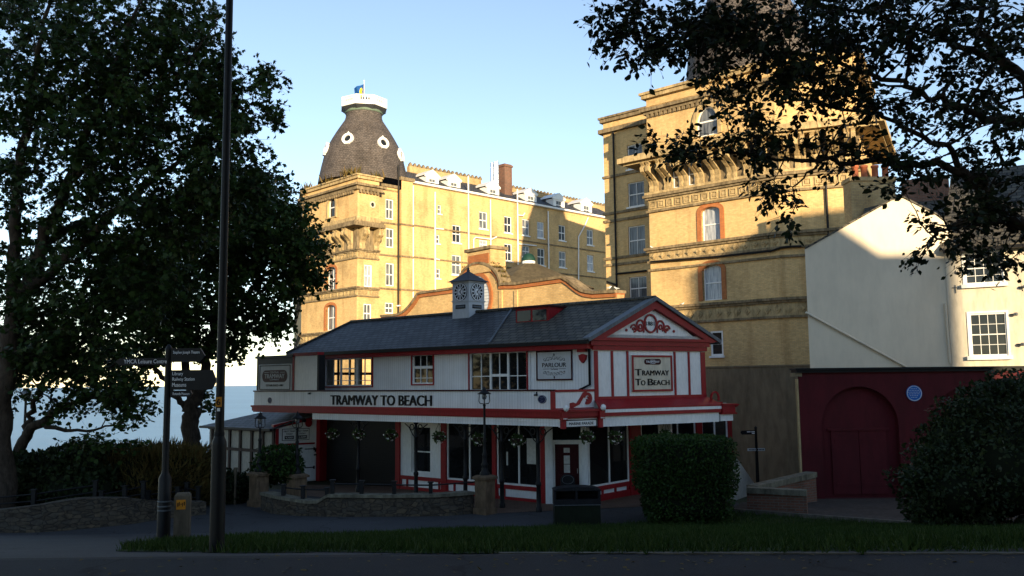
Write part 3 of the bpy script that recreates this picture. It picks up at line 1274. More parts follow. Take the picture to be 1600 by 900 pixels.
# ---- canopy: parapet band with the long name, red cornice, white fascia
uB0 = L.u(397, 625, OC)
uB1 = L.u(863, 625, OC)
m = MB()
m.fb(L, uB0, uB1, OC - .12, OC, zband0 + .004, zband1)
band = P(m, 'parapet', 'boards')
m = MB(); m.fb(L, uB0 - .03, uB1 + .02, OC - .15, OC + .04, zband1 + .002, zband1 + .05)
P(m, 'coping', 'sign_brown', band)
c0, c1 = L.u(517.5, 625, OC), L.u(675, 625, OC)
text('TRAMWAY TO BEACH', L, (c0 + c1) / 2, (L.z(596, 633.5, OC) + L.z(596, 617.5, OC)) / 2, w=c1 - c0, h=L.z(596, 617.5, OC) - L.z(596, 633.5, OC), o=OC + .003, th=.03, mat=M['sign_black'], parent=band, bold=.022)
for px, py, rp, mt in ((847.5, 624, 6.6, 'plaque_navy'), (421.5, 625.5, 4.4, 'plaque_navy')):
    u, z = L.at(px, py, OC)
    r = rp * (L.pt(u, OC, z).y) / FPX
    m = MB(); m.disc(L, u, z, r * 1.25 if px > 800 else r, r, OC + .002, OC + .03, 20)
    pl = P(m, 'round_plaque', mt, band)
    m = MB(); m.ring(L, u, z, (r * 1.25 if px > 800 else r) * .93, r * .93, .007, OC + .03, OC + .034)
    for k in range(5):
        m.fb(L, u - r * .5 + .05 * (k % 2), u + r * .5 - .04 * (k % 3), OC + .03, OC + .033, z + r * (.45 - .22 * k), z + r * (.47 - .22 * k))
    P(m, 'plaque_lettering', 'grey_paint', pl)
# floodlight under the PARLOUR sign, another over the left end
for px, py in ((836, 617), (482, 615)):
    u, z = L.at(px, py, OC + .1)
    m = MB()
    m.fb(L, u - .05, u + .05, OC + .05, OC + .10, z - .03, z + .02)
    m.fb(L, u - .02, u + .02, OC + .0, OC + .06, z - .01, z + .02)
    m.tube([L.pt(u, OC + .05, z), L.pt(u, OC + .02, zband1 - .02)], .015)
    P(m, 'floodlight', 'black')

# plan line of the canopy edge
kA = L.pt(uB0, OC, 0); kB = L.pt(L.u(877, 658, OC), OC, 0)
OG = .5
kC = G.pt(G.u(938, 658, OG), OG, 0)
kD = G.pt(uGr + .12, OG, 0)
uEnd = G.u(1150, 640, OG + .35)
edge = [kA, kB, kC, kD]
zGb = G.z(1020, 643, OG)
m = MB()
ribbon(m, [kA, kB, kC - tG * .04], -.25, .10, zcor0 + .05, zcor1 + .0)
ribbon(m, [kA, kB, kC - tG * .04], -.22, .16, zcor1 - .07, zcor1 - .003)
ribbon(m, [kA, kB, kC - tG * .04], -.2, .04, zcor0, zcor0 + .047)
P(m, 'canopy_cornice', 'red')
m = MB()
uF0 = L.u(489, 648, OC - .02)
kA2 = L.pt(uF0, OC, 0)
ribbon(m, [kA2, kB - tL * .1], -.06, 0, zfas0, zcor0 - .004)
ribbon(m, [kA2, kB - tL * .1], -.05, .02, zfas0 + .12, zfas0 + .135)
P(m, 'canopy_fascia', 'boards')
# canopy soffit / flat roof
m = MB()
wl = [kA, kB, kC, kD]
rear = [G.pt(uGr + .1, -.0, 0), Vector((C0.x, C0.y, 0)), L.pt(uB0, 0, 0)]
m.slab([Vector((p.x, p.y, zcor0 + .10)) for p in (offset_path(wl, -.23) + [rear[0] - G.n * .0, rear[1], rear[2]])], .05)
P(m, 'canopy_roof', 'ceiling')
# street name board on the chamfer
Cf = frame2(kB, kC)
zs0, zs1 = Cf.z(907, 667.5), Cf.z(907, 655.5)
m = MB()
m.fb(Cf, -.06, Cf.len + .02, -.05, .0, zfas0 - .02, zcor0 - .004)
P(m, 'corner_fascia', 'white')
m = MB(); m.fb(Cf, .12, Cf.len - .14, .004, .03, zs0, zs1)
sb = P(m, 'street_name_sign', 'sign_black')
m = MB(); m.fb(Cf, .16, Cf.len - .18, .0305, .034, zs0 + .03, zs1 - .03)
P(m, 'sign_face', 'white', sb)
text('MARINE PARADE', Cf, Cf.len / 2 - .01, (zs0 + zs1) / 2, w=Cf.len * .62, h=(zs1 - zs0) * .36, o=.035, th=.004, mat=M['sign_black'], parent=sb, bold=.01)
# console brackets with white balls
for q, fr_, u in ((0, Cf, .03), (1, Cf, Cf.len - .04)):
    m = MB()
    m.prism(fr_, [(u - .07, zfas0 - .06), (u + .07, zfas0 - .06), (u + .07, zcor0 + .02), (u - .07, zcor0 + .02)], 0.004, .10)
    m.fb(fr_, u - .09, u + .09, .0, .17, zcor0 - .03, zcor1 - .02)
    br = P(m, 'console_bracket', 'red')
    m = MB()
    m.lathe(fr_.pt(u, .22, 0)[:2], [(.001, zcor1 - .06), (.06, zcor1 - .03), (.085, zcor1 + .04), (.06, zcor1 + .11), (.001, zcor1 + .14)], 10)
    for k in (-1, 0, 1):
        m.fb(fr_, u + k * .05 - .015, u + k * .05 + .015, .171, .18, zcor0 - .01, zcor0 + .02)
    P(m, 'ball_finial', 'white', br)

# scroll piece: white return between the long parapet and the gable
Sf = frame2(L.pt(uB1, OC, 0), G.pt(-.02, .03, 0))
m = MB(); m.fb(Sf, .02, Sf.len, -.06, 0, zband0, zband1 + .0)
sc = P(m, 'parapet_return', 'white')
m = MB()
m.fb(Sf, -.06, .10, -.02, .03, zband0, zband1)
m.fb(Sf, .10, Sf.len - .05, .0, .03, zband0 - .0, zband0 + .03)
m.fb(Sf, .10, Sf.len, .0, .03, zband1 - .03, zband1 + .04)
hz = zband1 - zband0
lw = Sf.len
# the scroll: an S rising to a curl
cu_, cz_ = lw * .82, zband0 + hz * .56
m.ring(Sf, cu_, cz_, hz * .34, hz * .34, .085, .0, .035, -120, 170, 20)
m.ring(Sf, cu_ + .03, cz_ - .02, hz * .15, hz * .15, .06, .0, .035, -180, 120, 14)
m.prism(Sf, [(lw * .40, zband0 + .02), (lw * .40, zband0 + hz * .32), (lw * .47, zband0 + hz * .36), (lw * .55, zband0 + hz * .28), (lw * .65, zband0 + hz * .62), (lw * .72, zband0 + hz * .9), (lw * .80, zband0 + hz * .98), (lw * .8, zband0 + hz * .84), (lw * .72, zband0 + hz * .62), (lw * .63, zband0 + hz * .25), (lw * .5, zband0 + hz * .1), (lw * .46, zband0 + .02)], .0, .034)
P(m, 'scroll', 'red', sc)

# ---- gable front
zw1 = G.z(1015, 541)
zw0 = G.z(1015, 622)
m = MB(); m.fb(G, 0, uGr, -.15, 0, ZUP, zw1 + .35)
# tympanum behind
m.prism(G, [(-.05, zw1), (uGr + .05, zw1), (apex_u, apex_z - .12)], -.15, .0)
gw = P(m, 'gable_wall', 'white')
m = MB()
m.fb(G, -.16, uGr + .14, .003, .11, G.z(1015, 541), G.z(1015, 530))
m.fb(G, -.20, uGr + .18, .11, .17, G.z(1015, 533.5), G.z(1015, 529))
m.fb(G, -.05, uGr + .05, .003, .07, G.z(1015, 548), G.z(1015, 541.3))
P(m, 'gable_cornice', 'red')
m = MB()
for sg in (-1, 1):
    e = eA if sg < 0 else eB
    ue = (e - C0).dot(G.t)
    zt0, zt1 = zeave + .05, apex_z + .05
    wv = .36
    pts = [(ue, zt0 - .02), (apex_u, zt1 - .02), (apex_u, zt1 - .02 - wv), (ue + (-sg) * .45, zt0 - .10)]
    m.prism(G, pts, .004 + .001 * (sg > 0), .15)
P(m, 'bargeboard', 'red')
# white tympanum ornament: oval 1881 and scrolls
uo, zo = G.at(1015.7, 505.5)
ru = (G.u(1026, 505) - G.u(1005.5, 505)) / 2
rz = (G.z(1016, 490.5) - G.z(1016, 520.5)) / 2
m = MB()
m.ring(G, uo, zo, ru, rz, .055, .003, .05, 0, 360, 28)
for sg in (-1, 1):
    k = ru / .30
    m.ring(G, uo + sg * (ru + .16 * k), zo - rz * .25, .19 * k, .22 * k, .055, .003, .04, (-60 if sg > 0 else -120), (200 if sg > 0 else 240), 20)
    m.ring(G, uo + sg * (ru + .16 * k), zo - rz * .35, .09 * k, .10 * k, .04, .003, .04, 0, 360, 12)
    m.ring(G, uo + sg * (ru + .46 * k), zo - rz * .55, .15 * k, .15 * k, .05, .003, .04, (0 if sg > 0 else -90), (250 if sg > 0 else 180), 16)
    m.ring(G, uo + sg * (ru + .46 * k), zo - rz * .6, .06 * k, .06 * k, .03, .003, .04)
    m.fb(G, uo + sg * (ru + .01) - .02, uo + sg * (ru + .01) + .02, .003, .035, zo - rz * .95, zo - rz * .3)
    m.disc(G, uo + sg * (ru + .78 * k), zo - rz * .75, .045, .045, .003, .03, 10)
orn = P(m, 'pediment_ornament', 'red')
text('1881', G, uo, zo, w=ru * 1.25, h=rz * .42, o=.004, th=.012, mat=M['sign_black'], parent=orn)
# red stiles
m = MB()
zp1, zp0 = G.z(1015, 549), G.z(1015, 618)
xs_ = [928, 933.8, 954.6, 957.8, 979, 981.8, 1053, 1055.5, 1075, 1077.5, 1095, 1101.5]
for i in range(0, 12, 2):
    m.fb(G, G.u(xs_[i], 583), G.u(xs_[i + 1], 583), .003, .035, zp0, zp1)
m.fb(G, -.01, uGr, .002, .036, zw0 - .05, zp0)
P(m, 'timber_framing', 'red')
B = G.box(986, 1048.7, 555.2, 611.5)
m = MB(); m.fb(G, B[0], B[1], .004, .05, B[2], B[3])
s2 = P(m, 'sign_board', 'cream')
casing('sign_frame', (B[0] + .06, B[1] - .06, B[2] + .06, B[3] - .06), 'red', .06, .0505, .075, s2, G)
uc = (B[0] + B[1]) / 2; W = B[1] - B[0]; H = B[3] - B[2]


def pill(fr, uc, zc, w, h, o0, o1, m):
    r = h / 2
    pts = [(uc + (w / 2 - r) + r * math.cos(a), zc + r * math.sin(a)) for a in [R(x) for x in range(-90, 91, 15)]] + \
          [(uc - (w / 2 - r) + r * math.cos(a), zc + r * math.sin(a)) for a in [R(x) for x in range(90, 271, 15)]]
    m.prism(fr, pts, o0, o1)


m = MB(); pill(G, uc + .02, B[2] + H * .82, W * .42, H * .16, .051, .056, m)
pl = P(m, 'badge', 'sign_brown', s2)
m2 = MB(); text('TRAMWAY', G, uc + .02, B[2] + H * .82, w=W * .34, h=H * .06, o=.0565, th=.004, mb=m2, bold=.01)
text('CENTRAL', G, uc + .02, B[2] + H * .865, w=W * .13, h=H * .026, o=.0565, th=.004, mb=m2)
text('COMPANY', G, uc + .02, B[2] + H * .775, w=W * .13, h=H * .026, o=.0565, th=.004, mb=m2)
P(m2, 'badge_lettering', 'sign_white', s2)


def smallcaps(fr, words, uc, zb, h, wtot, o, mb, bold=.02):
    """big initial, smaller capitals, sharing a baseline"""
    parts = []
    for wd in words:
        parts.append((wd[0], 1.0)); parts.append((wd[1:], .78)); parts.append((' ', 0))
    est = {}
    tot = 0
    for s_, k in parts[:-1]:
        wv = .28 if s_ == ' ' else .62 * len(s_) * (k if k else 1) + .03
        est[(s_, len(est))] = wv
        tot += wv
    u = uc - wtot / 2
    for (s_, i), wv in zip(est.keys(), est.values()):
        ww = wv / tot * wtot
        if s_ != ' ':
            k = 1.0 if len(s_) == 1 and i % 3 == 0 else .78
            text(s_, fr, u + ww / 2, zb + h * k / 2, w=ww * .94, h=h * k, o=o, th=.012, mb=mb, bold=bold)
        u += ww


m = MB()
smallcaps(G, ['TRAMWAY'], uc, B[2] + H * .44, H * .18, W * .86, .051, m, .018)
smallcaps(G, ['TO', 'BEACH'], uc, B[2] + H * .17, H * .18, W * .86, .051, m, .018)
P(m, 'lettering', 'sign_black', s2)
# sloped red skirt, white band, dark gap and fascia on the gable side
zs1, zs0 = zw0, G.z(1020, 635, OG)
m = MB()
a0 = G.pt(-.02, .04, zs1); a1 = G.pt(uGr + .02, .04, zs1)
b0 = G.pt(G.u(946, 635, OG), OG, zs0); b1 = G.pt(uGr + .25, OG, zs0)
dz = Vector((0, 0, .05))
m.hexa([a0 - dz, b0 - dz, b1 - dz, a1 - dz, a0, b0, b1, a1])
c0 = kB + Vector((0, 0, zcor1)); 
m.hexa([a0 - dz, kC + Vector((0, 0, zcor1 - .05)), b0 - dz, a0 - dz * .9, a0, kC + Vector((0, 0, zcor1)), b0, a0 + dz * .02])
P(m, 'skirt_roof', 'red')
m = MB()
m.fb(G, G.u(946, 640, OG), uGr + .2, OG - .04, OG, G.z(1020, 642.3, OG), zs0 - .053)
m.fb(G, G.u(938, 660, OG), uGr + .1, OG - .10, OG - .04, G.z(1020, 663.5, OG), G.z(1020, 648, OG))
P(m, 'gable_fascia', 'white')
m = MB()
m.fb(G, G.u(940, 645, OG), uGr + .15, OG - .2, OG + .02, G.z(1020, 648, OG) + .002, G.z(1020, 642.3, OG) - .002)
P(m, 'gable_canopy_cornice', 'red')
# right hand end piece
zt, zbm = G.z(1128, 631, OG), G.z(1128, 645, OG)
m = MB()
u0, u1 = uGr + .21, G.u(1147, 638, OG)
m.fb(G, u0, u1, -.2, OG + .06, zbm, zt - .06)
m.fb(G, u0 - .02, u1 + .06, -.22, OG + .10, zt - .058, zt)
m.fb(G, u0 - .02, u1 + .10, -.22, OG + .04, zbm - .05, zbm - .002)
m.prism(G, [(u1 + .06, zt - .12), (u1 + .22, zt - .03), (u1 + .06, zt - .0)], OG - .05, OG + .05)
P(m, 'end_cornice', 'red')
m = MB(); m.fb(G, u0 - .04, u1 - .03, OG - .14, OG - .03, G.z(1128, 658, OG), zbm - .055)
P(m, 'end_fascia', 'white')
m = MB()
m.ring(G, uGr + .18, zt + .20, .2, .22, .06, OG - .3, OG - .25, -30, 220, 16)
m.fb(G, uGr + .06, uGr + .5, OG - .3, OG - .25, zt, zt + .06)
P(m, 'end_scroll', 'red')

# ---- ground floor
zsoff = zcor0 + .05
B1 = L.pt(L.u(853, 720), 0, 0)
B2 = at2(917, 720, (B1.y - .1))
B3 = along(B2, Vector((.64, .77, 0)).normalized(), 986, 740)
B4 = along(B3, tG, 1146, 720)
Df = frame2(B1, B2)
Sfr = frame2(B2, B3)
Ef = frame2(B3, B4)
# long side bays; picture x of the bay edges
zrail = L.z(730, 752)
m = MB()
uS0, uS1 = L.u(498, 700), L.u(620, 700)
m.fb(L, uS0, uS1, -.35, -.30, ZB, zsoff)
P(m, 'roller_shutter', 'shutter')
for x0, x1 in ((494, 501), (619, 625.5), (690, 698), (770, 776), (845.5, 853)):
    m = MB(); m.fb(L, L.u(x0, 710), L.u(x1, 710), -.3, .05, ZB, zsoff)
    P(m, 'pilaster', 'red')
m = MB()
for x0, x1 in ((625.5, 690), (698, 770), (776, 845.5)):
    a, b = L.u(x0, 745), L.u(x1, 745)
    xc = (x0 + x1) / 2
    zr1 = L.z(xc, 742 + (xc - 625) * .092)
    zb1 = zr1 - .50
    m.fb(L, a, b, -.1, .03, zr1 - .13, zr1)
    m.fb(L, a, b, -.1, .03, ZB, zb1 + .12)
    for k in range(3):
        u = a + (b - a) * (0, .16, .93)[k]
        m.fb(L, u, u + .07, -.1, .03, zb1 + .12, zr1 - .13)
P(m, 'shopfront_timber', 'red')
m = MB()
for x0, x1 in ((625.5, 690), (698, 770), (776, 845.5)):
    a, b = L.u(x0, 745), L.u(x1, 745)
    m.fb(L, a, b, -.12, -.02, ZB + .02, L.z((x0 + x1) / 2, 742 + ((x0 + x1) / 2 - 625) * .092) - .02)
# white bay with a sash window
a, b = L.u(625.5, 700), L.u(690, 700)
wbx = (L.u(642, 705), L.u(671.5, 705), L.z(657, 739), L.z(657, 666))
zr1 = L.z(657, 745)
wall(m, L, a, b, zr1, zsoff, [wbx], depth=.15, o=-.02)
P(m, 'shopfront_wall', 'white')
sash(tram, L, *wbx, -.08, M['white'], M['glass_shop'], fw=.05, nu=1, nz=(1, 1), bar=.02, mid=.45)


def shopwin(fr, a, b, c, d, o, n):
    m = MB()
    fw = .06
    m.fb(fr, a, b, o - .05, o, c, c + fw); m.fb(fr, a, b, o - .05, o, d - fw, d)
    for i in range(n + 1):
        u = a + (b - a) * i / n
        u = min(max(u, a + fw / 2), b - fw / 2)
        m.fb(fr, u - fw / 2, u + fw / 2, o - .05, o + .004, c + fw, d - fw)
    wo = P(m, 'shop_window', 'white')
    p = MB(); p.poly([fr.pt(a, o - .03, c), fr.pt(b, o - .03, c), fr.pt(b, o - .03, d), fr.pt(a, o - .03, d)])
    P(p, 'pane', 'glass_shop', wo)
    return wo


for x0, x1 in ((698, 770), (776, 845.5)):
    xc = (x0 + x1) / 2
    zr1 = L.z(xc, 742 + (xc - 625) * .092)
    wo = shopwin(L, L.u(x0, 700), L.u(x1, 700), zr1, zsoff, -.02, 2)
# notices in the right hand window
for x0, x1, y0, y1 in ((823, 837, 685, 725), (791, 793.5, 706, 727)):
    bx = L.box(x0, x1, y0, y1, -.04)
    m = MB(); m.fb(L, bx[0], bx[1], -.048, -.045, bx[2], bx[3])
    P(m, 'window_notice', 'paper', wo)
# door in the corner, between white pilasters
m = MB()
m.fb(Df, -.02, .22, -.2, .12, ZB, zsoff)
m.fb(Df, Df.len - .18, Df.len + .04, -.2, .10, ZB, zsoff)
zd1 = Df.z(887, 694)
m.fb(Df, .22, Df.len - .18, -.12, .02, zd1, zd1 + .09)
m.fb(Df, .22, Df.len - .18, -.12, .05, zd1 + .092, zd1 + .13)
m.fb(Df, .22, .29, -.12, .0, ZB, zd1 - .002); m.fb(Df, Df.len - .25, Df.len - .18, -.12, .0, ZB, zd1 - .002)
P(m, 'door_surround', 'white')
m = MB(); m.fb(Df, .22, Df.len - .18, -.14, -.11, zd1 + .13, zsoff)
P(m, 'fanlight', 'glass_shop')
m = MB()
da, db = .29, Df.len - .25
m.fb(Df, da, db, -.10, -.06, ZB + .02, zd1 - .003)
m.fb(Df, da, da + .1, -.06, -.04, ZB + .02, zd1 - .003); m.fb(Df, db - .1, db, -.06, -.04, ZB + .02, zd1 - .003)
m.fb(Df, da + .1, db - .1, -.06, -.04, ZB + .02, ZB + .3); m.fb(Df, da + .1, db - .1, -.06, -.04, ZB + .8, ZB + .9); m.fb(Df, da + .1, db - .1, -.06, -.04, zd1 - .12, zd1 - .003)
dr = P(m, 'door', 'sign_brown')
for y0, y1 in ((700, 707.5), (712, 725), (726, 739)):
    m = MB(); m.fb(Df, (da + db) / 2 - .1, (da + db) / 2 + .09, -.059, -.055, Df.z(885, y1), Df.z(885, y0))
    P(m, 'door_notice', 'paper', dr)
m = MB(); m.tube([Df.pt(db - .05, -.0, ZB + .95), Df.pt(db - .05, -.0, ZB + 1.1)], .012); P(m, 'door_handle', 'steel', dr)
# the angled shop front right of the door
zsr = Sfr.z(952, 757)
shopwin(Sfr, .10, Sfr.len - .12, zsr, zsoff, .0, 2)
m = MB()
m.fb(Sfr, Sfr.len - .12, Sfr.len + .02, -.1, .06, ZB, zsoff)
m.fb(Sfr, .05, Sfr.len - .12, -.1, .03, zsr - .14, zsr - .003)
m.fb(Sfr, .05, Sfr.len - .12, -.1, .03, ZB, ZB + .22)
for k in range(4):
    u = .05 + (Sfr.len - .17) * k / 3.2
    m.fb(Sfr, u, u + .08, -.1, .028, ZB + .22, zsr - .14)
P(m, 'shopfront_timber', 'red')
m = MB(); m.fb(Ef, .0, .45, -.1, .04, ZB, zsoff)
P(m, 'pilaster', 'red')
m = MB(); m.fb(Sfr, .05, Sfr.len - .12, -.12, -.02, ZB + .02, zsr - .01)
P(m, 'shopfront_wall', 'white')
# gable side, mostly behind the hedge
shopwin(Ef, .45, Ef.len * .62, ZB + .75, zsoff, 0, 3)
m = MB()
uu = Ef.len * .62
m.fb(Ef, .45, Ef.len, -.1, .03, ZB, ZB + .745)
P(m, 'shopfront_timber', 'red')
for a_, b_, o_ in ((uu, uu + .28, .07), (Ef.len - .26, Ef.len - .06, .05)):
    m = MB(); m.fb(Ef, a_, b_, -.1, o_, ZB + .75, zsoff)
    P(m, 'pilaster', 'red')
shopwin(Ef, uu + .28, Ef.len - .26, ZB + .75, zsoff, 0.012, 2)
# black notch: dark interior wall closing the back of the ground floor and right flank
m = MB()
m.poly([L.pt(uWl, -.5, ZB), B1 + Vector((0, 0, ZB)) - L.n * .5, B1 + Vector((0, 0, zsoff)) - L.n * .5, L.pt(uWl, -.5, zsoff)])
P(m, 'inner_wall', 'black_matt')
m = MB()
B5 = B4 + Vector((.16, .987, 0)) * 3.2
fl = frame2(B4, B5)
m.fb(fl, .0, fl.len, -.15, 0, ZB - 1, zsoff + .1)
P(m, 'flank_wall', 'render_grey')
GB = G.pt(uGr, -.02, 0) + Vector((.10, .995, 0)) * 2.6
fl2 = frame2(G.pt(uGr - .01, -.15, 0), GB)
m = MB(); m.fb(fl2, 0, fl2.len, -.15, 0, ZUP, zwt)
P(m, 'flank_wall', 'white')
m = MB()
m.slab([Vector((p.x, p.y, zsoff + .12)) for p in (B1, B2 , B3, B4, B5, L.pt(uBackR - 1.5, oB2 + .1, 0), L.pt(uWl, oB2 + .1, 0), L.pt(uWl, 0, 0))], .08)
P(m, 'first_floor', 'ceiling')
# cast iron canopy columns with fretted brackets
for px, py in ((841, 795), (784, 790), (727, 784), (650, 776), (560, 768)):
    u = L.u(px, 720, OC - .1)
    p = L.pt(u, OC - .1, 0)
    m = MB()
    m.lathe(p[:2], [(.10, ZB), (.10, ZB + .12), (.075, ZB + .16), (.065, ZB + .75), (.085, ZB + .78), (.085, ZB + .86), (.055, ZB + .9), (.048, zfas0 - .55), (.07, zfas0 - .52), (.07, zfas0 - .46), (.045, zfas0 - .42), (.045, zfas0 - .08), (.09, zfas0 - .03), (.09, zcor0)], 12)
    for sg in (-1, 1):
        m.tube([L.pt(u + sg * .05, OC - .1, zfas0 - .5), L.pt(u + sg * .16, OC - .1, zfas0 - .42), L.pt(u + sg * .34, OC - .1, zfas0 - .18), L.pt(u + sg * .55, OC - .1, zfas0 - .05)], .018, 6)
        m.ring(L, u + sg * .2, zfas0 - .17, .11, .11, .025, OC - .115, OC - .085, 0, 360, 14)
    P(m, 'canopy_column', 'black')

# ---- left end: framed sign over the annex
uT0, uT1, uT2 = L.u(401, 590, OC - .03), L.u(458.5, 590, OC - .03), L.u(496, 590, OC - .03)
zt1, zt0 = L.z(430, 559.5, OC), zband1 + .055
zt2 = L.z(478, 556, OC)
m = MB()
m.fb(L, uT0, uT1 - .03, OC - .45, OC - .03, zt0, zt1)
m.fb(L, uT0 - .05, uT1, OC - .5, OC + .03, zt1 + .002, zt1 + .10)
P(m, 'sign_box', 'black')
B = L.box(404, 455.5, 569, 611.5, OC)
m = MB(); m.fb(L, B[0], B[1], OC - .028, OC - .01, B[2], B[3])
s3 = P(m, 'sign_board', 'grey_paint')
casing('sign_frame', (B[0] + .09, B[1] - .12, B[2] + .09, B[3] - .07), 'sign_black', .03, OC - .009, OC + .004, s3)
uc = (B[0] + B[1]) / 2 - .02; W = B[1] - B[0]; H = B[3] - B[2]
m = MB(); pill(L, uc, B[2] + H * .56, W * .76, H * .44, OC - .009, OC - .002, m)
P(m, 'badge', 'sign_brown', s3)
m = MB()
text('TRAMWAY', L, uc, B[2] + H * .56, w=W * .60, h=H * .16, o=OC - .0015, th=.006, mb=m, bold=.012)
text('CENTRAL', L, uc, B[2] + H * .70, w=W * .28, h=H * .07, o=OC - .0015, th=.006, mb=m)
text('COMPANY', L, uc, B[2] + H * .43, w=W * .28, h=H * .06, o=OC - .0015, th=.006, mb=m)
for sg in (-1, 1):
    m.fb(L, uc + sg * W * .24 - W * .07, uc + sg * W * .24 + W * .07, OC - .0015, OC + .003, B[2] + H * .69, B[2] + H * .705)
P(m, 'badge_lettering', 'grey_paint', s3)
text('ESTABLISHED 1881', L, uc, B[2] + H * .22, w=W * .52, h=H * .075, o=OC - .0095, th=.006, mat=M['sign_black'], parent=s3, bold=.01)
m = MB()
m.fb(L, uT1 + .02, uT2, OC - .3, OC - .03, zt0, zt2)
P(m, 'end_panel', 'white')
m = MB()
m.fb(L, uT1 - .03, uT1 + .06, OC - .31, OC - .0, zt0, zt1 + .14)
m.fb(L, uT1 + .06, uT2 + .02, OC - .31, OC + .0, zt2 + .002, zt2 + .13)
P(m, 'panel_frame', 'red')
m = MB()
m.fb(L, uT2, uT2 + .10, OC - .31, OC - .01, zt0, zt2 + .02)
P(m, 'panel_post', 'black')
m = MB()
m.fb(L, uT0 + .05, uT0 + .12, .0, OC - .5, zt0, zt1)
P(m, 'sign_box_return', 'white')

# ---- clock turret on the ridge
uK = L.u(732, 480, oRidge)
tp = L.pt(uK, oRidge, 0)
sw = 26 / FPX * tp.y * 1.36
K = Fr(tp, tL)
h2 = sw / 2
zk0, zk1 = zr - .25, zat(732, 441, tp)
m = MB()
m.fb(K, -h2, h2, -h2, h2, zk0, zk1)
m.fb(K, -h2 - .03, h2 + .03, -h2 - .03, h2 + .03, zk0 + (zk1 - zk0) * .47, zk0 + (zk1 - zk0) * .50)
m.fb(K, -h2 - .04, h2 + .04, -h2 - .04, h2 + .04, zk1 - .06, zk1 - .001)
tur = P(m, 'clock_turret', 'grey_paint')
tr_ = Fr(tp, L.t)
faces = [Fr(K.pt(0, h2, 0), K.t), Fr(K.pt(h2, 0, 0), -K.n)]
for fr_ in faces:
    zc = zk0 + (zk1 - zk0) * .72
    r = sw * .40
    m = MB(); m.disc(fr_, 0, zc, r, r, .002, .03, 32)
    P(m, 'clock_face', 'sign_black', tur)
    m = MB()
    m.ring(fr_, 0, zc, r * .97, r * .97, r * .10, .030, .035, 0, 360, 32)
    m.ring(fr_, 0, zc, r * .52, r * .52, r * .06, .030, .035, 0, 360, 24)
    m.disc(fr_, 0, zc, r * .40, r * .40, .030, .033, 20)
    for k in range(12):
        a = R(30 * k)
        c_, s_ = math.cos(a), math.sin(a)
        w_ = r * (.05 if k % 3 else .07)
        m.prism(fr_, [(c_ * r * .55 - s_ * w_, zc + s_ * r * .55 + c_ * w_), (c_ * r * .55 + s_ * w_, zc + s_ * r * .55 - c_ * w_),
                      (c_ * r * .84 + s_ * w_, zc + s_ * r * .84 - c_ * w_), (c_ * r * .84 - s_ * w_, zc + s_ * r * .84 + c_ * w_)], .030, .036)
    P(m, 'clock_numerals', 'sign_white', tur)
    m = MB()
    for ang, ln in ((-40, .72), (-142, .48)):
        a = R(90 + ang)
        c_, s_ = math.cos(a), math.sin(a)
        w_ = r * .05
        m.prism(fr_, [(-s_ * w_, zc + c_ * w_), (s_ * w_, zc - c_ * w_), (c_ * r * ln + s_ * w_ * .5, zc + s_ * r * ln - c_ * w_ * .5), (c_ * r * ln - s_ * w_ * .5, zc + s_ * r * ln + c_ * w_ * .5)], .037, .043)
    m.disc(fr_, 0, zc, r * .08, r * .08, .036, .046, 10)
    P(m, 'clock_hands', 'sign_black', tur)
    zc2 = zk0 + (zk1 - zk0) * .33
    m = MB(); m.fb(fr_, -sw * .29, sw * .29, .002, .02, zc2 - .07, zc2 + .07)
    P(m, 'name_plate', 'sign_black', tur)
    m = MB(); m.fb(fr_, -sw * .25, sw * .25, .0205, .024, zc2 - .035, zc2 + .035)
    P(m, 'plate_face', 'lead', tur)
m = MB()
# swept pyramid roof
zt = zat(729, 424, tp)
rows = [(1.34, 0), (1.0, .22), (.62, .52), (.30, .80), (.06, 1.0)]
vs = []
for k, f in rows:
    for sx, sy in ((-1, 1), (1, 1), (1, -1), (-1, -1)):
        vs.append(K.pt(sx * h2 * k, sy * h2 * k, zk1 + (zt - zk1) * f))
fs = [(3, 2, 1, 0)]
for i in range(len(rows) - 1):
    for k in range(4):
        fs.append((4 * i + k, 4 * i + (k + 1) % 4, 4 * i + 4 + (k + 1) % 4, 4 * i + 4 + k))
m.add(vs, fs)
m.lathe(tp[:2], [(.05, zt - .03), (.07, zt + .03), (.03, zt + .08), (.05, zt + .12), (.012, zt + .16), (.008, zt + .30), (.001, zt + .31)], 10)
P(m, 'turret_roof', 'lead_dark', tur)

# ---- red dormer skylight
dU0, dU1 = L.u(806, 493, oRidge + 1.15), L.u(857, 493, oRidge + 1.15)
oD = oRidge + 1.15
zd0, zd1 = L.z(830, 505, oD), L.z(830, 481, oD)
m = MB()
m.fb(L, dU0, dU1, oRidge - .3, oD, zd0 - .1, zd1)
dm = P(m, 'dormer', 'red')
m = MB(); m.fb(L, dU0 - .06, dU1 + .06, oRidge - .35, oD + .08, zd1 + .002, zd1 + .06)
m.fb(L, dU0 - .04, dU1 + .04, oD - .0, oD + .06, zd0 - .12, zd0 - .02)
P(m, 'dormer_roof', 'sign_brown', dm)
for i in range(2):
    a = dU0 + .07 + (dU1 - dU0 - .07) * i / 2
    b = a + (dU1 - dU0) / 2 - .12
    m = MB(); m.fb(L, a, b, oD + .002, oD + .012, zd0 + .08, zd1 - .08)
    P(m, 'dormer_pane', 'glass', dm)

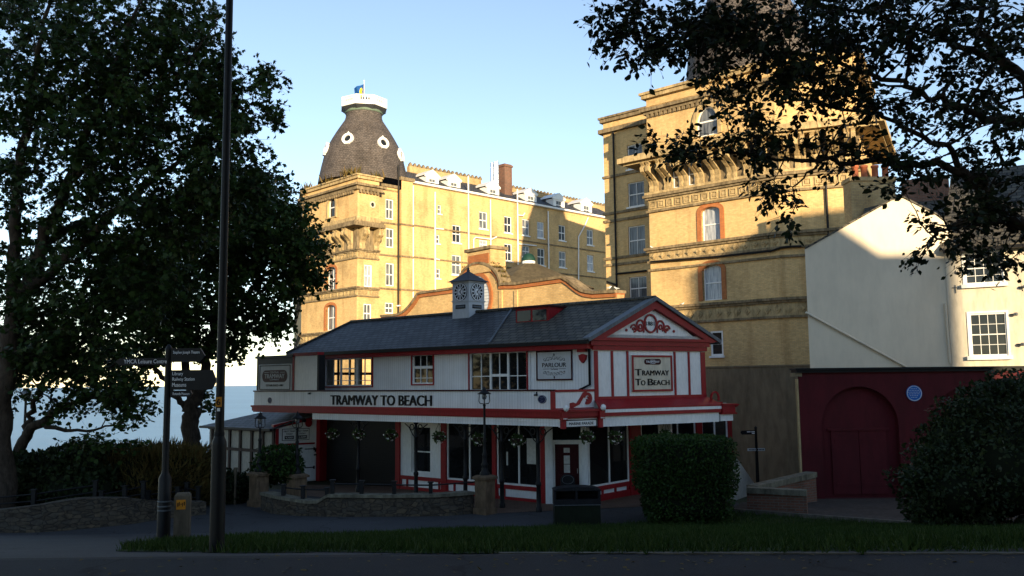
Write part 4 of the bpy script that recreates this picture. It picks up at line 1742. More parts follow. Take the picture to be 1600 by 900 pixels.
# ------------------------------------------------------------------ timber annex at the left end
pL = L.pt(L.u(496, 690), 0, 0)
KA = along(pL, -tG, 430, 700)
AF = Fr(KA, tL)          # front wall (u negative to the left)
AR = frame2(KA, pL)      # return wall with the door
annex = thing('ticket_annex', 'low white timber framed annex with slate lean-to roof left of the tramway building', 'annex', (KA.x, KA.y, ZB))
uAl = AF.u(327, 690)
zae = AF.z(380, 668)
zah = AR.z(487, 654)
zab = ZB - 1.2
m = MB()
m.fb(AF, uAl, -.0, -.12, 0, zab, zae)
P(m, 'front_wall', 'dimmed_white', annex)
m = MB()
m.prism(AR, [(0.02, ZB), (AR.len, ZB), (AR.len, zah), (0.02, zae)], -.12, 0)
P(m, 'return_wall', 'white', annex)
m = MB()
for px in (332, 344.5, 359.5, 376, 394, 411.5, 428):
    u = AF.u(px, 700)
    m.fb(AF, u - .07, u + .07, .002, .06, zab, zae)
    if px not in (332, 428):
        for sg in (-1, 1):
            m.prism(AF, [(u + sg * .07, zae), (u + sg * .07, zae - .22), (u + sg * .13, zae - .08), (u + sg * .28, zae - .001)], .003, .055)
zm_ = AF.z(380, 702.5)
m.fb(AF, uAl, 0, .0025, .058, zm_ - .06, zm_ + .06)
m.fb(AF, uAl, 0, .0035, .07, zae - .12, zae + .02)
P(m, 'timber_frame', 'timber_dark', annex)
m = MB()
m.fb(AR, 0, .12, .002, .05, ZB, zae)
th = .16
m.prism(AR, [(-.1, zae), (AR.len, zah), (AR.len, zah + th), (-.1, zae + th)], -.2, .06)
zdl = AR.z(465, 695)
m.fb(AR, .12, AR.len * .93, .002, .03, zdl, zdl + .07)
P(m, 'red_trim', 'red', annex)
oA = (KA - L.P).dot(L.n)
eave0, eave1 = AF.pt(uAl - .25, .25, zae + .02), AF.pt(.1, .25, zae + .02)
top0 = L.pt((AF.pt(uAl * .72, 0, 0) - C0).dot(L.t), OC - .3, zcor0 + .02)
top1 = L.pt((AF.pt(.1, 0, 0) - C0).dot(L.t) + .8, .0, zcor0 + .02)
m = MB()
tb0 = AF.pt(uAl * .60, -1.9, zcor0 + .02); tb1 = AF.pt(1.2, -1.9, zcor0 + .02)
m.slab([eave0, eave1, AF.pt(.35, -.9, zae + .02 + (zcor0 - zae) * .55), tb1, tb0], .06)
m.slab([AF.pt(uAl - .25, -5, zae + .02), eave0, tb0, AF.pt(uAl * .6, -5, zcor0 + .02)], .06)
P(m, 'lean_to_roof', 'slate', annex)
m = MB()
m.fb(AF, uAl - .27, .1, .25, .34, zae - .07, zae + .02)
P(m, 'gutter', 'black', annex)
m = MB(); fl3 = frame2(AF.pt(uAl, -5, 0), AF.pt(uAl, 0, 0))
m.fb(fl3, 0, fl3.len - .121, -.12, 0, zab - 2, zae)
P(m, 'flank_wall', 'timber_dark', annex)
# door
B = AR.box(456, 491, 697, 757)
m = MB()
m.fb(AR, B[0], B[1], .002, .04, ZB + .05, B[3])
dd = P(m, 'door', 'white', annex)
m = MB()
for y in (701.5, 730.5):
    z = AR.z(480, y)
    m.fb(AR, B[1] - .42, B[1] - .02, .041, .055, z - .02, z + .02)
    m.fb(AR, B[1] - .06, B[1] - .0, .041, .06, z - .06, z + .06)
P(m, 'strap_hinge', 'black', dd)
m = MB()
for px, y0, y1, hw in ((492, 700, 706, .03), (492.5, 709.5, 711.5, .07)):
    u = AR.u(px, 705)
    m.fb(AR, u - hw, u + hw, .002, .06, AR.z(px, y1), AR.z(px, y0))
P(m, 'intercom', 'black', annex)
# the tram times board
B = AR.box(440.5, 483, 669.5, 688)
m = MB(); m.fb(AR, B[0], B[1], .003, .03, B[2], B[3])
tb = P(m, 'times_board', 'sign_black', annex)
uc = (B[0] + B[1]) / 2
W = B[1] - B[0]; H = B[3] - B[2]
m = MB()
for a, b in ((B[0] + .02, uc - .01), (uc + .01, B[1] - .02)):
    m.fb(AR, a, b, .0302, .034, B[2] + .02, B[3] - .02)
P(m, 'board_face', 'white', tb)
m = MB(); m2 = MB()
for sg, l1, l2 in ((-1, 'FIRST TRAM', '9:30AM'), (1, 'LAST TRAM', '5:45PM')):
    c_ = uc + sg * W * .24
    text(l1, AR, c_, B[2] + H * .78, w=W * .40, h=H * .14, o=.0345, th=.004, mb=m, bold=.02)
    text('TODAY', AR, c_, B[2] + H * .56, w=W * .24, h=H * .13, o=.0345, th=.004, mb=m, bold=.02)
    m.fb(AR, c_ - W * .17, c_ + W * .17, .0345, .038, B[2] + H * .12, B[2] + H * .40)
    text(l2, AR, c_, B[2] + H * .26, w=W * .27, h=H * .15, o=.0385, th=.004, mb=m2, bold=.015)
P(m, 'lettering', 'sign_black', tb)
P(m2, 'times_lettering', 'sign_white', tb)
# red disc and a black lamp by the verge
u, z = AR.at(481.5, 660.5)
m = MB(); m.disc(AR, u, z, .13, .17, .003, .09, 18)
P(m, 'alarm_disc', 'red', annex)
u, z = AR.at(474.5, 657.5)
m = MB(); m.disc(AR, u, z, .07, .06, .003, .1, 12)
P(m, 'wall_lamp', 'black', annex)
# ------------------------------------------------------------------ the grand hotel
tA = Vector((.69, -.72, 0)).normalized()    # left tower, left facet (rightwards)
tB = Vector((.72, .695, 0)).normalized()    # right facets and the wing
V2 = at2(558, 400, 88)
V1 = along(V2, -tA, 472, 400)
V0 = along(V1, Vector((-.25, .97, 0)).normalized(), 461, 420)
V00 = V0 + Vector((.55, .83, 0)) * 8
V3 = along(V2, tB, 592, 400)
V3b = V3 + Vector((-.695, .72, 0)) * .9      # set back bay
V4b = along(V3b, tB, 623, 400)
V4 = V4b + Vector((.695, -.72, 0)) * .45
V5 = along(V4, tB, 645, 400)
V5b = V5 + Vector((-.695, .72, 0)) * .35
V6 = along(V5b, tB, 968, 400)
hotel = thing('grand_hotel', 'tall yellow brick hotel with domed corner towers behind the tramway building', 'hotel', (V2.x, V2.y, -6))
ZH = -6.0


def HP(mb, name, mt, parent=None):
    return mb.build(name, M[mt] if isinstance(mt, str) else mt, parent or hotel)


FA, FB, FC, FD, FW = frame2(V1, V2), frame2(V2, V3), frame2(V3b, V4b), frame2(V4, V5), frame2(V5b, V6)
Fs = frame2(V0, V1)
TW = [V00, V0, V1, V2, V3, V3b]
zpar = zat(558, 273, V2)
zcorn = zat(558, 292, V2)
zbal1, zbal0 = zat(558, 349, V2), zat(558, 355, V2)
zfr1, zfr0 = zat(558, 388, V2), zat(558, 398, V2)
zb1 = zat(558, 449, V2)
zb2 = zat(558, 512, V2)


def holes_from(fr, specs, o=0):
    return [fr.box(*s[:4], o) + ((s[4],) if len(s) > 4 else ()) for s in specs]


# windows by picture position
hA = holes_from(FA, [(513.5, 524.5, 308.5, 339.5, .75), (509.5, 524.5, 417, 453, .35), (508.5, 524, 476.5, 516, .35)])
hB = holes_from(FB, [(569, 581.5, 413.5, 448.5), (568, 580.5, 474.5, 505), (572, 579.6, 366, 388, .45)])
hC = holes_from(FC, [(602.6, 615, 311, 342.7), (603, 615.3, 356.7, 387), (602.7, 615.8, 411, 447), (601.5, 615, 472.7, 490)])
wing_w = [(706.7, 720, 351.7, 379.4), (706, 720.5, 398.6, 429.4), (748.6, 761.7, 330.8, 357.8), (749, 761.7, 375, 388.5),
          (787.8, 799.7, 338, 364), (787.8, 800.3, 380.8, 407.8), (816, 827, 342.5, 368), (816, 827.8, 384, 401.5), (839.4, 850.3, 346.7, 372), (839.7, 851.4, 388, 414.7),
          (873, 883.6, 352, 376), (873.6, 884.4, 392.8, 418), (917, 927, 359, 383), (917.5, 927.8, 398.6, 424),
          (684, 689.4, 320, 334), (681.7, 687, 366.7, 380.6), (682, 687.8, 419.7, 435)]
hW = holes_from(FW, wing_w)
zwe = zat(645, 284, V5b)           # wing eave height
m = MB()
wall(m, FA, 0, FA.len, ZH, zpar - .35, hA, .45)
wall(m, FB, 0, FB.len, ZH, zpar - .35, hB, .3)
wall(m, Fs, 0, Fs.len, ZH, zpar - .35)
f00 = frame2(V00, V0); wall(m, f00, 0, f00.len, ZH, zpar - .35)
fr3 = frame2(V3, V3b); wall(m, fr3, 0, fr3.len, ZH, zpar - .35)
wall(m, FC, 0, FC.len, ZH, zpar - .5, hC, .28)
f4 = frame2(V4b, V4); wall(m, f4, 0, f4.len, ZH, zpar - .6)
wall(m, FD, 0, FD.len, ZH, zpar + .4)
f5 = frame2(V5, V5b); wall(m, f5, 0, f5.len, ZH, zpar + .4)
m.slab([p + Vector((0, 0, zpar - .7)) for p in (V00, V0, V1, V2, V3, V3b, V4b, V4b + Vector((-.695, .72, 0)) * 6)], .2)
HP(m, 'tower_wall', 'brick')
m = MB()
wall(m, FW, 0, FW.len, ZH, zwe, hW, .26)
HP(m, 'wing_wall', 'brick')

# cornices, bands
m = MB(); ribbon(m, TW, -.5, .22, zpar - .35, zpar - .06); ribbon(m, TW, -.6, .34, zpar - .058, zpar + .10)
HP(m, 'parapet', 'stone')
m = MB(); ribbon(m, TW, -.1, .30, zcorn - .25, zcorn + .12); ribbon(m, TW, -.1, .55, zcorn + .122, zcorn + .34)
n = int(FA.len / .42)
for fr_ in (FA, FB):
    for i in range(int(fr_.len / .42)):
        m.fb(fr_, .1 + i * .42, .31 + i * .42, 0, .28, zcorn - .55, zcorn - .252)
HP(m, 'cornice', 'stone_dark')
m = MB()
zz = zat(558, 341, V2)
ribbon(m, TW, -.1, .12, zz - .25, zz + .25)
zz2 = zat(558, 399, V2)
for za, h, o in ((zb1, .34, .35), (zb1 - .9, .16, .14), (zb2 - 1.1, .36, .38), (zb2 - 2.1, .16, .14)):
    pass
HP(m, 'string_course', 'stone')
BAL = [V1 + (V1 - V2).normalized() * .0, V2, V3]
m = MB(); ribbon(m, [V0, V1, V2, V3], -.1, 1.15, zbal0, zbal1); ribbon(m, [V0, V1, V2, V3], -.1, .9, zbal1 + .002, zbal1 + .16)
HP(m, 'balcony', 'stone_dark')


def corbel(fr, u, zt, zb, ow, w, name='corbel', mt='stone'):
    m = MB()
    H = zt - zb
    prof = [(0.0, zb), (.16, zb), (.20, zb + H * .10), (.13, zb + H * .2), (.28, zb + H * .38), (.62 * ow, zb + H * .55), (ow * .95, zb + H * .66), (ow, zb + H * .80), (ow * .86, zb + H * .9), (ow, zt), (0, zt)]
    for a, b in ((u - w / 2, u - w * .12), (u + w * .12, u + w / 2)):
        n = len(prof)
        A = [fr.pt(a, o, z) for o, z in prof]; B = [fr.pt(b, o, z) for o, z in prof]
        fs = [tuple(range(n)), tuple(range(2 * n - 1, n - 1, -1))] + [(i, n + i, n + (i + 1) % n, (i + 1) % n) for i in range(n)]
        m.add(A + B, fs)
    A = [(o * .88, z) for o, z in prof]
    n = len(A)
    X = [fr.pt(u - w * .12, o, z) for o, z in A]; Y = [fr.pt(u + w * .12, o, z) for o, z in A]
    m.add(X + Y, [tuple(range(n)), tuple(range(2 * n - 1, n - 1, -1))] + [(i, n + i, n + (i + 1) % n, (i + 1) % n) for i in range(n)])
    m.fb(fr, u - w * .6, u + w * .6, 0, .14, zb - H * .22, zb)
    return HP(m, name, mt)


m = MB(); ribbon(m, [V1, V2, V3], -.1, .02, zfr1 + .05, zbal0 - .01); HP(m, 'corbel_shade_strip', 'stone_dark')  # dark strip painted in for the shade between the corbels
for i in range(6):
    corbel(FA, FA.len * (.12 + .155 * i), zbal0, zfr1 + .05, 1.0, .72)
for u in (.20, .86):
    corbel(FB, FB.len * u, zbal0, zfr1 + .05, 1.0, .62)


def frieze(path_frames, z0, z1, name, step=.62, mt='stone', diamond=False):
    m = MB()
    for fr_ in path_frames:
        n = max(1, int(fr_.len / step))
        st = fr_.len / n
        for i in range(n):
            u = (i + .5) * st
            zc, h = (z0 + z1) / 2, (z1 - z0) * .36
            wd = st * .36
            if diamond:
                m.prism(fr_, [(u - wd, zc), (u, zc - h), (u + wd, zc), (u, zc + h)], .0, .10)
                m.prism(fr_, [(u - wd * .45, zc), (u, zc - h * .45), (u + wd * .45, zc), (u, zc + h * .45)], .1, .16)
            else:
                t_ = .07
                m.fb(fr_, u - wd, u + wd, .0, .10, zc + h - t_, zc + h); m.fb(fr_, u - wd, u + wd, .0, .10, zc - h, zc - h + t_)
                m.fb(fr_, u - wd, u - wd + t_, .0, .10, zc - h + t_, zc + h - t_); m.fb(fr_, u + wd - t_, u + wd, .0, .10, zc - h + t_, zc + h - t_)
                m.fb(fr_, u - wd * .45, u + wd * .45, .0, .09, zc - h * .45, zc + h * .45)
    return HP(m, name, mt)


def bandset(path, frames, ztop, h, name, diamond=False, o=.0):
    """cornice with a decorated strip under it"""
    m = MB()
    ribbon(m, path, -.1, .30 + o, ztop - .16, ztop)
    ribbon(m, path, -.1, .17 + o, ztop - .30, ztop - .162)
    ribbon(m, path, -.1, .15 + o, ztop - h - .14, ztop - h)
    HP(m, name, 'stone_dark')
    m = MB(); ribbon(m, path, -.1, .035, ztop - h + .001, ztop - .301)
    HP(m, 'frieze_ground', 'stone')
    frieze(frames, ztop - h + .04, ztop - .32, 'frieze', diamond=diamond)


bandset(TW[:5], [FA, FB], zfr1 + .0, .85, 'band_cornice')
bandset(TW[:5], [FA, FB], zb1 + .1, .85, 'band_cornice')
bandset(TW[:5], [FA, FB], zat(472, 522, V1), .9, 'band_cornice')
# plain brick bands on the bay, pier and wing
m = MB()
for y in (345, 396, 449, 500):
    z = zat(600, y, V3b)
    ribbon(m, [V3b, V4b, V4, V5, V5b], -.05, .09, z - .12, z + .06)
for (xa, ya) in ((670, 355), (670, 404), (670, 455)):
    pz = along(V5b, tB, xa, ya)
    z = zat(xa, ya, pz)
    ribbon(m, [V5b, V6], -.05, .09, z - .10, z + .06)
HP(m, 'string_course', 'stone_dark')
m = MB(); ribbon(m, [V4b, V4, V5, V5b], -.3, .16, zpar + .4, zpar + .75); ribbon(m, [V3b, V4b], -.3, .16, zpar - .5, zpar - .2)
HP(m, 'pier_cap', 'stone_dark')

# orange brick surrounds on the left tower
def surround(fr, h, wd, o=.04, name='window_surround'):
    a, b, c, d = h[:4]
    m = MB()
    m.fb(fr, a - wd, a, -.4, o, c, d - (h[4] if len(h) > 4 else 0))
    m.fb(fr, b, b + wd, -.4, o, c, d - (h[4] if len(h) > 4 else 0))
    if len(h) > 4:
        uc, w_ = (a + b) / 2, (b - a) / 2
        m.ring(fr, uc, d - h[4], w_ + wd, h[4] + wd, wd, -.4, o, 0, 180, 16)
    else:
        m.fb(fr, a - wd, b + wd, -.4, o, d, d + wd)
    HP(m, name, 'brick_orange')


for h in hA[1:]:
    surround(FA, h, .28)
sash(hotel, FA, *hA[0][:4], -.12, M['white'], M['glass'], fw=.10, nu=1, nz=(1, 1), bar=.05, arch=hA[0][4])
m = MB(); a, b, c, d = hA[0][:4]
m.ring(FA, (a + b) / 2, d - .75, (b - a) / 2 + .3, 1.05, .28, .0, .12, 0, 180, 16)
m.fb(FA, a - .3, a - .02, 0, .12, c, d - .75); m.fb(FA, b + .02, b + .3, 0, .12, c, d - .75)
m.fb(FA, (a + b) / 2 - .18, (a + b) / 2 + .18, 0, .2, d + .1, d + .75)
for k in range(4):
    u = a + (b - a) * (k + .5) / 4
    m.fb(FA, u - .11, u + .11, 0, .14, c - 1.2, c - .12)
m.fb(FA, a - .35, b + .35, 0, .2, c - .12, c - .01)
HP(m, 'stone_surround', 'stone')
for h in hA[1:]:
    sash(hotel, FA, *h[:4], -.3, M['white'], M['glass_blind'], fw=.10, nu=2, nz=(1, 1), bar=.05)
for i, h in enumerate(hB):
    sash(hotel, FB, *h[:4], -.1, M['white'], M['glass_curtain'] if i == 0 else M['glass_blind'], fw=.12, nu=2, nz=(1, 1), bar=.06, arch=(h[4] if len(h) > 4 else 0))
for h in hC:
    sash(hotel, FC, *h[:4], -.1, M['white'], M['glass_blind'], fw=.12, nu=2, nz=(1, 1), bar=.06)
for i, h in enumerate(hW):
    sash(hotel, FW, *h[:4], -.1, M['white'], M[('glass', 'glass_blind', 'glass_blind', 'glass_curtain', 'glass')[i % 5] if i < 14 else 'glass_blind'], fw=.11 if i < 14 else .08, nu=2 if i < 14 else 1, nz=(1, 1), bar=.055, sill=(.1, .14, .1))
# oculus on the right facet
u, z = FB.at(581.6, 320)
r = 5.2 * V2.y / FPX
m = MB(); m.ring(FB, u, z, r, r * 1.05, r * .35, .0, .1, 0, 360, 20)
oc = HP(m, 'oculus', 'cream')
m = MB(); m.disc(FB, u, z, r * .66, r * .68, .004, .02, 18); HP(m, 'pane', 'glass', oc)

# dome of the left tower
TC = at2(568, 280, 95.2)


def dome(ctr, prof, name, y0):
    m = MB()
    m.lathe(ctr[:2], prof, 40)
    return HP(m, name, 'dome_slate')


k = TC.y / FPX
prof_px = [(71.5, 290), (69.8, 280), (66.8, 266), (62.6, 249), (59.2, 238), (54.8, 228.5), (49.4, 219), (43, 208.5), (36.6, 199), (30.4, 190), (28.8, 185), (28.5, 178)]
prof = [(r * k, zat(568, y, TC)) for r, y in prof_px]
dm_ = dome(TC, prof, 'dome', 0)
m = MB()
z0, z1 = zat(568, 179.5, TC), zat(568, 173, TC)
m.lathe(TC[:2], [(29 * k, z0), (30 * k, z0 + .05), (30 * k, z1), (28 * k, z1 + .05)], 40)
HP(m, 'dome_collar', 'copper', dm_)
# octagonal white gallery
zg0, zg1 = zat(568, 172, TC), zat(568, 158, TC)
oct_ = [TC + Vector((math.cos(R(22.5 + 45 * i + 12)), math.sin(R(22.5 + 45 * i + 12)), 0)) * (38.5 * k) for i in range(8)]
oct_ = oct_[::1]
m = MB()
m.lathe(TC[:2], [(29 * k, zg0 - .45), (35 * k, zg0 - .15), (37.2 * k, zg0 - .03)], 8, smooth=False, a0=R(34.5))
HP(m, 'gallery_soffit', 'lead_dark', dm_)
m = MB()
m.lathe(TC[:2], [(38 * k, zg0 - .02), (38.5 * k, zg0), (38.5 * k, zg0 + .42), (36.5 * k, zg0 + .42)], 8, smooth=False, a0=R(34.5))
gal = HP(m, 'gallery', 'white', dm_)
m = MB()
for i in range(8):
    fr_ = frame2(oct_[i], oct_[(i + 1) % 8])
    m.fb(fr_, -.0, fr_.len, -.14, .0, zg1 - .12, zg1)
    m.fb(fr_, 0, .35, -.13, -.005, zg0 + .42, zg1 - .12)
    m.fb(fr_, fr_.len - .35, fr_.len, -.13, -.005, zg0 + .42, zg1 - .12)
    nb = 5
    for j in range(nb):
        u = .45 + (fr_.len - .9) * j / (nb - 1)
        m.fb(fr_, u - .05, u + .05, -.11, -.03, zg0 + .42, zg1 - .12)
HP(m, 'balustrade', 'white', dm_)
m = MB(); m.lathe(TC[:2], [(34 * k, zg0 + .1), (34 * k, zg0 + .25), (33 * k, zg1 - .25), (12 * k, zg1 - .1), (.01, zg1 + .0)], 16); HP(m, 'gallery_dark_drum', 'lead_dark', dm_)  # dark drum raised inside so the balustrade gaps read as shade
# round lucarnes
for i, (px, py, rr) in enumerate(((553, 231.5, 9.6), (605, 236, 8.6), (513.5, 240, 8), (632, 248, 8))):
    zc = zat(568, py, TC)
    rad = np.interp(zc, [p[1] for p in prof], [p[0] for p in prof])
    off = (px - 568) * k / rad
    off = max(-.97, min(.97, off))
    th_ = math.asin(off)
    nrm = Vector((math.sin(th_), -math.cos(th_), 0))
    e_ = .4
    zs_ = [p[1] for p in prof]; rs_ = [p[0] for p in prof]
    dr = (np.interp(zc + e_, zs_, rs_) - np.interp(zc - e_, zs_, rs_)) / (2 * e_)
    hd = Vector((math.cos(th_), math.sin(th_), 0))
    fr_ = FrH(TC + nrm * rad + Vector((0, 0, zc)), hd, (nrm * dr + Vector((0, 0, 1))).lerp(Vector((0, 0, 1)), .35))
    r = 9.4 * k
    m = MB()
    m.ring(fr_, 0, 0, r, r, r * .42, -.4, .22, 0, 360, 28)
    m.prism(fr_, [(-r * .16, r * .92), (r * .16, r * .92), (r * .05, r * 1.3), (-r * .05, r * 1.3)], -.2, .2)
    m.fb(fr_, -r * .45, r * .45, -.3, .24, -r * 1.04, -r * .88)
    lw_ = HP(m, 'lucarne', 'white', dm_)
    m = MB(); m.disc(fr_, 0, 0, r * .62, r * .62, .02, .08, 20); HP(m, 'pane', 'glass', lw_)
# tufts of weeds on the parapet
for px, n_ in ((545, 70), (518, 50), (480, 40), (600, 25), (553, 50)):
    b = along(V2, -tA, px, 272) if px < 558 else along(V2, tB, min(px, 590), 272)
    wp = np.array([(b.x + random.gauss(0, .35), b.y + random.gauss(.2, .25), zpar + .05) for _ in range(n_)])
    wd = np.array([(random.gauss(0, .5), random.gauss(0, .5), 1) for _ in range(n_)])
    leaf_mesh('weeds', wp, wd, unit(n_), .4 + .7 * RNG.random(n_), 'blade', M['leaf_straw'], wid=.16, parent=hotel)

# flag and pole: the flag hangs from its pole
fpz = zat(566, 127, TC)
m = MB(); m.tube([Vector((TC.x, TC.y, zg0)), Vector((TC.x, TC.y, fpz))], [.06, .035], 8)
pole = thing('flagpole', 'thin white flagpole standing on the gallery of the left dome', 'flagpole', (TC.x, TC.y, zg1 + .2))
m.lathe(TC[:2], [(.001, fpz), (.09, fpz + .06), (.001, fpz + .16)], 8)
m.build('pole', M['white'], pole)
m = MB()
ft, fb_ = zat(566, 131, TC), zat(566, 155, TC)
nu, nv = 12, 8
vs = []
for j in range(nv + 1):
    for i in range(nu + 1):
        f = i / nu; h = j / nv
        x = -f * 17 * k * (.95 - .2 * h) + .04 * math.sin(9 * f + 3 * h)
        z = ft + (fb_ - ft) * h - f * .45 * (1 - h * .5)
        y = .22 * math.sin(7 * f + 2.2 * h) * f
        vs.append((TC.x - .04 + x, TC.y + y, z))
m.add(vs, [(j * (nu + 1) + i, j * (nu + 1) + i + 1, (j + 1) * (nu + 1) + i + 1, (j + 1) * (nu + 1) + i) for j in range(nv) for i in range(nu)], True)
flag = m.build('flag', M['flag_blue'], None, (TC.x, TC.y, fb_))
tag(flag, 'blue flag with a yellow emblem hanging limply from the dome flagpole', 'flag', None)
m = MB()
for (cx, cz, rx, rz_) in ((.28, .35, .13, .16), (.30, .58, .16, .18), (.26, .80, .12, .10), (.36, .45, .08, .10)):
    pts = []
    for a in range(12):
        f = cx + rx * math.cos(a * math.pi / 6) * .8; h = cz + rz_ * math.sin(a * math.pi / 6)
        x = -f * 17 * k * (.95 - .2 * h) + .04 * math.sin(9 * f + 3 * h)
        z = ft + (fb_ - ft) * h - f * .45 * (1 - h * .5)
        y = .22 * math.sin(7 * f + 2.2 * h) * f
        pts.append((TC.x - .04 + x, TC.y + y - .02 - .004 * cx, z))
    m.poly(pts)
m.build('emblem', M['flag_yellow'], flag)

# ---- wing roof, dormers, rear cresting wall, chimney, flues, pipes
back = Vector((-.695, .72, 0))
zrt = zwe + 2.1
m = MB()
m.slab([V5b - back * .35 + Vector((0, 0, zwe)), V6 - back * .35 + Vector((0, 0, zwe)), V6 + back * 3.6 + Vector((0, 0, zrt)), V5b + back * 3.6 + Vector((0, 0, zrt))], .12)
HP(m, 'wing_roof', 'slate')
m = MB(); ribbon(m, [V5b, V6], .2, .42, zwe - .16, zwe + .05); ribbon(m, [V5b, V6], .0, .2, zwe - .2, zwe - .05)
HP(m, 'gutter', 'white')
RW = [along(V5b + back * 3.9, tB, 640, 262), along(V5b + back * 3.9, tB, 966, 310)]
frw = frame2(*RW)
pw = along(RW[0], tB, 656, 262)
zcw = zat(656, 262, pw)
m = MB()
gap0, gap1 = frw.u(752, 275), frw.u(797, 280)
m.fb(frw, 0, gap0, -.5, 0, zwe, zcw); HP(m, 'rear_parapet', 'brick_old'); m = MB(); m.fb(frw, gap1, frw.len, -.5, 0, zwe, zcw - .25)
HP(m, 'rear_parapet', 'brick_old')
mm_ = [MB(), MB()]
u = 0
while u < frw.len:
    if not gap0 < u < gap1:
        zt_ = zcw if u < gap0 else zcw - .25
        m = mm_[0] if u < gap0 else mm_[1]
        m.prism(frw, [(u + .03, zt_ + .002), (u + .43, zt_ + .002), (u + .43, zt_ + .2), (u + .23, zt_ + .46), (u + .03, zt_ + .2)], -.35, -.05)
    u += .62
for m in mm_:
    HP(m, 'cresting', 'stone_dark')
for px, py in ((675, 283), (709, 297), (770, 308), (829, 319), (873, 328), (916, 336)):
    p = along(V5b + back * .55, tB, px, py)
    fr_ = Fr(p, tB)
    s_ = p.y / FPX
    w_ = 25 * s_
    zb_ = zwe + .05
    zt_ = zb_ + 25 * s_
    m = MB()
    m.prism(fr_, [(-w_ / 2, zb_ - .3), (w_ / 2, zb_ - .3), (w_ / 2, zt_ - .65), (0, zt_ - .05), (-w_ / 2, zt_ - .65)], -2.2, -.0)
    do = HP(m, 'dormer', 'lead')
    m = MB()
    wall(m, fr_, -w_ / 2 - .04, w_ / 2 + .04, zb_ - .3, zt_ - .65, [(-w_ * .27, w_ * .27, zb_ + .05, zt_ - .85)], .1, o=.06)
    m.prism(fr_, [(-w_ / 2 - .2, zt_ - .70), (w_ / 2 + .2, zt_ - .70), (w_ / 2 + .2, zt_ - .55), (0, zt_ + .12), (-w_ / 2 - .2, zt_ - .55)], -.02, .14)
    m.fb(fr_, -w_ / 2 - .04, -w_ / 2, -1.2, .06, zb_ - .2, zt_ - .65)
    for sg in (-1, 1):
        m.slab([fr_.pt(sg * (w_ / 2 + .24), .16, zt_ - .50), fr_.pt(0, .16, zt_ + .17), fr_.pt(0, -2.4, zt_ + .17), fr_.pt(sg * (w_ / 2 + .24), -2.4, zt_ - .50)][::sg], .06)
    HP(m, 'dormer_front', 'white', do)
    sash(do, fr_, -w_ * .27, w_ * .27, zb_ + .05, zt_ - .85, .02, M['white'], M['glass_curtain'], fw=.06, nu=2, nz=(1, 1), bar=.04)
    m = MB(); m.fb(fr_, -w_ * .25, w_ * .25, .28, .45, zb_ - 1.05, zb_ - .32)
    HP(m, 'eaves_grille', 'grey_paint', do)
p = along(V5b + back * 2.2, tB, 789, 280)
fr_ = Fr(p, tB)
s_ = p.y / FPX
m = MB()
zt_ = zat(789, 262, p)
m.fb(fr_, -.62, .62, -.6, .6, zwe - .2, zt_)
m.fb(fr_, -.72, .72, -.7, .7, zt_, zt_ + .22); m.fb(fr_, -.6, .6, -.58, .58, zt_ + .22, zt_ + .34)
HP(m, 'chimney_stack', 'brick_red')
for px, y1 in ((768.5, 255), (773, 253.5), (777, 253)):
    p = along(V5b + back * 1.7, tB, px, 280)
    m = MB(); m.tube([p + Vector((0, 0, zwe + .4)), p + Vector((0, 0, zat(px, y1, p)))], .17 if px < 776 else .2, 12)
    HP(m, 'flue', 'steel')
for px, y0, y1 in ((645.5, 290, 470), (680, 300, 460), (732, 275, 395), (766.5, 312, 385), (809, 296, 420), (857, 330, 425)):
    p = along(V5b - back * .16, tB, px, (y0 + y1) / 2)
    m = MB(); m.tube([p + Vector((0, 0, zat(px, y1, p))), p + Vector((0, 0, zat(px, y0, p)))], .085, 8)
    HP(m, 'drainpipe', 'white')
fp_ = Fr(V5b - back * .16, tB)


def pip(pts, rad=.08):
    P_ = []
    for px, py in pts:
        u, z = fp_.at(px, py)
        P_.append(fp_.pt(u, 0, z))
    m = MB(); m.tube(P_, rad, 8)
    HP(m, 'drainpipe', 'white')


pip([(919, 340), (914, 352), (904, 370), (904, 440)])
pip([(740, 392), (740, 374), (743, 371), (768, 374), (776, 370)])
pip([(809, 336), (817, 337), (820, 333)])
pip([(809, 381), (838, 384)])
pip([(680, 357), (693, 358)])
pip([(680, 404), (687, 406)])
pip([(620, 478), (640, 476)])
m = MB()
p = at2(622.5, 400, V4b.y - .25)
m.tube([p + Vector((0, 0, zat(622.5, 490, p))), p + Vector((0, 0, zat(622.5, 258, p)))], .10, 8)
HP(m, 'downpipe', 'black')
# ------------------------------------------------------------------ right tower
R1 = at2(1016, 400, 58)
t1 = Vector((.738, -.674, 0)).normalized()
t2 = Vector((.93, -.37, 0)).normalized()
R2 = along(R1, t1, 1220, 400)
R3 = along(R2, t2, 1347, 300)
R4 = R3 + Vector((.45, .89, 0)) * 9
nb1 = Vector((t1.y, -t1.x, 0)) * -1   # inward
S1 = R1 + nb1 * 3.8
S0 = along(S1, -t1, 945.5, 350)
S00 = S0 + Vector((.60, .80, 0)) * 8
F1, F2, F3, FR, FL = frame2(R1, R2), frame2(R2, R3), frame2(R3, R4), frame2(S0, S1), frame2(S1, R1)
ZT = -6.5
zp1 = zat(1014, 149, R1)
zrp = zat(944.5, 187, S0)
h1 = holes_from(F1, [(1088, 1121.5, 166, 212, 1.1), (1096, 1125.5, 323, 377, .3), (1098, 1128, 414, 469, .3), (1110.5, 1130, 517, 556)])
hR = holes_from(FR, [(980, 1003.5, 225, 263), (981, 1006.5, 284, 322), (981.5, 1008, 352.5, 398), (983, 1010.5, 432, 468.5)])
m = MB()
zst = zat(1180, 571, along(R1, t1, 1180, 571))      # top of the cement render
wall(m, F1, 0, F1.len, zst, zp1 - .3, h1, .35)
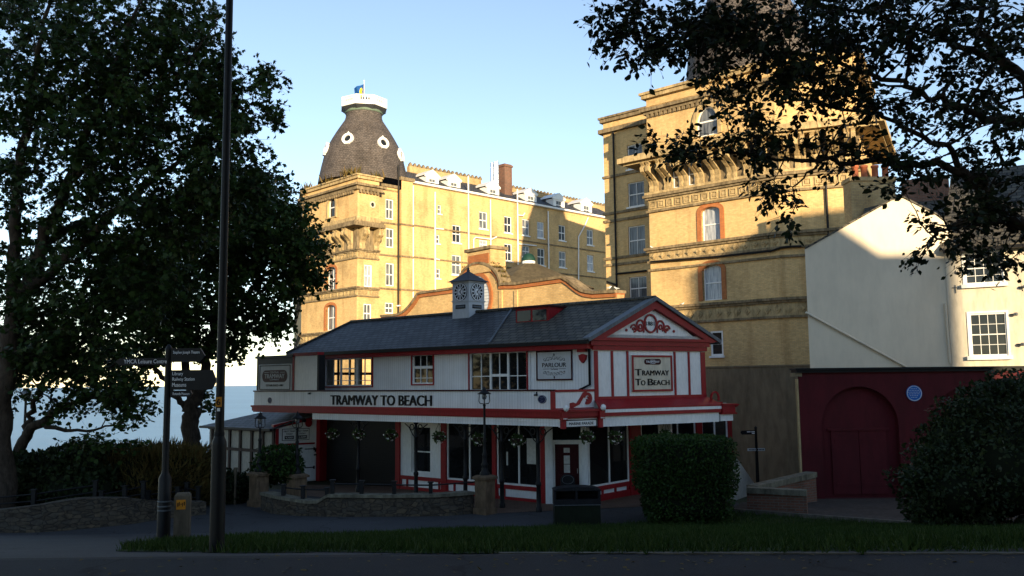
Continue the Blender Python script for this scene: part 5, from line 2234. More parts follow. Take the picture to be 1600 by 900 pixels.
wall(m, F2, 0, F2.len, zst, zp1 - .3)
wall(m, F3, 0, F3.len, zst, zp1 - .3)
wall(m, FL, 0, FL.len, zst, zp1 - .3)
wall(m, FR, 0, FR.len, zst, zrp - .3, hR, .25)
fq = frame2(S00, S0); wall(m, fq, 0, fq.len, ZT, zrp - .3)
m.slab([p + Vector((0, 0, zp1 - .8)) for p in (R1, R2, R3, R4, R4 + Vector((-6, 4, 0)), S1 + Vector((0, 5, 0)))], .2)
m.slab([p + Vector((0, 0, zrp - .7)) for p in (S00, S0, S1, S1 + Vector((3, 4, 0)))], .2)
HP(m, 'tower_wall', 'brick')
m = MB()
PTH = [S0, S1, R1, R2, R3, R4]
for fr_ in (FR, FL, F1, F2, F3):
    wall(m, fr_, 0, fr_.len, ZT, zst)
ribbon(m, PTH, -.1, .05, zst - .1, zst)
HP(m, 'cement_base', 'render_grey')
TP = [S1, R1, R2, R3, R4]
m = MB(); ribbon(m, TP, -.5, .25, zp1 - .3, zp1 - .05); ribbon(m, TP, -.55, .36, zp1 - .048, zp1 + .12)
zc1 = zat(1014, 174, R1)
HP(m, 'parapet', 'stone')
m = MB(); ribbon(m, TP, -.1, .16, zc1 - .28, zc1 - .1); ribbon(m, TP, -.1, .34, zc1 - .098, zc1 + .1)
for fr_ in (F1, F2):
    for i in range(int(fr_.len / .34)):
        m.fb(fr_, .08 + i * .34, .25 + i * .34, 0, .15, zc1 - .5, zc1 - .282)
HP(m, 'cornice', 'stone_dark')
m = MB(); ribbon(m, [S00, S0, S1], -.5, .2, zrp - .3, zrp - .05); ribbon(m, [S00, S0, S1], -.5, .3, zrp - .048, zrp + .1)
zz = zat(944.5, 206, S0); ribbon(m, [S00, S0, S1], -.1, .3, zz - .2, zz + .1)
HP(m, 'recess_parapet', 'stone_dark')
m = MB()
for y in (278, 335, 347, 405, 415):
    z = zat(946, y, S0)
    ribbon(m, [S00, S0, S1], -.05, .12, z - .1, z + .08)
HP(m, 'string_course', 'stone_dark')
# balcony
zq1, zq0 = zat(1005, 249, R1), zat(1005, 257, R1)
BP = [R1 + nb1 * 1.5, R1, R2, R3, R4]
m = MB(); ribbon(m, BP, -.1, 1.45, zq0, zq1); ribbon(m, BP, -.1, 1.15, zq1 + .002, zq1 + .16); ribbon(m, BP, -.1, 1.15, zq0 - .14, zq0 - .002)
HP(m, 'balcony', 'stone')
zf1 = zat(1014, 309, R1)
m = MB(); ribbon(m, [R1, R2, R3], -.1, .02, zf1 + .3, zq0 - .15); HP(m, 'corbel_shade_strip', 'stone_dark')  # dark stone colour stands in for shade behind these corbels
for fr_, n in ((F1, 8), (F2, 5)):
    for i in range(n):
        corbel(fr_, fr_.len * ((i + .35) / n) + .1, zq0 - .14, zf1 + .32, 1.25, .62)
    m = MB()
    # shallow arches between the corbels
    for i in range(n - 1):
        u = fr_.len * ((i + .85) / n) + .1
        m.ring(fr_, u, zq0 - .14 - fr_.len / n * .26, fr_.len / n * .30, fr_.len / n * .24, .10, .0, .25, 0, 180, 12)
    HP(m, 'arcade', 'stone')
    for i in range(n - 1):
        if fr_ is F1 and i in (1, 2):
            u = fr_.len * ((i + .85) / n) + .1
            w_ = fr_.len / n * .2
            sash(hotel, fr_, u - w_, u + w_, zf1 + .3, zq0 - .5, .05, M['white'], M['glass_blind'], fw=.07, nu=1, nz=(1, 1), bar=.03)
m = MB(); ribbon(m, TP, -.1, .2, zf1 + .14, zf1 + .3); HP(m, 'corbel_course', 'stone')
bandset(TP, [F1, F2], zf1 + .1, 1.0, 'band_cornice')
zA_ = zat(1016, 389, R1)
bandset(TP, [F1, F2], zA_ + .02, .85, 'band_cornice', True)
m = MB(); ribbon(m, TP, -.1, .12, zA_ - 1.5, zA_ - 1.36); HP(m, 'string_course', 'stone_dark')
zB_ = zat(1180, 468, along(R1, t1, 1180, 468))
bandset(TP, [F1, F2], zB_, 1.05, 'band_cornice', True)
for h in h1[1:3]:
    surround(F1, h, .30, .06)
a, b, c, d = h1[0][:4]
m = MB()
m.ring(F1, (a + b) / 2, d - 1.1, (b - a) / 2 + .28, 1.38, .26, .0, .12, 0, 180, 20)
m.fb(F1, a - .28, a - .02, 0, .12, c, d - 1.1); m.fb(F1, b + .02, b + .28, 0, .12, c, d - 1.1)
m.fb(F1, (a + b) / 2 - .16, (a + b) / 2 + .16, 0, .22, d + .12, d + .7)
HP(m, 'stone_surround', 'stone')
sash(hotel, F1, *h1[0][:4], -.12, M['white'], M['glass_blind'], fw=.09, nu=1, nz=(1, 1), bar=.05, arch=1.1)
for h in h1[1:3]:
    sash(hotel, F1, *h[:4], -.2, M['white'], M['glass_curtain'], fw=.07, nu=1, nz=(1, 1), bar=.035)
sash(hotel, F1, *h1[3], -.03, M['white'], M['glass'], fw=.11, nu=1, nz=(1, 1), bar=.06, sill=(.08, .12, .12))
for h in hR:
    sash(hotel, FR, *h[:4], -.1, M['white'], M['glass_blind'], fw=.07, nu=2, nz=(1, 1), bar=.035, sill=(.1, .12, .1))
for fr_, px, y0, y1, rd in ((FR, 961, 470, 205, .07), (F2, 1293, 400, 285, .07)):
    u = fr_.u(px, (y0 + y1) / 2, .12)
    m = MB()
    m.tube([fr_.pt(u, .12, fr_.z(px, y0, .12)), fr_.pt(u, .12, fr_.z(px, y1, .12))], rd, 8)
    if fr_ is FR:
        for (ya, yb, xa, xb) in ((428, 423, 962, 1010), (440, 445, 948, 962)):
            m.tube([fr_.pt(fr_.u(xa, ya, .12), .12, fr_.z(xa, ya, .12)), fr_.pt(fr_.u(xb, yb, .12), .12, fr_.z(xb, yb, .12))], .07, 8)
    HP(m, 'downpipe', 'black')
# loose pipe run under band A
m = MB()
P_ = [F1.pt(F1.u(x, y, .2), .2, F1.z(x, y, .2)) for x, y in ((1017, 409), (1120, 401), (1205, 392), (1219, 387))] + [F2.pt(F2.u(x, y, .2), .2, F2.z(x, y, .2)) for x, y in ((1235, 385), (1252, 385))]
m.tube(P_, .06, 6); HP(m, 'pipe_run', 'black')
# second dome, mostly behind the leaves
TC2 = at2(1172, 150, 62)
k2 = TC2.y / FPX
m = MB()
m.lathe(TC2[:2], [(100 * k2, zat(1172, 160, TC2)), (100 * k2, zat(1172, 120, TC2)), (96 * k2, zat(1172, 85, TC2)), (84 * k2, zat(1172, 45, TC2)), (66 * k2, zat(1172, 5, TC2)), (50 * k2, zat(1172, -35, TC2)), (45 * k2, zat(1172, -55, TC2)), (58 * k2, zat(1172, -58, TC2)), (58 * k2, zat(1172, -95, TC2)), (.1, zat(1172, -100, TC2))], 40)
HP(m, 'dome', 'dome_slate')

# unseen block added to shade the wing; brick stack above the right tower's parapet
m = MB(); m.hexa([Vector(p) for p in ((10.8, 80, ZT), (26, 80, ZT), (26, 88, ZT), (10.8, 88, ZT), (10.8, 80, 25.3), (26, 80, 25.3), (26, 88, 25.3), (10.8, 88, 25.3))])
HP(m, 'wing_shade_block', 'brick_old')
q_ = at2(1240, 120, 58.5); z1_ = zat(1240, 101, q_)
m = MB(); fq_ = Fr(q_, t1); m.fb(fq_, -1.3, 1.3, -1.2, 0, zp1 - .7, z1_ - .3); m.fb(fq_, -1.45, 1.45, -1.35, .15, z1_ - .3, z1_)
HP(m, 'roof_stack', 'brick')
# ------------------------------------------------------------------ courtyard wall with curved gable
tC = Vector((1200, -1400, 0)).normalized()
CW0 = at2(785, 470, 45)
CF = Fr(CW0, tC)
cw = thing('courtyard_wall', 'yellow brick screen wall with curved orange coping behind the slate roof', 'wall', (CW0.x, CW0.y, ZB))


def cu(px, py):
    return CF.at(px, py)


prof = [(597, 497.5), (618, 496)]
for k_ in range(7):   # concave sweep up
    a = k_ / 6
    prof.append((618 + 37 * (a ** .8), 496 - 33 * (a ** 1.6)))
prof += [(662, 461), (707, 455), (716, 453)]
big = []
for k_ in range(13):
    a = math.pi - math.pi * k_ / 12
    big.append((751 + 31 * math.cos(a), 449 - 34 * math.sin(a)))
prof += big
prof += [(786, 448), (808, 447.5), (880, 437.5)]
for k_ in range(1, 8):
    a = k_ / 7
    prof.append((880 + 38 * (a ** .8), 437.5 + 22.5 * math.sin(a * math.pi / 2) ** 1.0 if a < 1 else 460.5))
prof += [(930, 462), (964, 460)]
top = [cu(*p) for p in prof]
zb_ = ZB - 1
m = MB()
m.prism(CF, [(top[0][0], zb_), (top[-1][0], zb_)] + top[::-1], -.45, 0)
ob = m.build('wall_face', M['brick'], cw)
m = MB()
tt = [Vector((u, z)) for u, z in top]
for i in range(len(tt) - 1):
    a, b = tt[i], tt[i + 1]
    def nn(i):
        p, q = tt[max(0, i - 1)], tt[min(len(tt) - 1, i + 1)]
        d = (q - p).normalized()
        return Vector((-d.y, d.x))
    na, nb_ = nn(i), nn(i + 1)
    m.prism(CF, [tuple(a - na * .11), tuple(b - nb_ * .11), tuple(b + nb_ * .07), tuple(a + na * .07)], -.5, .08)
m.build('brick_coping', M['brick_orange'], cw)
m = MB()
for i in range(len(tt) - 1):
    a, b = tt[i], tt[i + 1]
    na, nb_ = nn(i), nn(i + 1)
    m.prism(CF, [tuple(a + na * .072), tuple(b + nb_ * .072), tuple(b + nb_ * .2), tuple(a + na * .2)], -.6, .16)
m.build('stone_coping', M['stone_dark'], cw)
# louvred roundel, orange ring
u, z = cu(746, 466)
ru = (cu(767, 466)[0] - cu(725, 466)[0]) / 2
m = MB(); m.ring(CF, u, z, ru + .16, ru + .24, .2, .003, .09, 0, 360, 32)
rd_ = m.build('roundel', M['brick_orange'], cw)
m = MB(); m.disc(CF, u, z, ru - .04, ru + .05, .003, .04, 30); m.build('louvre', M['louvre'], rd_)
# pier on top
B = CF.box(733, 769, 392, 418)
m = MB(); m.fb(CF, B[0], B[1], -.9, .12, B[2] - .3, B[3]); m.build('pier', M['brick'], cw)
m = MB(); m.fb(CF, B[0] - .12, B[1] + .12, -1.0, .24, B[3], B[3] + .16); m.build('pier_cap', M['stone_dark'], cw)
m = MB(); m.fb(CF, B[0] + .12, B[1] - .12, .1, .15, B[2] + .15, B[3] - .2); m.build('pier_panel', M['brick_orange'], cw)
for px in (783, 807):
    u, z = cu(px, 452)
    m = MB(); m.fb(CF, u - .12, u + .12, 0, .07, zb_, z - .05); m.build('buttress', M['brick'], cw)
# moss on the big arch
mp, md = [], []
for i, (u, z) in enumerate(top):
    if 12 <= i <= 24:
        for _ in range(60):
            mp.append(tuple(CF.pt(u + random.gauss(0, .15), random.uniform(-.5, .1), z + .24))); md.append((random.gauss(0, .5), random.gauss(0, .5), 1))
mp = np.array(mp)
leaf_mesh('moss', mp, np.array(md), unit(len(mp)), .06 + .12 * RNG.random(len(mp)), 'blade', M['leaf_straw'], wid=.4, parent=cw)

# ------------------------------------------------------------------ low pavilion with green cupola
pv = at2(838, 440, 60)
pav = thing('pavilion', 'low mossy hipped roof with small green cupola in front of the hotel wing', 'pavilion', (pv.x, pv.y, ZB))
kp_ = 60 / FPX
zpt = zat(825, 413, pv)
zpe = zat(838, 446, pv)
cx = at2(826, 420, 60)
hx = 3.4
base = [cx + Vector((math.cos(a), math.sin(a), 0)) * 4.6 for a in [R(22.5 + 45 * i) for i in range(8)]]
m = MB()
for i in range(8):
    a, b = base[i], base[(i + 1) % 8]
    m.poly([a + Vector((0, 0, zpe - .4)), b + Vector((0, 0, zpe - .4)), Vector((cx.x + (b.x - cx.x) * .14, cx.y + (b.y - cx.y) * .14, zpt)), Vector((cx.x + (a.x - cx.x) * .14, cx.y + (a.y - cx.y) * .14, zpt))])
m.build('roof', M['felt'], pav)
m = MB()
e0 = at2(845, 440, 61)
m.slab([e0 + Vector((-2, 1, zpt - .25)), e0 + Vector((.6, 1.6, zpt - .2)), at(944, 459, 57), at(905, 464, 54), at(855, 450, 55)], .1)
m.build('side_roof', M['slate'], pav)
m = MB()
m.lathe(cx[:2], [(4.4, ZB), (4.4, zpe - .42)], 8, smooth=False, a0=R(22.5)); m.build('drum', M['brick_old'], pav)
m = MB()
r_ = 10.5 * kp_
m.lathe(cx[:2], [(r_, zpt - .1), (r_, zpt + .22)], 12, smooth=False); m.build('cupola_base', M['white'], pav)
m = MB()
zc_ = zpt + .22
m.lathe(cx[:2], [(r_ * 1.08, zc_), (r_ * 1.05, zc_ + .15), (r_ * .75, zc_ + .42), (r_ * .3, zc_ + .52), (.01, zc_ + .54)], 16); m.build('cupola', M['green_roof'], pav)

# ------------------------------------------------------------------ red arched wall and white house
RWD = 29.4
RF = Fr(at2(1247, 600, RWD), Vector((1, 0, 0)))
rw = thing('red_wall', 'long dark red painted wall with arched double doors and a dark coping', 'wall', (RF.P.x, RF.P.y, ZB))
zrt_ = RF.z(1400, 581)
a1 = RF.box(1285, 1405.5, 604, 772)
a2 = RF.box(1458, 1578, 604, 772)
rise = 1.25
m = MB()
uE_ = RF.u(1800, 600)
wall(m, RF, 0, uE_, ZB, zrt_, [(a1[0], a1[1], ZB + .02, a1[3], rise), (a2[0], a2[1], ZB + .02, a2[3], rise)], .22)
fe = frame2(RF.pt(0, 0, 0) + Vector((.36, .93, 0)) * 3, RF.pt(0, 0, 0)); wall(m, fe, 0, fe.len, ZB - 1, zrt_)
m.build('wall_face', M['red_wall'], rw)
m = MB()
m.fb(RF, -.06, uE_, -.5, .10, zrt_ + .002, zrt_ + .09); m.fb(RF, -.10, uE_, -.52, .16, zrt_ + .092, zrt_ + .15)
m.build('coping', M['black_matt'], rw)
for a in (a1, a2):
    m = MB(); m.fb(RF, a[0], a[1], -.3, -.215, ZB, a[3] + .02)
    db_ = m.build('arch_panel', M['red_wall'], rw)
    m = MB()
    zl = ZB + (a[3] - ZB) * .60
    uc = (a[0] + a[1]) / 2
    wd_ = (a[1] - a[0]) * .36
    m.fb(RF, uc - wd_, uc - .01, -.21, -.17, ZB + .12, zl); m.fb(RF, uc + .01, uc + wd_, -.21, -.17, ZB + .12, zl)
    m.fb(RF, uc - wd_ - .1, uc + wd_ + .1, -.21, -.14, zl + .003, zl + .08)
    for sg in (-1, 1):
        for zf in (.2, .85):
            m.fb(RF, uc + sg * .08 - (.0 if sg > 0 else wd_ * .8), uc + sg * .08 + (wd_ * .8 if sg > 0 else 0), -.169, -.155, ZB + (zl - ZB) * zf - .05, ZB + (zl - ZB) * zf + .05)
    m.build('double_door', M['red_wall'], rw)
m = MB(); m.fb(RF, -.18, .12, -.25, .05, zrt_ - .12, zrt_ - .0); m.build('end_block', M['stone_dark'], rw)
m = MB(); m.fb(RF, -.06, -.0, -.1, .03, ZB - .8, zrt_ - .2); m.build('end_post', M['stone'], rw)
u, z = RF.at(1428.5, 614.5, .03)
m = MB(); rr = 12.2 * RWD / FPX
m.disc(RF, u, z, rr, rr, .003, .035, 28)
bp = m.build('blue_plaque', M['plaque_blue'], None, tuple(RF.pt(u, 0, z)))
tag(bp, 'round blue plaque with pale lettering on the red wall', 'plaque')
m = MB(); m.ring(RF, u, z, rr * .95, rr * .95, .022, .035, .04, 0, 360, 28)
for k_, wd_ in enumerate((.42, .72, .8, .7, .55, .4)):
    for j in range(int(wd_ * 10)):
        x0 = u - rr * wd_ + 2 * rr * wd_ * j / int(wd_ * 10)
        m.fb(RF, x0, x0 + rr * .12, .035, .039, z + rr * (.55 - .22 * k_), z + rr * (.62 - .22 * k_))
m.build('plaque_lettering', M['grey_paint'], bp)

HD = 31.0
HF = Fr(at2(1266, 580, HD), Vector((1, 0, 0)))
house = thing('white_house', 'white rendered house with bare gable end above the red wall', 'house', (HF.P.x, HF.P.y, ZB))
gp = [(1266, 578), (1487, 578), (1484, 352), (1462, 335), (1411, 309), (1392, 313), (1255, 389)]
guz = [HF.at(*q) for q in gp]
guz[0] = (guz[0][0], ZB + .5); guz[1] = (guz[1][0], ZB + .5)
guz[-1] = (guz[0][0], guz[-1][1])
m = MB()
HB = Vector((.48, .88, 0)) * 7
A_ = [HF.pt(u, 0, z) for u, z in guz]; B_ = [p + HB for p in A_]; n = len(A_)
m.add(A_ + B_, [tuple(range(n)), tuple(range(2 * n - 1, n - 1, -1))] + [(i, n + i, n + (i + 1) % n, (i + 1) % n) for i in range(n)])
m.build('gable_end', M['white_wall'], house)
m = MB()
for i in range(2, 6):
    a, b = guz[i], guz[i + 1]
    m.slab([HF.pt(a[0], .05, a[1] + .05), HF.pt(b[0], .05, b[1] + .05), HF.pt(b[0], 0, b[1] + .05) + HB, HF.pt(a[0], 0, a[1] + .05) + HB], .06)
m.build('roof', M['slate_worn'], house)
tH = Vector((.84, -.54, 0)).normalized()
H0 = HF.pt(guz[1][0] - .02, .03, 0)
HR = Fr(H0, tH)
hw = [HR.box(1507, 1567, 394, 443), HR.box(1516, 1574, 489, 556)]
uHe = HR.u(1700, 480)
zHe = HR.z(1495, 389)
m = MB(); wall(m, HR, 0, uHe, ZB + .5, zHe, hw, .12)
m.build('front_wall', M['cream'], house)
for b_ in hw:
    sash(house, HR, *b_, -.01, M['white'], M['glass'], fw=.05, nu=4, nz=(2, 2), bar=.018, sill=(.12, .13, .14), th=.06)
    m = MB(); a, b, c, d = b_
    m.fb(HR, a - .07, a, 0, .03, c, d + .07); m.fb(HR, b, b + .07, 0, .03, c, d + .07); m.fb(HR, a, b, 0, .03, d, d + .07)
    m.build('window_surround', M['white'], house)
m = MB()
m.slab([HR.pt(-.1, .35, zHe), HR.pt(uHe, .35, zHe), HR.pt(uHe, -4.5, zHe + 3.6), HR.pt(-.1, -4.5, zHe + 3.6)], .1)
m.build('front_roof', M['slate_worn'], house)
m = MB(); m.fb(HR, 0, uHe, .24, .36, zHe - .15, zHe - .04); m.build('gutter', M['black'], house)
m = MB()
m.tube([HF.pt(*(lambda q: (q[0], .06, q[1]))(HF.at(x, y, .06))) for x, y in ((1259, 488), (1425, 578))], .04, 8)
m.build('wall_pipe', M['white_wall'], house)
m = MB()
m.tube([HF.pt(*(lambda q: (q[0], .06, q[1]))(HF.at(x, y, .06))) for x, y in ((1477, 474), (1485, 568))], .035, 8)
m.build('wall_pipe', M['white_wall'], house)
for fr_, x, y in ((HR, 1490, 404), (HR, 1586, 491), (HR, 1600, 448), (HR, 1597, 538)):
    u, z = fr_.at(x, y, .1)
    m = MB(); m.tube([fr_.pt(u - .16, .0, z), fr_.pt(u + .02, .12, z)], .03, 8); m.tube([fr_.pt(u - .02, .12, z), fr_.pt(u + .07, .16, z)], .055, 8)
    m.build('wall_light', M['lead'], house)
m = MB()
for x, y in ((1493, 452),):
    u, z = HR.at(x, y)
    m.fb(HR, u - .015, u + .015, .0, .03, z - .14, z + .14); m.fb(HR, u - .1, u + .1, .003, .033, z + .04, z + .07)
m.build('wall_tie', M['lead'], house)

# chimney with orange pots behind the gable
cp = at2(1358, 300, 44)
ch = thing('chimney', 'brick chimney stack with a row of orange pots behind the white gable', 'chimney', (cp.x, cp.y, 0))
s_ = 44 / FPX
m = MB(); zt_ = zat(1358, 286, cp)
m.box((cp.x, cp.y, zt_ / 2 - 2), 70 * s_, 1.0, zt_ + 4); m.box((cp.x, cp.y, zt_ + .1), 74 * s_, 1.15, .2)
m.build('stack', M['brick_old'], ch)
for x in (1337, 1351, 1368, 1384):
    q_ = at2(x, 286, 44)
    m = MB(); z1_ = zat(x, 259, q_)
    m.lathe(q_[:2], [(.19, zt_ + .2), (.16, zt_ + .25), (.15, z1_ - .12), (.19, z1_ - .1), (.19, z1_), (.12, z1_), (.12, z1_ - .3)], 12)
    m.build('chimney_pot', M['terracotta'], ch)
# roofs beyond on the right
q_ = at2(1540, 330, 40)
bh_ = thing('terrace_house', 'older house with slate roof and ochre wall behind the overhanging branches', 'house', (q_.x, q_.y, 0))
fr_ = Fr(q_, Vector((.9, -.44, 0)))
z0_, z1_ = zat(1540, 330, q_), zat(1540, 292, q_)
m = MB(); m.fb(fr_, -5, 10, -6, 0, -2, z0_); m.build('wall', M['cream'], bh_)
m = MB(); m.slab([fr_.pt(-5.2, .3, z0_), fr_.pt(10, .3, z0_), fr_.pt(10, -3, z1_ + .6), fr_.pt(-5.2, -3, z1_ + .6)], .1); m.build('roof', M['slate_worn'], bh_)
m = MB(); m.fb(fr_, -3.5, -1.4, -2.6, -1.6, z0_, z1_ + 1.0); m.build('stack', M['brick_red'], bh_)

# ------------------------------------------------------------------ houses across the road behind the camera (they shade the street)
def street_house(x0, x1, y0, y1, h, label, mt, rows, stacks=()):
    o = thing('street_house', label, 'house', ((x0 + x1) / 2, y1, 0))
    m = MB()
    fr_ = Fr((x1, y1), Vector((-1, 0, 0)))
    W_ = x1 - x0
    nh = max(2, int(W_ / 3))
    hs = []
    for i in range(nh):
        for j in range(rows):
            u = (i + .5) * W_ / nh
            z = 1.0 + j * (h - 2) / rows
            hs.append((u - .5, u + .5, z, z + 1.7))
    wall(m, fr_, 0, W_, 0, h, hs, .15)
    m.fb(fr_, 0, W_, -(y1 - y0), -.4, 0, h)
    m.build('wall', M[mt], o)
    p = MB(); f = MB()
    for a, b, c, d in hs:
        p.poly([fr_.pt(a, -.1, c), fr_.pt(b, -.1, c), fr_.pt(b, -.1, d), fr_.pt(a, -.1, d)])
    for i, (a, b, c, d) in enumerate(hs[:40]):
        w_ = MB(); w_.fb(fr_, a, b, -.09, -.03, (c + d) / 2 - .04, (c + d) / 2 + .04); w_.fb(fr_, (a + b) / 2 - .03, (a + b) / 2 + .03, -.085, -.035, c, d)
        wo_ = w_.build('window', M['white'], o)
        q2 = MB(); q2.poly([fr_.pt(a, -.1, c), fr_.pt(b, -.1, c), fr_.pt(b, -.1, d), fr_.pt(a, -.1, d)]); q2.build('pane', M['glass'], wo_)
    m = MB()
    m.fb(fr_, -.1, W_ + .1, -(y1 - y0) - .1, .15, h + .002, h + .3); m.build('parapet', M['stone'], o)
    if h < 16:
        m = MB(); m.prism(Fr((22.4, y1), Vector((-1, 0, 0))), [(-3.4, h + .302), (2.6, h + .302), (0, h + 2.7)], -3.0, -.6); m.build('shadow_gable', M['brick_old'], o)  # unseen gable added to shape the shadow edge on the white house
    for x_ in stacks:
        m = MB(); m.fb(Fr((x_, y1), Vector((-1, 0, 0))), -.9, .9, -3.2, -1.2, h + .302, h + 2.6); m.build('chimney_stack', M['brick_old'], o)
    return o


HOUSES = [(-9, 9, 20.0, 'tall cream hotel across the road behind the viewpoint', 'cream', 6),
          (9, 27.9, 12.9, 'brick terrace across the road between two taller blocks', 'brick_old', 4),
          (34.2, 54, 21.3, 'tallest brick block across the road behind the viewpoint', 'brick', 6)]
for x0, x1, h, lb, mt, rows in HOUSES:
    street_house(x0, x1, -30, -16, h, lb, mt, rows, (14.0,) if h < 16 else (x0 + 6, x1 - 12))
# ------------------------------------------------------------------ street furniture
# tall lamp post
b = ghit(338.5, 864)
lp = thing('lamp_post', 'tall black lamp post with a thick base in the grass', 'lamp post', b)
s_ = b.y / FPX
rb = 11.2 * s_
zsh = zat(347, 690, b)
m = MB(); m.lathe(b[:2], [(rb * 1.04, b.z - .1), (rb, b.z + .05), (rb, zsh - .04), (rb * .96, zsh), (rb * .62, zsh + .07), (rb * .55, zsh + .10)], 20)
m.build('base', M['black'], lp)
ztop = 9.2
m = MB(); m.lathe(b[:2], [(rb * .62, zsh + .05), (rb * .60, zsh + .4), (rb * .56, zsh + 1.5), (rb * .46, ztop)], 16)
m.build('shaft', M['black'], lp)
m = MB(); m.lathe(b[:2], [(rb * .66, zsh + .05), (rb * .7, zsh + .08), (rb * .66, zsh + .11)], 16); m.build('collar', M['black_matt'], lp)
m = MB(); m.tube([Vector((b.x, b.y, ztop)), Vector((b.x, b.y - .1, ztop + .5)), Vector((b.x, b.y - .6, ztop + .8)), Vector((b.x, b.y - 1.1, ztop + .85))], .035, 8); m.build('arm', M['black'], lp)
m = MB(); m.box((b.x, b.y - 1.35, ztop + .85), .22, .6, .12); m.build('lantern', M['black'], lp)
u_ = Fr(Vector((b.x, b.y - rb * .60, 0)), Vector((1, 0, 0)))
z_ = u_.z(348, 628)
m = MB(); w_ = rb * .42
m.fb(u_, -w_, w_, -.004, .006, z_ - .055, z_ + .055)
np_ = m.build('number_plate', M['yellow'], lp)
text('6', u_, 0, z_, h=.07, o=.0065, th=.002, mat=M['sign_black'], parent=np_, name='number', bold=.02)
z2_ = u_.z(348, 640)
m = MB(); m.fb(u_, -w_ * .45, w_ * .45, -.004, .006, z2_ - .018, z2_ + .018); m.build('sticker', M['sign_white'], lp)

# big fingerpost
b = ghit(255, 846)
fpst = thing('fingerpost', 'black fingerpost sign with four boards pointing to town places', 'signpost', b)
s_ = b.y / FPX
r0 = 9.3 * s_
zsl = zat(259, 745, b)
zt_ = zat(266, 545, b)
m = MB(); m.lathe(b[:2], [(r0 * 1.08, b.z - .1), (r0 * 1.02, zsl - .02), (r0 * .62, zsl + .06), (r0 * .55, zsl + .1), (r0 * .52, zt_ - .04), (r0 * .6, zt_), (r0 * .3, zt_ + .06), (.005, zt_ + .08)], 18)
m.build('post', M['black'], fpst)
m = MB()
for y in (783, 790.5, 797):
    z = zat(257, y, b); m.lathe(b[:2], [(r0 * 1.06, z - .012), (r0 * 1.09, z), (r0 * 1.06, z + .012)], 18)
m.build('reflective_band', M['lead'], fpst)


def finger(x0, x1, y0, y1, ang, lines, pointy, hs=None, texx=None, depth=.0):
    """board seen from x0 to x1"""
    t_ = Vector((math.cos(R(ang)), math.sin(R(ang)), 0))
    fr_ = Fr(Vector((b.x, b.y - r0 * .2, 0)), t_)
    u0, u1 = fr_.u(x0, (y0 + y1) / 2, .03), fr_.u(x1, (y0 + y1) / 2, .03)
    xc = (x0 + x1) / 2
    z0, z1 = fr_.z(xc, y1, .03), fr_.z(xc, y0, .03)
    h = z1 - z0
    m = MB()
    if pointy > 0:
        pts = [(u0, z0), (u1 - pointy * h, z0), (u1, (z0 + z1) / 2 - h * .05), (u1 - pointy * h, z1), (u0, z1)]
    elif pointy < 0:
        pts = [(u0, (z0 + z1) / 2), (u0 - pointy * h, z0), (u1, z0), (u1, z1), (u0 - pointy * h, z1)]
    else:
        pts = [(u0, z0), (u1, z0), (u1, z1), (u0, z1)]
    m.prism(fr_, pts, -.03, .03)
    bd = m.build('finger_board', M['black'], fpst)
    tm = MB()
    for (s, tx0, tx1, ty0, ty1) in lines:
        a0, a1 = fr_.u(tx0, (ty0 + ty1) / 2, .03), fr_.u(tx1, (ty0 + ty1) / 2, .03)
        za, zb2 = fr_.z((tx0 + tx1) / 2, ty1, .03), fr_.z((tx0 + tx1) / 2, ty0, .03)
        text(s, fr_, (a0 + a1) / 2, (za + zb2) / 2, w=abs(a1 - a0), h=zb2 - za, o=.031, th=.004, mb=tm, bold=.0)
    tm.build('lettering', M['sign_white'], bd)


finger(180, 263, 559.5, 570.5, 3, [('YMCA Leisure Centre', 193.5, 260.5, 561.5, 567.8)], -.6)
finger(267, 320, 544, 565.5, 4, [('Stephen Joseph Theatre', 270.5, 312, 548, 554)], .35)
finger(266, 338, 578, 609, 4, [('Library', 269.5, 286, 581, 588), ('Railway Station', 269.5, 304, 589.5, 596.5), ('Museums', 269, 291, 598, 604.3)], .22)
finger(266, 300, 610, 620, 4, [('Rotunda Museum', 270, 296, 613, 617.2)], .3)

# bollard
p = ghit(284, 846)
m = MB(); w_ = 23 * p.y / FPX; zt_ = zat(285, 770, p)
fr_ = Fr(p, Vector((.97, .24, 0)))
m.fb(fr_, -w_ / 2, w_ / 2, -w_ / 2, w_ / 2, p.z - .1, zt_ - .04)
m.hexa([fr_.pt(-w_ / 2, w_ / 2, zt_ - .04), fr_.pt(w_ / 2, w_ / 2, zt_ - .04), fr_.pt(w_ / 2, -w_ / 2, zt_ - .04), fr_.pt(-w_ / 2, -w_ / 2, zt_ - .04), fr_.pt(-w_ / 2 + .03, w_ / 2 - .03, zt_), fr_.pt(w_ / 2 - .03, w_ / 2 - .03, zt_), fr_.pt(w_ / 2 - .03, -w_ / 2 + .03, zt_), fr_.pt(-w_ / 2 + .03, -w_ / 2 + .03, zt_)])
bo = thing('bollard', 'square concrete bollard with an orange sticker beside the fingerpost', 'bollard', p)
m.build('post', M['concrete'], bo)
m = MB(); B = fr_.box(275.5, 290, 781, 796, w_ / 2)
m.fb(fr_, B[0], B[1], w_ / 2 + .001, w_ / 2 + .006, B[2], B[3]); st = m.build('sticker', M['yellow'], bo)
m = MB()
for k_ in range(5):
    a_ = B[0] + (B[1] - B[0]) * (.12 + .17 * k_)
    m.fb(fr_, a_, a_ + (B[1] - B[0]) * (.08 if k_ % 2 else .11), w_ / 2 + .006, w_ / 2 + .008, B[2] + (B[3] - B[2]) * (.3 + .1 * (k_ % 3)), B[2] + (B[3] - B[2]) * (.6 + .1 * ((k_ + 1) % 3)))
m.build('sticker_print', M['sign_black'], st)

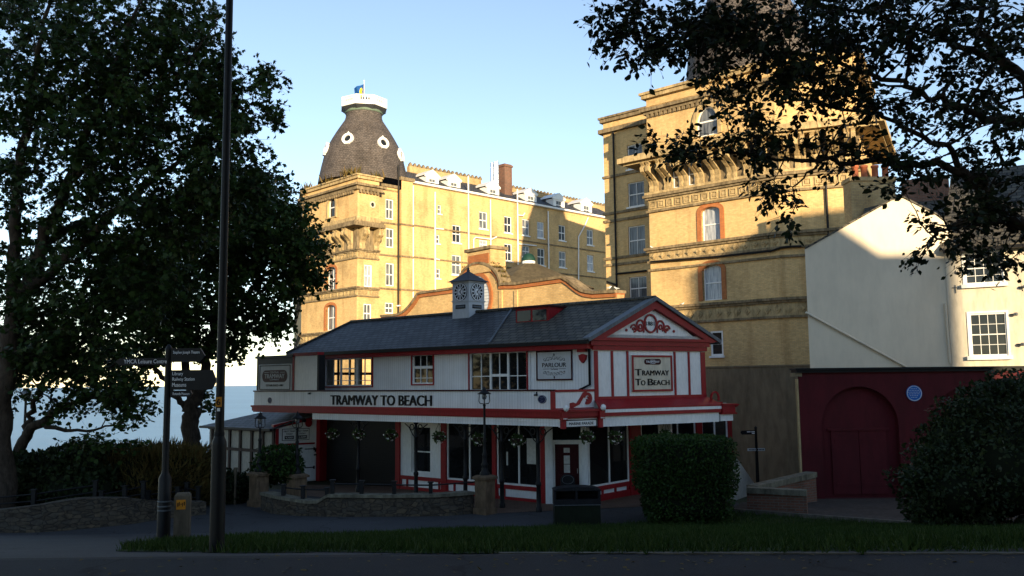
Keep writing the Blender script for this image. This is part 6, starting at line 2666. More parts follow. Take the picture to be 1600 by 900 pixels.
# litter bin
p = ghit(903, 822)
lb = thing('litter_bin', 'dark double litter bin with a hooded top on the edge of the grass', 'bin', p)
s_ = p.y / FPX
fr_ = Fr(p, Vector((1, .03, 0)))
W_ = 72 * s_
D_ = .55
zb0, zbt = p.z, zat(903, 761, p)
h_ = zbt - zb0
m = MB()
m.fb(fr_, -W_ / 2 + .012, W_ / 2 - .012, -D_ + .012, -.012, zb0 - .05, zb0 + h_ * .53); m.build('body', M['bin_green'], lb)
m = MB()
m.fb(fr_, -W_ / 2, W_ / 2, -D_, 0, zb0 - .05, zb0 + .05); m.fb(fr_, -W_ / 2, W_ / 2, -D_, 0, zb0 + h_ * .545, zb0 + h_ * .68)
for u in (-W_ / 2 + .03, W_ / 2 - .03, -.02):
    m.fb(fr_, u - .03, u + .03, -D_, 0, zb0 + h_ * .68, zb0 + h_ * .9)
m.fb(fr_, -W_ / 2 + .02, W_ / 2 - .02, -D_ + .02, -D_ + .06, zb0 + h_ * .68, zb0 + h_ * .9)
m.build('frame', M['plastic_bin'], lb)
m = MB()
N = 12
pts = [(-W_ / 2 - .01, zb0 + h_ * .9)] + [(-W_ / 2 - .01 + (W_ + .02) * i / N, zb0 + h_ * .93 + h_ * .07 * math.sin(math.pi * i / N) ** .6) for i in range(N + 1)] + [(W_ / 2 + .01, zb0 + h_ * .9)]
m.prism(fr_, pts, -D_ - .02, .02); m.build('hood', M['plastic_bin'], lb)
m = MB(); m.fb(fr_, -W_ / 2 - .003, W_ / 2 + .003, -D_ - .003, .003, zb0 + h_ * .528, zb0 + h_ * .545); m.build('trim', M['lead'], lb)

# oval topped board sign by the door
p = Vector((*ghit(888, 790)[:2], ZB))
fr_ = Fr(p, Vector((1, .1, 0)))
s_ = p.y / FPX
m = MB(); zt_ = zat(887, 741, p); r_ = 11 * s_
m.fb(fr_, -r_, r_, -.05, 0, ZB + .05, zt_ - r_ * .7); m.disc(fr_, 0, zt_ - r_ * .75, r_, r_ * .75, -.049, .001, 24)
m.fb(fr_, -r_, r_, -.35, -.30, ZB, ZB + .1); m.fb(fr_, -r_ - .02, r_ + .02, -.36, .02, ZB, ZB + .05)
ab = m.build('pavement_sign', M['plastic_bin'], None, p)
tag(ab, 'dark round topped pavement sign standing in front of the shop door', 'sign')
m = MB(); m.ring(fr_, 0, zt_ - r_ * .75, r_ * .85, r_ * .62, .015, .001, .006); m.build('sign_border', M['lead'], ab)


# low stone walls with rails
def rail_wall(name, label, basepts, heights, width, mt, cap=True, cat='wall'):
    o = thing(name, label, cat, (basepts[0].x, basepts[0].y, ZB))
    m = MB()
    ribbon(m, basepts, -width / 2, width / 2, [gz(p.x, p.y) - .3 for p in basepts], [gz(p.x, p.y) + h for p, h in zip(basepts, heights)])
    m.build('wall_face', M[mt], o)
    if cap:
        m = MB()
        ribbon(m, basepts, -width / 2 - .05, width / 2 + .05, [gz(p.x, p.y) + h + .002 for p, h in zip(basepts, heights)], [gz(p.x, p.y) + h + .09 for p, h in zip(basepts, heights)])
        m.build('coping', M['coping'], o)
    return o


def curve(pts, n=6):
    out = []
    P_ = [pts[0]] + pts + [pts[-1]]
    for i in range(1, len(P_) - 2):
        for k_ in range(n):
            t = k_ / n
            p0, p1, p2, p3 = P_[i - 1], P_[i], P_[i + 1], P_[i + 2]
            out.append(.5 * ((2 * p1) + (-p0 + p2) * t + (2 * p0 - 5 * p1 + 4 * p2 - p3) * t * t + (-p0 + 3 * p1 - 3 * p2 + p3) * t ** 3))
    out.append(pts[-1])
    return out


def flat(p):
    return Vector((p.x, p.y, 0))


bp_ = [flat(ghit(x, y)) for x, y in ((416, 796), (440, 803), (500, 806), (560, 806.5), (640, 806), (700, 805), (735, 801.5))]
bp_ = curve(bp_, 4)
tops = [zat(*(lambda q: (800 + FPX * q.x / q.y, 0))(p), p) for p in bp_]


def hp(p, table):
    px = 800 + FPX * p.x / p.y
    y = np.interp(px, [t[0] for t in table], [t[1] for t in table])
    return zat(px, float(y), p) - gz(p.x, p.y) - .09


hs = [hp(p, [(415, 767), (450, 775), (500, 783), (512, 771), (600, 772), (680, 771), (750, 766)]) for p in bp_]
fw_ = rail_wall('front_wall', 'curved rubble stone wall in front of the tramway building between pillars', bp_, hs, .35, 'rubble')
# inner ramp wall, further back
bi = [flat(ghit(x, y)) for x, y in ((505, 790), (560, 789), (640, 789), (700, 788), (745, 786))]
# stone pillars
def pillar(x, ybase, y1, wpx, label):
    p = flat(ghit(x, ybase))
    o = thing('stone_pillar', label, 'pillar', (p.x, p.y, ZB), 'stone pillars carrying lamps')
    w_ = wpx * p.y / FPX
    zt_ = zat(x, y1, p)
    fr_ = Fr(p, tL)
    m = MB()
    m.fb(fr_, -w_ / 2, w_ / 2, -w_ / 2, w_ / 2, ZB - .1, zt_ - .12); m.fb(fr_, -w_ / 2 - .04, w_ / 2 + .04, -w_ / 2 - .04, w_ / 2 + .04, ZB - .1, ZB + .18)
    m.build('shaft', M['sandstone'], o)
    m = MB()
    a = w_ / 2 + .06
    m.fb(fr_, -a, a, -a, a, zt_ - .118, zt_ - .05)
    m.hexa([fr_.pt(-a, a, zt_ - .05), fr_.pt(a, a, zt_ - .05), fr_.pt(a, -a, zt_ - .05), fr_.pt(-a, -a, zt_ - .05), fr_.pt(-a * .7, a * .7, zt_), fr_.pt(a * .7, a * .7, zt_), fr_.pt(a * .7, -a * .7, zt_), fr_.pt(-a * .7, -a * .7, zt_)])
    m.build('cap', M['sandstone'], o)
    return p, zt_


PIL = [pillar(758, 803, 742, 22, 'sandstone pillar with moulded cap at the right end of the curved wall'),
       pillar(404, 791, 737, 21, 'sandstone pillar left of the round shrub beside the annex'),
       pillar(463, 789, 740, 22, 'sandstone pillar between the shrub and the tramway entrance')]


def street_lamp(p, z0, ztop, label, thick=1.0):
    o = thing('street_lamp', label, 'street lamp', (p.x, p.y, z0), 'old fashioned lamps on the stone pillars')
    H = ztop - z0
    m = MB()
    m.lathe(p[:2], [(.15, z0), (.15, z0 + .06), (.10, z0 + .12), (.085, z0 + .25), (.11, z0 + .30), (.07, z0 + .36), (.065, z0 + .55), (.085, z0 + .6), (.05, z0 + .66), (.045, z0 + .95), (.065, z0 + 1.0), (.038, z0 + 1.06), (.034, ztop - .55), (.05, ztop - .52), (.03, ztop - .48)], 14)
    m.build('post', M['black'], o)
    fr_ = Fr(p, Vector((1, 0, 0)))
    zb_ = ztop - .48
    m = MB()
    for ang in (0, 90):
        f2 = Fr(p, Vector((math.cos(R(ang)), math.sin(R(ang)), 0)))
        m.tube([f2.pt(0, 0, zb_), f2.pt(-.13, 0, zb_ + .02), f2.pt(-.16, 0, zb_ + .08), f2.pt(-.15, 0, zb_ + .30)], .013, 6)
        m.tube([f2.pt(0, 0, zb_), f2.pt(.13, 0, zb_ + .02), f2.pt(.16, 0, zb_ + .08), f2.pt(.15, 0, zb_ + .30)], .013, 6)
    m.build('lantern_frame', M['black'], o)
    m = MB()
    m.lathe(p[:2], [(.19, zb_ + .29), (.21, zb_ + .30), (.13, zb_ + .36), (.06, zb_ + .41), (.07, zb_ + .45), (.02, zb_ + .49), (.001, zb_ + .55)], 14)
    m.build('lantern_hood', M['black'], o)
    m = MB(); m.lathe(p[:2], [(.001, zb_ + .12), (.06, zb_ + .15), (.075, zb_ + .22), (.06, zb_ + .29)], 12); m.build('globe', M['glass_blind'], o)


street_lamp(PIL[0][0], PIL[0][1], zat(752, 606, PIL[0][0]), 'black cage lantern on slim post in front of the long white parapet')
street_lamp(PIL[1][0], PIL[1][1], zat(404, 645, PIL[1][0]), 'black lamp post rising behind the shrub against the annex roof')
street_lamp(PIL[2][0], PIL[2][1], zat(464, 645, PIL[2][0]), 'black lamp post crossing the white tram times board')


def railing(name, label, pts, posts, mt='black', rails=1, pw=.11, gapz=0):
    """posts [(px,ytop,ybase)], rails between them; pts plan points"""
    o = thing(name, label, 'railing', (pts[0][0].x, pts[0][0].y, pts[0][1]))
    for (p, z0, z1) in pts:
        m = MB()
        m.box((p.x, p.y, (z0 + z1) / 2), pw, pw, z1 - z0); m.box((p.x, p.y, z1 + .015), pw + .06, pw + .06, .03)
        m.build('railing_post', M['black'], o)
    m = MB()
    for a, b_ in zip(pts, pts[1:]):
        for k_ in range(rails):
            f = .78 - .38 * k_
            m.tube([Vector((a[0].x, a[0].y, a[1] + (a[2] - a[1]) * f)), Vector((b_[0].x, b_[0].y, b_[1] + (b_[2] - b_[1]) * f))], .022, 6)
    m.build('rail', M['black'], o)


def on_wall(px, ytop, path, table):
    """post standing on the wall line, seen at px"""
    best = min(path, key=lambda q: abs(800 + FPX * q.x / q.y - px))
    i = path.index(best)
    for j in range(len(path) - 1):
        x0, x1 = (800 + FPX * q.x / q.y for q in path[j:j + 2])
        if min(x0, x1) <= px <= max(x0, x1):
            best = path[j].lerp(path[j + 1], (px - x0) / (x1 - x0)); break
    p = Vector((best.x, best.y, 0))
    z0 = gz(p.x, p.y) + hp(p, table) + .05
    return (p, z0, zat(px, ytop, p))


tabA = [(415, 767), (450, 775), (500, 783), (512, 771), (600, 772), (680, 771), (750, 766)]
railing('railing', 'black rail on square posts stepping down the left part of the curved wall', [on_wall(x, y, bp_, tabA) for x, y in ((446, 758), (476, 760), (513, 763))], None)
railing('railing', 'long black rail on square posts along the top of the curved wall', [on_wall(x, y, bp_, tabA) for x, y in ((521, 751), (566, 752), (616, 753), (672, 754))] + [(PIL[0][0] + Vector((-.25, .1, 0)), ZB + .7, zat(748, 750, PIL[0][0]))], None)

# left stone wall, its railing
lw_ = [flat(ghit(x, y)) for x, y in ((-60, 832), (0, 831), (70, 830), (130, 825), (200, 818), (250, 810), (318, 803))]
tabL = [(-60, 803), (0, 797), (60, 790), (130, 778), (160, 777), (215, 777), (240, 783), (330, 783)]
lw_ = curve(lw_, 3)
lwo = rail_wall('boundary_wall', 'long low rubble wall along the path at the left edge', lw_, [hp(p, tabL) + .09 for p in lw_], .45, 'rubble', cap=False)
bk = [p + Vector((0, .9, 0)) for p in lw_]
def bpost(px, ytop, ybase, d):
    p = at2(px, 800, d)
    return (p, zat(px, ybase, p), zat(px, ytop, p))
railing('railing', 'dark rail on square posts rising above the left rubble wall', [bpost(-30, 774, 800, 25.2), bpost(52, 766, 795, 25.4), bpost(148, 752, 780, 26)], None, rails=2)
railing('railing', 'second length of dark rail in front of the brown shrubs', [bpost(158, 768, 790, 26), bpost(194, 760, 788, 26.3), bpost(223, 753, 784, 26.6)], None, rails=2)
railing('railing', 'short dark rail behind the bollard and the fingerpost', [bpost(231, 768, 790, 27), bpost(277, 762, 790, 27.4), bpost(291, 755, 790, 27.8), bpost(309, 761, 790, 28)], None, rails=2)

# brick walls at right
p0, p1 = flat(ghit(1169, 800)), flat(ghit(1262, 804))
p2 = flat(ghit(1265, 780)) + Vector((.4, 1.2, 0))
def garden_wall(label, pts, z1s):
    o = thing('garden_wall', label, 'wall', (pts[0].x, pts[0].y, ZB))
    m = MB(); ribbon(m, pts, -.15, .15, [gz(p.x, p.y) - .3 for p in pts], z1s); m.build('wall_face', M['brick_red'], o)
    m = MB(); ribbon(m, pts, -.2, .2, [z + .002 for z in z1s], [z + .16 for z in z1s]); m.build('coping', M['coping'], o)
zA1 = zat(1215, 769, p0)
garden_wall('low red brick wall with thick stone coping at the back of the grass', [p0, p1], [zA1, zA1 - .03])
q0, q1 = p1.lerp(p0, .92) + Vector((.1, .38, 0)), RF.pt(.15, .5, 0)
garden_wall('sloping brick wall with stone coping running back to the red wall', [q0, q1], [zA1 - .0, zat(1262, 745, q1)])
# pale wing wall beside the shop end
fr_ = frame2(at2(1150, 760, 29.6), at2(1178, 760, 31.2))
m = MB(); m.prism(fr_, [(0, ZB - .2), (fr_.len, ZB - .2), (fr_.len, ZB + .35), (.1, ZB + 1.35), (0, ZB + 1.35)], -.2, 0)
ww = m.build('wing_wall', M['dimmed_white'], None, (fr_.P.x, fr_.P.y, ZB)); tag(ww, 'small pale sloping wall between the shop end and the brick wall', 'wall')

# small fingerpost by the lane
p = at2(1184, 755, 32)
sf = thing('fingerpost', 'small black fingerpost with two short arms in the lane', 'signpost', (p.x, p.y, ZB))
zt_ = zat(1181, 668, p)
m = MB(); m.lathe(p[:2], [(.07, ZB - .5), (.06, ZB + .6), (.045, zt_ - .04), (.06, zt_), (.001, zt_ + .05)], 12); m.build('post', M['black'], sf)
fr_ = Fr(p, Vector((1, .05, 0)))
B = fr_.box(1157, 1181, 672.5, 679, .03)
m = MB(); m.prism(fr_, [(B[0] + .05, B[2]), (B[1], B[2]), (B[1], B[3]), (B[0] + .05, B[3]), (B[0], (B[2] + B[3]) / 2)], -.02, .03); f1 = m.build('finger_board', M['black'], sf)
m = MB()
for a_, b_, zf in ((.42, .66, .66), (.70, .92, .66), (.74, .92, .28)):
    m.fb(fr_, B[0] + (B[1] - B[0]) * a_, B[0] + (B[1] - B[0]) * b_, .0302, .033, B[2] + (B[3] - B[2]) * zf - .015, B[2] + (B[3] - B[2]) * zf + .015)
m.build('lettering', M['sign_white'], f1)
B = fr_.box(1168.5, 1195, 700.5, 704.5, .03)
m = MB(); m.fb(fr_, B[0], B[1], -.02, .045, B[2], B[3]); f2_ = m.build('finger_board', M['grey_paint'], sf)
m = MB()
for k_ in range(11):
    u = B[0] + (B[1] - B[0]) * (.06 + .083 * k_)
    m.fb(fr_, u, u + .03, .0455, .049, B[2] + .02, B[3] - .02)
m.build('lettering', M['sign_black'], f2_)

# far lamp over the hedge at the left edge, and a small meter post
p = at2(37, 700, 31)
o = thing('far_lamp', 'slim lamp with round head beyond the hedge at far left', 'street lamp', (p.x, p.y, ZB))
zt_ = zat(43, 615, p)
m = MB(); m.lathe(p[:2], [(.05, ZB - 1), (.04, zt_ - .25), (.04, zt_)], 10); m.build('post', M['black'], o)
m = MB(); m.lathe(p[:2], [(.05, zt_ - .25), (.16, zt_ - .1), (.17, zt_ + .06), (.05, zt_ + .16), (.001, zt_ + .17)], 14); m.build('lamp_head', M['glass_blind'], o)
p = at2(368, 745, 29.5)
m = MB(); z1_ = zat(368, 731, p); m.box((p.x, p.y, (ZB + z1_) / 2), .06, .06, z1_ - ZB); m.box((p.x, p.y, z1_ - .1), .1, .1, .22)
o = m.build('marker_post', M['concrete'], None, (p.x, p.y, ZB)); tag(o, 'slim pale marker post in front of the annex shrubs', 'post')

# hanging baskets
def basket(px, py, fr_, o_, label, first=[None]):
    u, z = fr_.at(px, py, o_)
    c = fr_.pt(u, o_, z)
    if first[0] is None:
        bo_ = thing('hanging_basket', label, 'flower basket', c, 'hanging baskets under the canopy')
        m = MB()
        m.lathe(c[:2], [(.001, c.z - .2), (.12, c.z - .17), (.2, c.z - .06), (.22, c.z + .02)], 14); m.build('bowl', M['timber_dark'], bo_)
        m = MB()
        for k_ in range(3):
            a = R(120 * k_)
            m.tube([c + Vector((.2 * math.cos(a), .2 * math.sin(a), .02)), c + Vector((0, 0, .42))], .006, 5)
        m.tube([c + Vector((0, 0, .42)), c + Vector((0, 0, .56))], .008, 5)
        m.build('chain', M['black'], bo_)
        n = 330
        d = unit(n); d[:, 2] = d[:, 2] * .8 - .1
        P_ = np.array(c) + d * (.10 + .13 * RNG.random(n))[:, None]
        leaf_mesh('foliage', P_, unit(n), unit(n), .06 + .05 * RNG.random(n), 'oval', M['leaf_basket'], parent=bo_)
        n = 26
        d = unit(n); d[:, 1] = -abs(d[:, 1])
        P_ = np.array(c) + d * (.20 + .05 * RNG.random(n))[:, None] + np.array([0, 0, -.04])
        leaf_mesh('blossom', P_, unit(n), unit(n), .035 + .02 * RNG.random(n), 'tri', M['petals'], parent=bo_, wid=1.3)
        first[0] = bo_
        return bo_
    b2 = dup(first[0])
    b2.location = c
    b2.rotation_euler.z = random.uniform(0, .8)
    b2['label'] = label
    return b2


OB = OC - .12
for px, py, fr_, o_, lb_ in ((809, 686, L, OB, 'hanging basket between the two right canopy columns'), (748, 684, L, OB, 'hanging basket behind the cage lantern post'),
                             (686, 681, L, OB, 'hanging basket over the red pilaster beside the white bay'), (611, 678, L, OB, 'hanging basket at the right edge of the shutter'),
                             (560, 677, L, OB, 'hanging basket in front of the middle of the black shutter'), (520, 676, L, OB, 'hanging basket at the left edge of the black shutter'),
                             (961, 681, G, OG - .12, 'hanging basket over the angled shop window right of the door'), (1040, 679, G, OG - .12, 'hanging basket just above the clipped hedge'),
                             (917, 681, Cf, -.1, 'hanging basket under the street name board by the door')):
    basket(px, py, fr_, o_, lb_)

# gulls
def gull(p, ang, label):
    o = thing('gull', label, 'bird', p, 'gulls resting on the hotel ledges')
    fr_ = Fr(p, Vector((math.cos(R(ang)), math.sin(R(ang)), 0)))
    m = MB()
    ax = [(-.24, .10, .015), (-.14, .12, .05), (0, .13, .085), (.10, .16, .075), (.16, .21, .05), (.19, .25, .045), (.23, .255, .035), (.26, .25, .012)]
    m.tube([fr_.pt(u * .5, 0, p.z + z * .5) for u, z, r in ax], [r * .5 for u, z, r in ax], 10)
    m.tube([fr_.pt(.01, .014, p.z + .05), fr_.pt(.01, .014, p.z)], .006, 5); m.tube([fr_.pt(.01, -.014, p.z + .05), fr_.pt(.01, -.014, p.z)], .006, 5)
    m.build('body', M['gull_white'], o)
    for sg in (-1, 1):
        m = MB()
        m.tube([fr_.pt(-.133, sg * .017, p.z + .057), fr_.pt(-.033, sg * .037, p.z + .077), fr_.pt(.033, sg * .033, p.z + .08)], [.005, .022, .012], 8); m.build('wing', M['gull_grey'], o)
    m = MB(); m.tube([fr_.pt(.12, 0, p.z + .125), fr_.pt(.15, 0, p.z + .121)], [.006, .002], 6); m.build('beak', M['yellow'], o)


u, z = CF.at(947, 459, 0); gull(CF.pt(u, -.2, z + .22), 20, 'white gull on the brick screen wall near the dark downpipe')
u, z = CF.at(959, 459.5, 0); gull(CF.pt(u, -.2, z + .2), 160, 'white gull nearest the dark downpipe on the screen wall')
u, z = F1.at(1018, 388, .15); gull(F1.pt(u, .12, zA_ + .02), 200, 'white gull on the upper cornice corner of the right tower')
u, z = F1.at(1066, 470, .15); gull(F1.pt(u, .15, zB_), 0, 'white gull on the lower cornice above the red gable')
# ------------------------------------------------------------------ trees and shrubs
def limb_nodes(limbs):
    N = []
    for lim in limbs:
        for i in range(len(lim) - 1):
            (a, ra), (b, rb) = lim[i], lim[i + 1]
            k = max(2, int((b - a).length / .35))
            for j in range(k):
                N.append((a.lerp(b, j / k), ra + (rb - ra) * j / k))
        N.append(lim[-1])
    return N


def smooth_limb(pts, n=5, wob=.05):
    P_ = [p for p, r in pts]; Rr = [r for p, r in pts]
    C = curve(P_, n)
    out = []
    for i, c in enumerate(C):
        f = i / n
        k = min(int(f), len(Rr) - 2)
        r = Rr[k] + (Rr[k + 1] - Rr[k]) * (f - k)
        w_ = wob * (0 if i == 0 else 1)
        out.append((c + Vector((random.gauss(0, w_), random.gauss(0, w_), random.gauss(0, w_ * .6))), r))
    return out


def make_tree(name, label, limbs_px, blobs, kind, mt, lsize, per, twig=(.35, .7), wid=1.0, flat_=.5, group=None, droop=.25, seed=1, tmin=.006, dens=1.0):
    random.seed(seed)
    limbs = [smooth_limb([(at(x, y, d) if y is not None else x, r) for (x, y, d, r) in lim]) for lim in limbs_px]
    base = limbs[0][0][0]
    root = thing(name, label, 'tree', (base.x, base.y, gz(base.x, base.y)), group)
    tm = MB()
    for lim in limbs:
        tm.tube([p for p, r in lim], [r for p, r in lim], 9)
    nodes = limb_nodes(limbs)
    NP = np.array([p[:] for p, r in nodes]); NR = np.array([r for p, r in nodes])
    LP, LD, LN = [], [], []
    for (bx, by, bd, rx, ry, rd, n) in blobs:
        for _ in range(max(2, int(n * dens))):
            while True:
                q = np.array([random.uniform(-1, 1) for _ in range(3)])
                if q @ q <= 1: break
            d = bd + q[2] * rd
            c = at(bx + q[0] * rx, by + q[1] * ry, d)
            cn = np.array(c)
            dist = np.linalg.norm(NP - cn, axis=1) + np.where(NP[:, 2] > cn[2] + .2, .6, 0) + np.where(NR < .012, .25, 0)
            i = int(dist.argmin())
            s = Vector(NP[i])
            L_ = (c - s).length
            if L_ > .15:
                mid = s.lerp(c, .5) + Vector((random.gauss(0, .06), random.gauss(0, .06), .08)) * L_
                r0 = min(NR[i] * .6, .012 + .012 * L_)
                pts = [s, s.lerp(mid, .5) + Vector((random.gauss(0, .03 * L_),) * 3), mid, mid.lerp(c, .5) + Vector((0, 0, random.gauss(0, .04 * L_))), c]
                tm.tube(pts, [r0, r0 * .8, r0 * .65, r0 * .5, tmin], 5, cap=False)
                NP = np.concatenate([NP, np.array([p[:] for p in pts[2:]])]); NR = np.concatenate([NR, [r0 * .65, r0 * .5, tmin]])
            outd = (c - s).normalized() if L_ > .05 else Vector((0, 0, 1))
            for k in range(random.randint(3, 5)):
                dv = (outd * .8 + Vector((random.gauss(0, .7), random.gauss(0, .7), random.gauss(.0, .45)))).normalized()
                tl = random.uniform(*twig)
                e = c + dv * tl + Vector((0, 0, -droop * tl * .5))
                tm.tube([c, c.lerp(e, .5) + Vector((0, 0, .03)), e], [tmin, tmin * .7, tmin * .35], 4, cap=False)
                for j in range(per):
                    f = (j + random.random()) / per
                    p = c.lerp(e, f) + Vector((random.gauss(0, .035), random.gauss(0, .035), random.gauss(0, .03))) * (lsize / .1)
                    side = dv.cross(Vector((0, 0, 1)))
                    if side.length < .1: side = Vector((1, 0, 0))
                    side.normalize()
                    ld = (dv * .6 + side * random.choice((-1, 1)) * random.uniform(.4, 1.1) + Vector((random.gauss(0, .3), random.gauss(0, .3), -droop + random.gauss(0, .35)))).normalized()
                    LP.append(p[:]); LD.append(ld[:])
    n = len(LP)
    nn = np.tile([0, 0, 1.0], (n, 1)) * flat_ + unit(n)
    nn /= np.linalg.norm(nn, axis=1)[:, None]
    tm.build('trunk', M['bark'], root)
    o = leaf_mesh('crown', np.array(LP), np.array(LD), nn, lsize * (.45 + .85 * RNG.random(n)), kind, mt, wid, root)
    print(name, 'leaves', n)
    return root


# A: big tree whose trunk stands at the left edge
tA_l = [
    [(4, 790, 26, .34), (4, 700, 26, .30), (6, 620, 26, .28), (18, 540, 25.8, .27), (30, 470, 25.5, .24)],
    [(30, 470, 25.5, .2), (70, 380, 25, .17), (110, 280, 24.5, .13), (150, 180, 24, .1), (190, 80, 23.5, .06), (220, 0, 23, .03)],
    [(24, 500, 25.5, .2), (20, 400, 25, .17), (28, 290, 24.5, .14), (45, 180, 24, .1), (60, 80, 23.5, .07), (80, -30, 23, .03)],
    [(36, 460, 25.4, .17), (110, 400, 25, .13), (180, 330, 24.4, .1), (250, 270, 23.8, .07), (330, 220, 23.4, .04), (400, 150, 23, .015)],
    [(110, 280, 24.5, .1), (170, 230, 24, .08), (240, 160, 23.5, .055), (300, 90, 23, .03), (340, 30, 23, .012)],
    [(60, 395, 25, .13), (120, 350, 26, .1), (190, 330, 27, .07), (260, 320, 27, .04)],
]
bA = [(60, 60, 24, 110, 110, 3, 70), (180, 50, 24, 110, 90, 3, 70), (290, 50, 23.5, 50, 70, 2, 26), (250, 165, 23.5, 130, 85, 2.5, 85), (375, 190, 23, 50, 50, 1.5, 22), (412, 125, 23, 24, 12, .6, 5),
      (330, 265, 23, 90, 45, 2, 36), (395, 285, 23, 34, 22, 1, 7), (140, 200, 24, 120, 95, 2.5, 70), (210, 320, 24.5, 140, 70, 2.5, 70), (80, 400, 25, 80, 70, 2.5, 28), (160, 440, 25.5, 110, 90, 2.5, 62), (60, 510, 26, 60, 55, 2, 24), (20, 180, 24, 50, 110, 2, 24), (110, 500, 26, 90, 60, 2, 24), (18, 430, 25.8, 40, 70, 1.5, 14), (25, 300, 25, 45, 60, 1.5, 12), (30, 545, 26.5, 45, 50, 1.5, 12), (220, 430, 25.5, 80, 70, 2, 34), (290, 330, 24.5, 80, 60, 2, 30),
      (345, 85, 23, 12, 30, .5, 5), (340, 150, 23, 40, 40, 1, 12)]
make_tree('sycamore_tree', 'large dark sycamore with thick trunk at the left edge of the road', tA_l, bA, 'palm', M['leaf_syc'], .17, 7, (.35, .75), .95, .45, 'trees on the left', seed=3, dens=2.1)

# B: tree behind the lamp post
tB_l = [
    [(300, 745, 33, .37), (298, 700, 33, .33), (299, 660, 33, .31), (303, 630, 33, .33)],
    [(303, 630, 33, .22), (318, 580, 32.8, .18), (330, 530, 32.6, .15), (350, 460, 32.4, .12), (390, 380, 32, .07), (430, 320, 32, .03)],
    [(300, 632, 33, .18), (292, 580, 33, .15), (285, 510, 33, .12), (290, 420, 33, .09), (310, 330, 33, .04)],
    [(297, 640, 33, .12), (275, 622, 32.8, .11), (255, 590, 32.6, .09), (232, 570, 32.4, .07), (190, 550, 32, .03)],
    [(330, 530, 32.6, .09), (380, 480, 32.4, .06), (440, 430, 32.2, .04), (485, 405, 32, .015)],
    [(288, 540, 33, .09), (245, 470, 33, .07), (220, 400, 33, .03)],
]
bB = [(415, 390, 32.5, 82, 95, 3, 95), (345, 350, 32.5, 85, 75, 3, 75), (300, 450, 33, 105, 85, 3, 95), (245, 515, 33, 75, 60, 2.5, 52), (395, 500, 32.5, 55, 26, 1.5, 24), (468, 395, 32, 38, 50, 2, 26), (405, 300, 32.5, 50, 30, 2, 22), (235, 430, 33, 75, 80, 3, 60),
      (335, 540, 32.8, 50, 18, 1.5, 14), (432, 505, 32, 20, 14, .6, 6), (420, 335, 32, 60, 45, 2, 26), (490, 430, 32, 12, 14, .6, 5), (366, 537, 32.5, 12, 6, .5, 2), (200, 555, 32.5, 50, 30, 1.5, 16), (318, 625, 33.2, 10, 12, .4, 3)]
make_tree('maple_tree', 'green leafy tree with pale forked trunk behind the lamp post', tB_l, bB, 'tri', M['leaf_mid'], .155, 9, (.4, .8), 1.1, .5, 'trees on the left', seed=4, dens=2.1)

# C: leaning tree in the hedge, horizontal sprays
tC_l = [
    [(22, 745, 28, .2), (36, 690, 28, .17), (62, 660, 27.8, .14), (95, 640, 27.6, .11), (130, 625, 27.4, .07), (180, 620, 27, .03)],
    [(40, 682, 28, .12), (48, 655, 28, .1), (58, 620, 28, .08), (80, 580, 28, .05), (110, 550, 28, .02)],
    [(62, 660, 27.8, .09), (110, 672, 27.5, .05), (170, 668, 27.2, .03), (215, 672, 27, .01)],
    [(95, 640, 27.6, .07), (130, 600, 27.4, .05), (180, 570, 27.2, .025)],
]
bC = [(55, 590, 27.5, 65, 45, 2, 40), (150, 592, 27.2, 75, 38, 2, 52), (195, 632, 27, 45, 38, 1.5, 32), (90, 640, 27.5, 45, 14, 1.2, 8), (150, 690, 27, 45, 9, 1, 8), (60, 545, 27.5, 60, 25, 2, 22), (195, 690, 27, 20, 6, .6, 3), (120, 555, 27.3, 80, 30, 2, 30)]
make_tree('leaning_tree', 'low leaning tree spreading over the hedge in front of the sea', tC_l, bC, 'tri', M['leaf_syc'], .13, 8, (.35, .7), 1.1, .9, 'trees on the left', seed=5, dens=1.35)

# D: overhanging tree at right
T_ = 9.4
tD_l = [
    [(1765, 860, 9.6, 0.2400), (1760, 700, 9.6, 0.2200), (1745, 540, 9.5, 0.2000), (1700, 440, 9.4, 0.1800), (1665, 400, 9.3, 0.1600)],
    [(1665, 400, 9.3, 0.1300), (1600, 355, 9.3, 0.0720), (1540, 312, 9.3, 0.0612), (1500, 266, 9.2, 0.0432), (1400, 256, 9.1, 0.0302), (1280, 254, 9, 0.0216), (1160, 247, 8.9, 0.0130), (1080, 243, 8.9, 0.0058)],
    [(1720, 480, 9.4, 0.1400), (1690, 330, 9.4, 0.0864), (1640, 190, 9.4, 0.0720), (1570, 95, 9.4, 0.0540), (1520, 30, 9.4, 0.0360), (1480, -60, 9.4, 0.0288)],
    [(1640, 190, 9.4, 0.0576), (1560, 185, 9.2, 0.0432), (1480, 165, 9.0, 0.0324), (1400, 130, 8.9, 0.0252), (1290, 95, 8.8, 0.0187), (1150, 70, 8.7, 0.0115), (1010, 45, 8.6, 0.0050)],
    [(1540, 312, 9.3, 0.0432), (1480, 230, 9.2, 0.0288), (1400, 190, 9.1, 0.0216), (1300, 165, 9, 0.0144), (1200, 150, 9, 0.0072)],
    [(1600, 355, 9.3, 0.0432), (1555, 350, 9.2, 0.0288), (1500, 350, 9.1, 0.0202), (1460, 372, 9, 0.0108), (1440, 395, 9, 0.0058)],
    [(1570, 95, 9.4, 0.0360), (1480, 60, 9.2, 0.0252), (1380, 30, 9, 0.0158), (1250, 5, 8.9, 0.0086), (1100, -10, 8.8, 0.0058)],
    [(1280, 254, 9, 0.0144), (1250, 285, 9, 0.0086), (1238, 330, 9, 0.0043)],
]
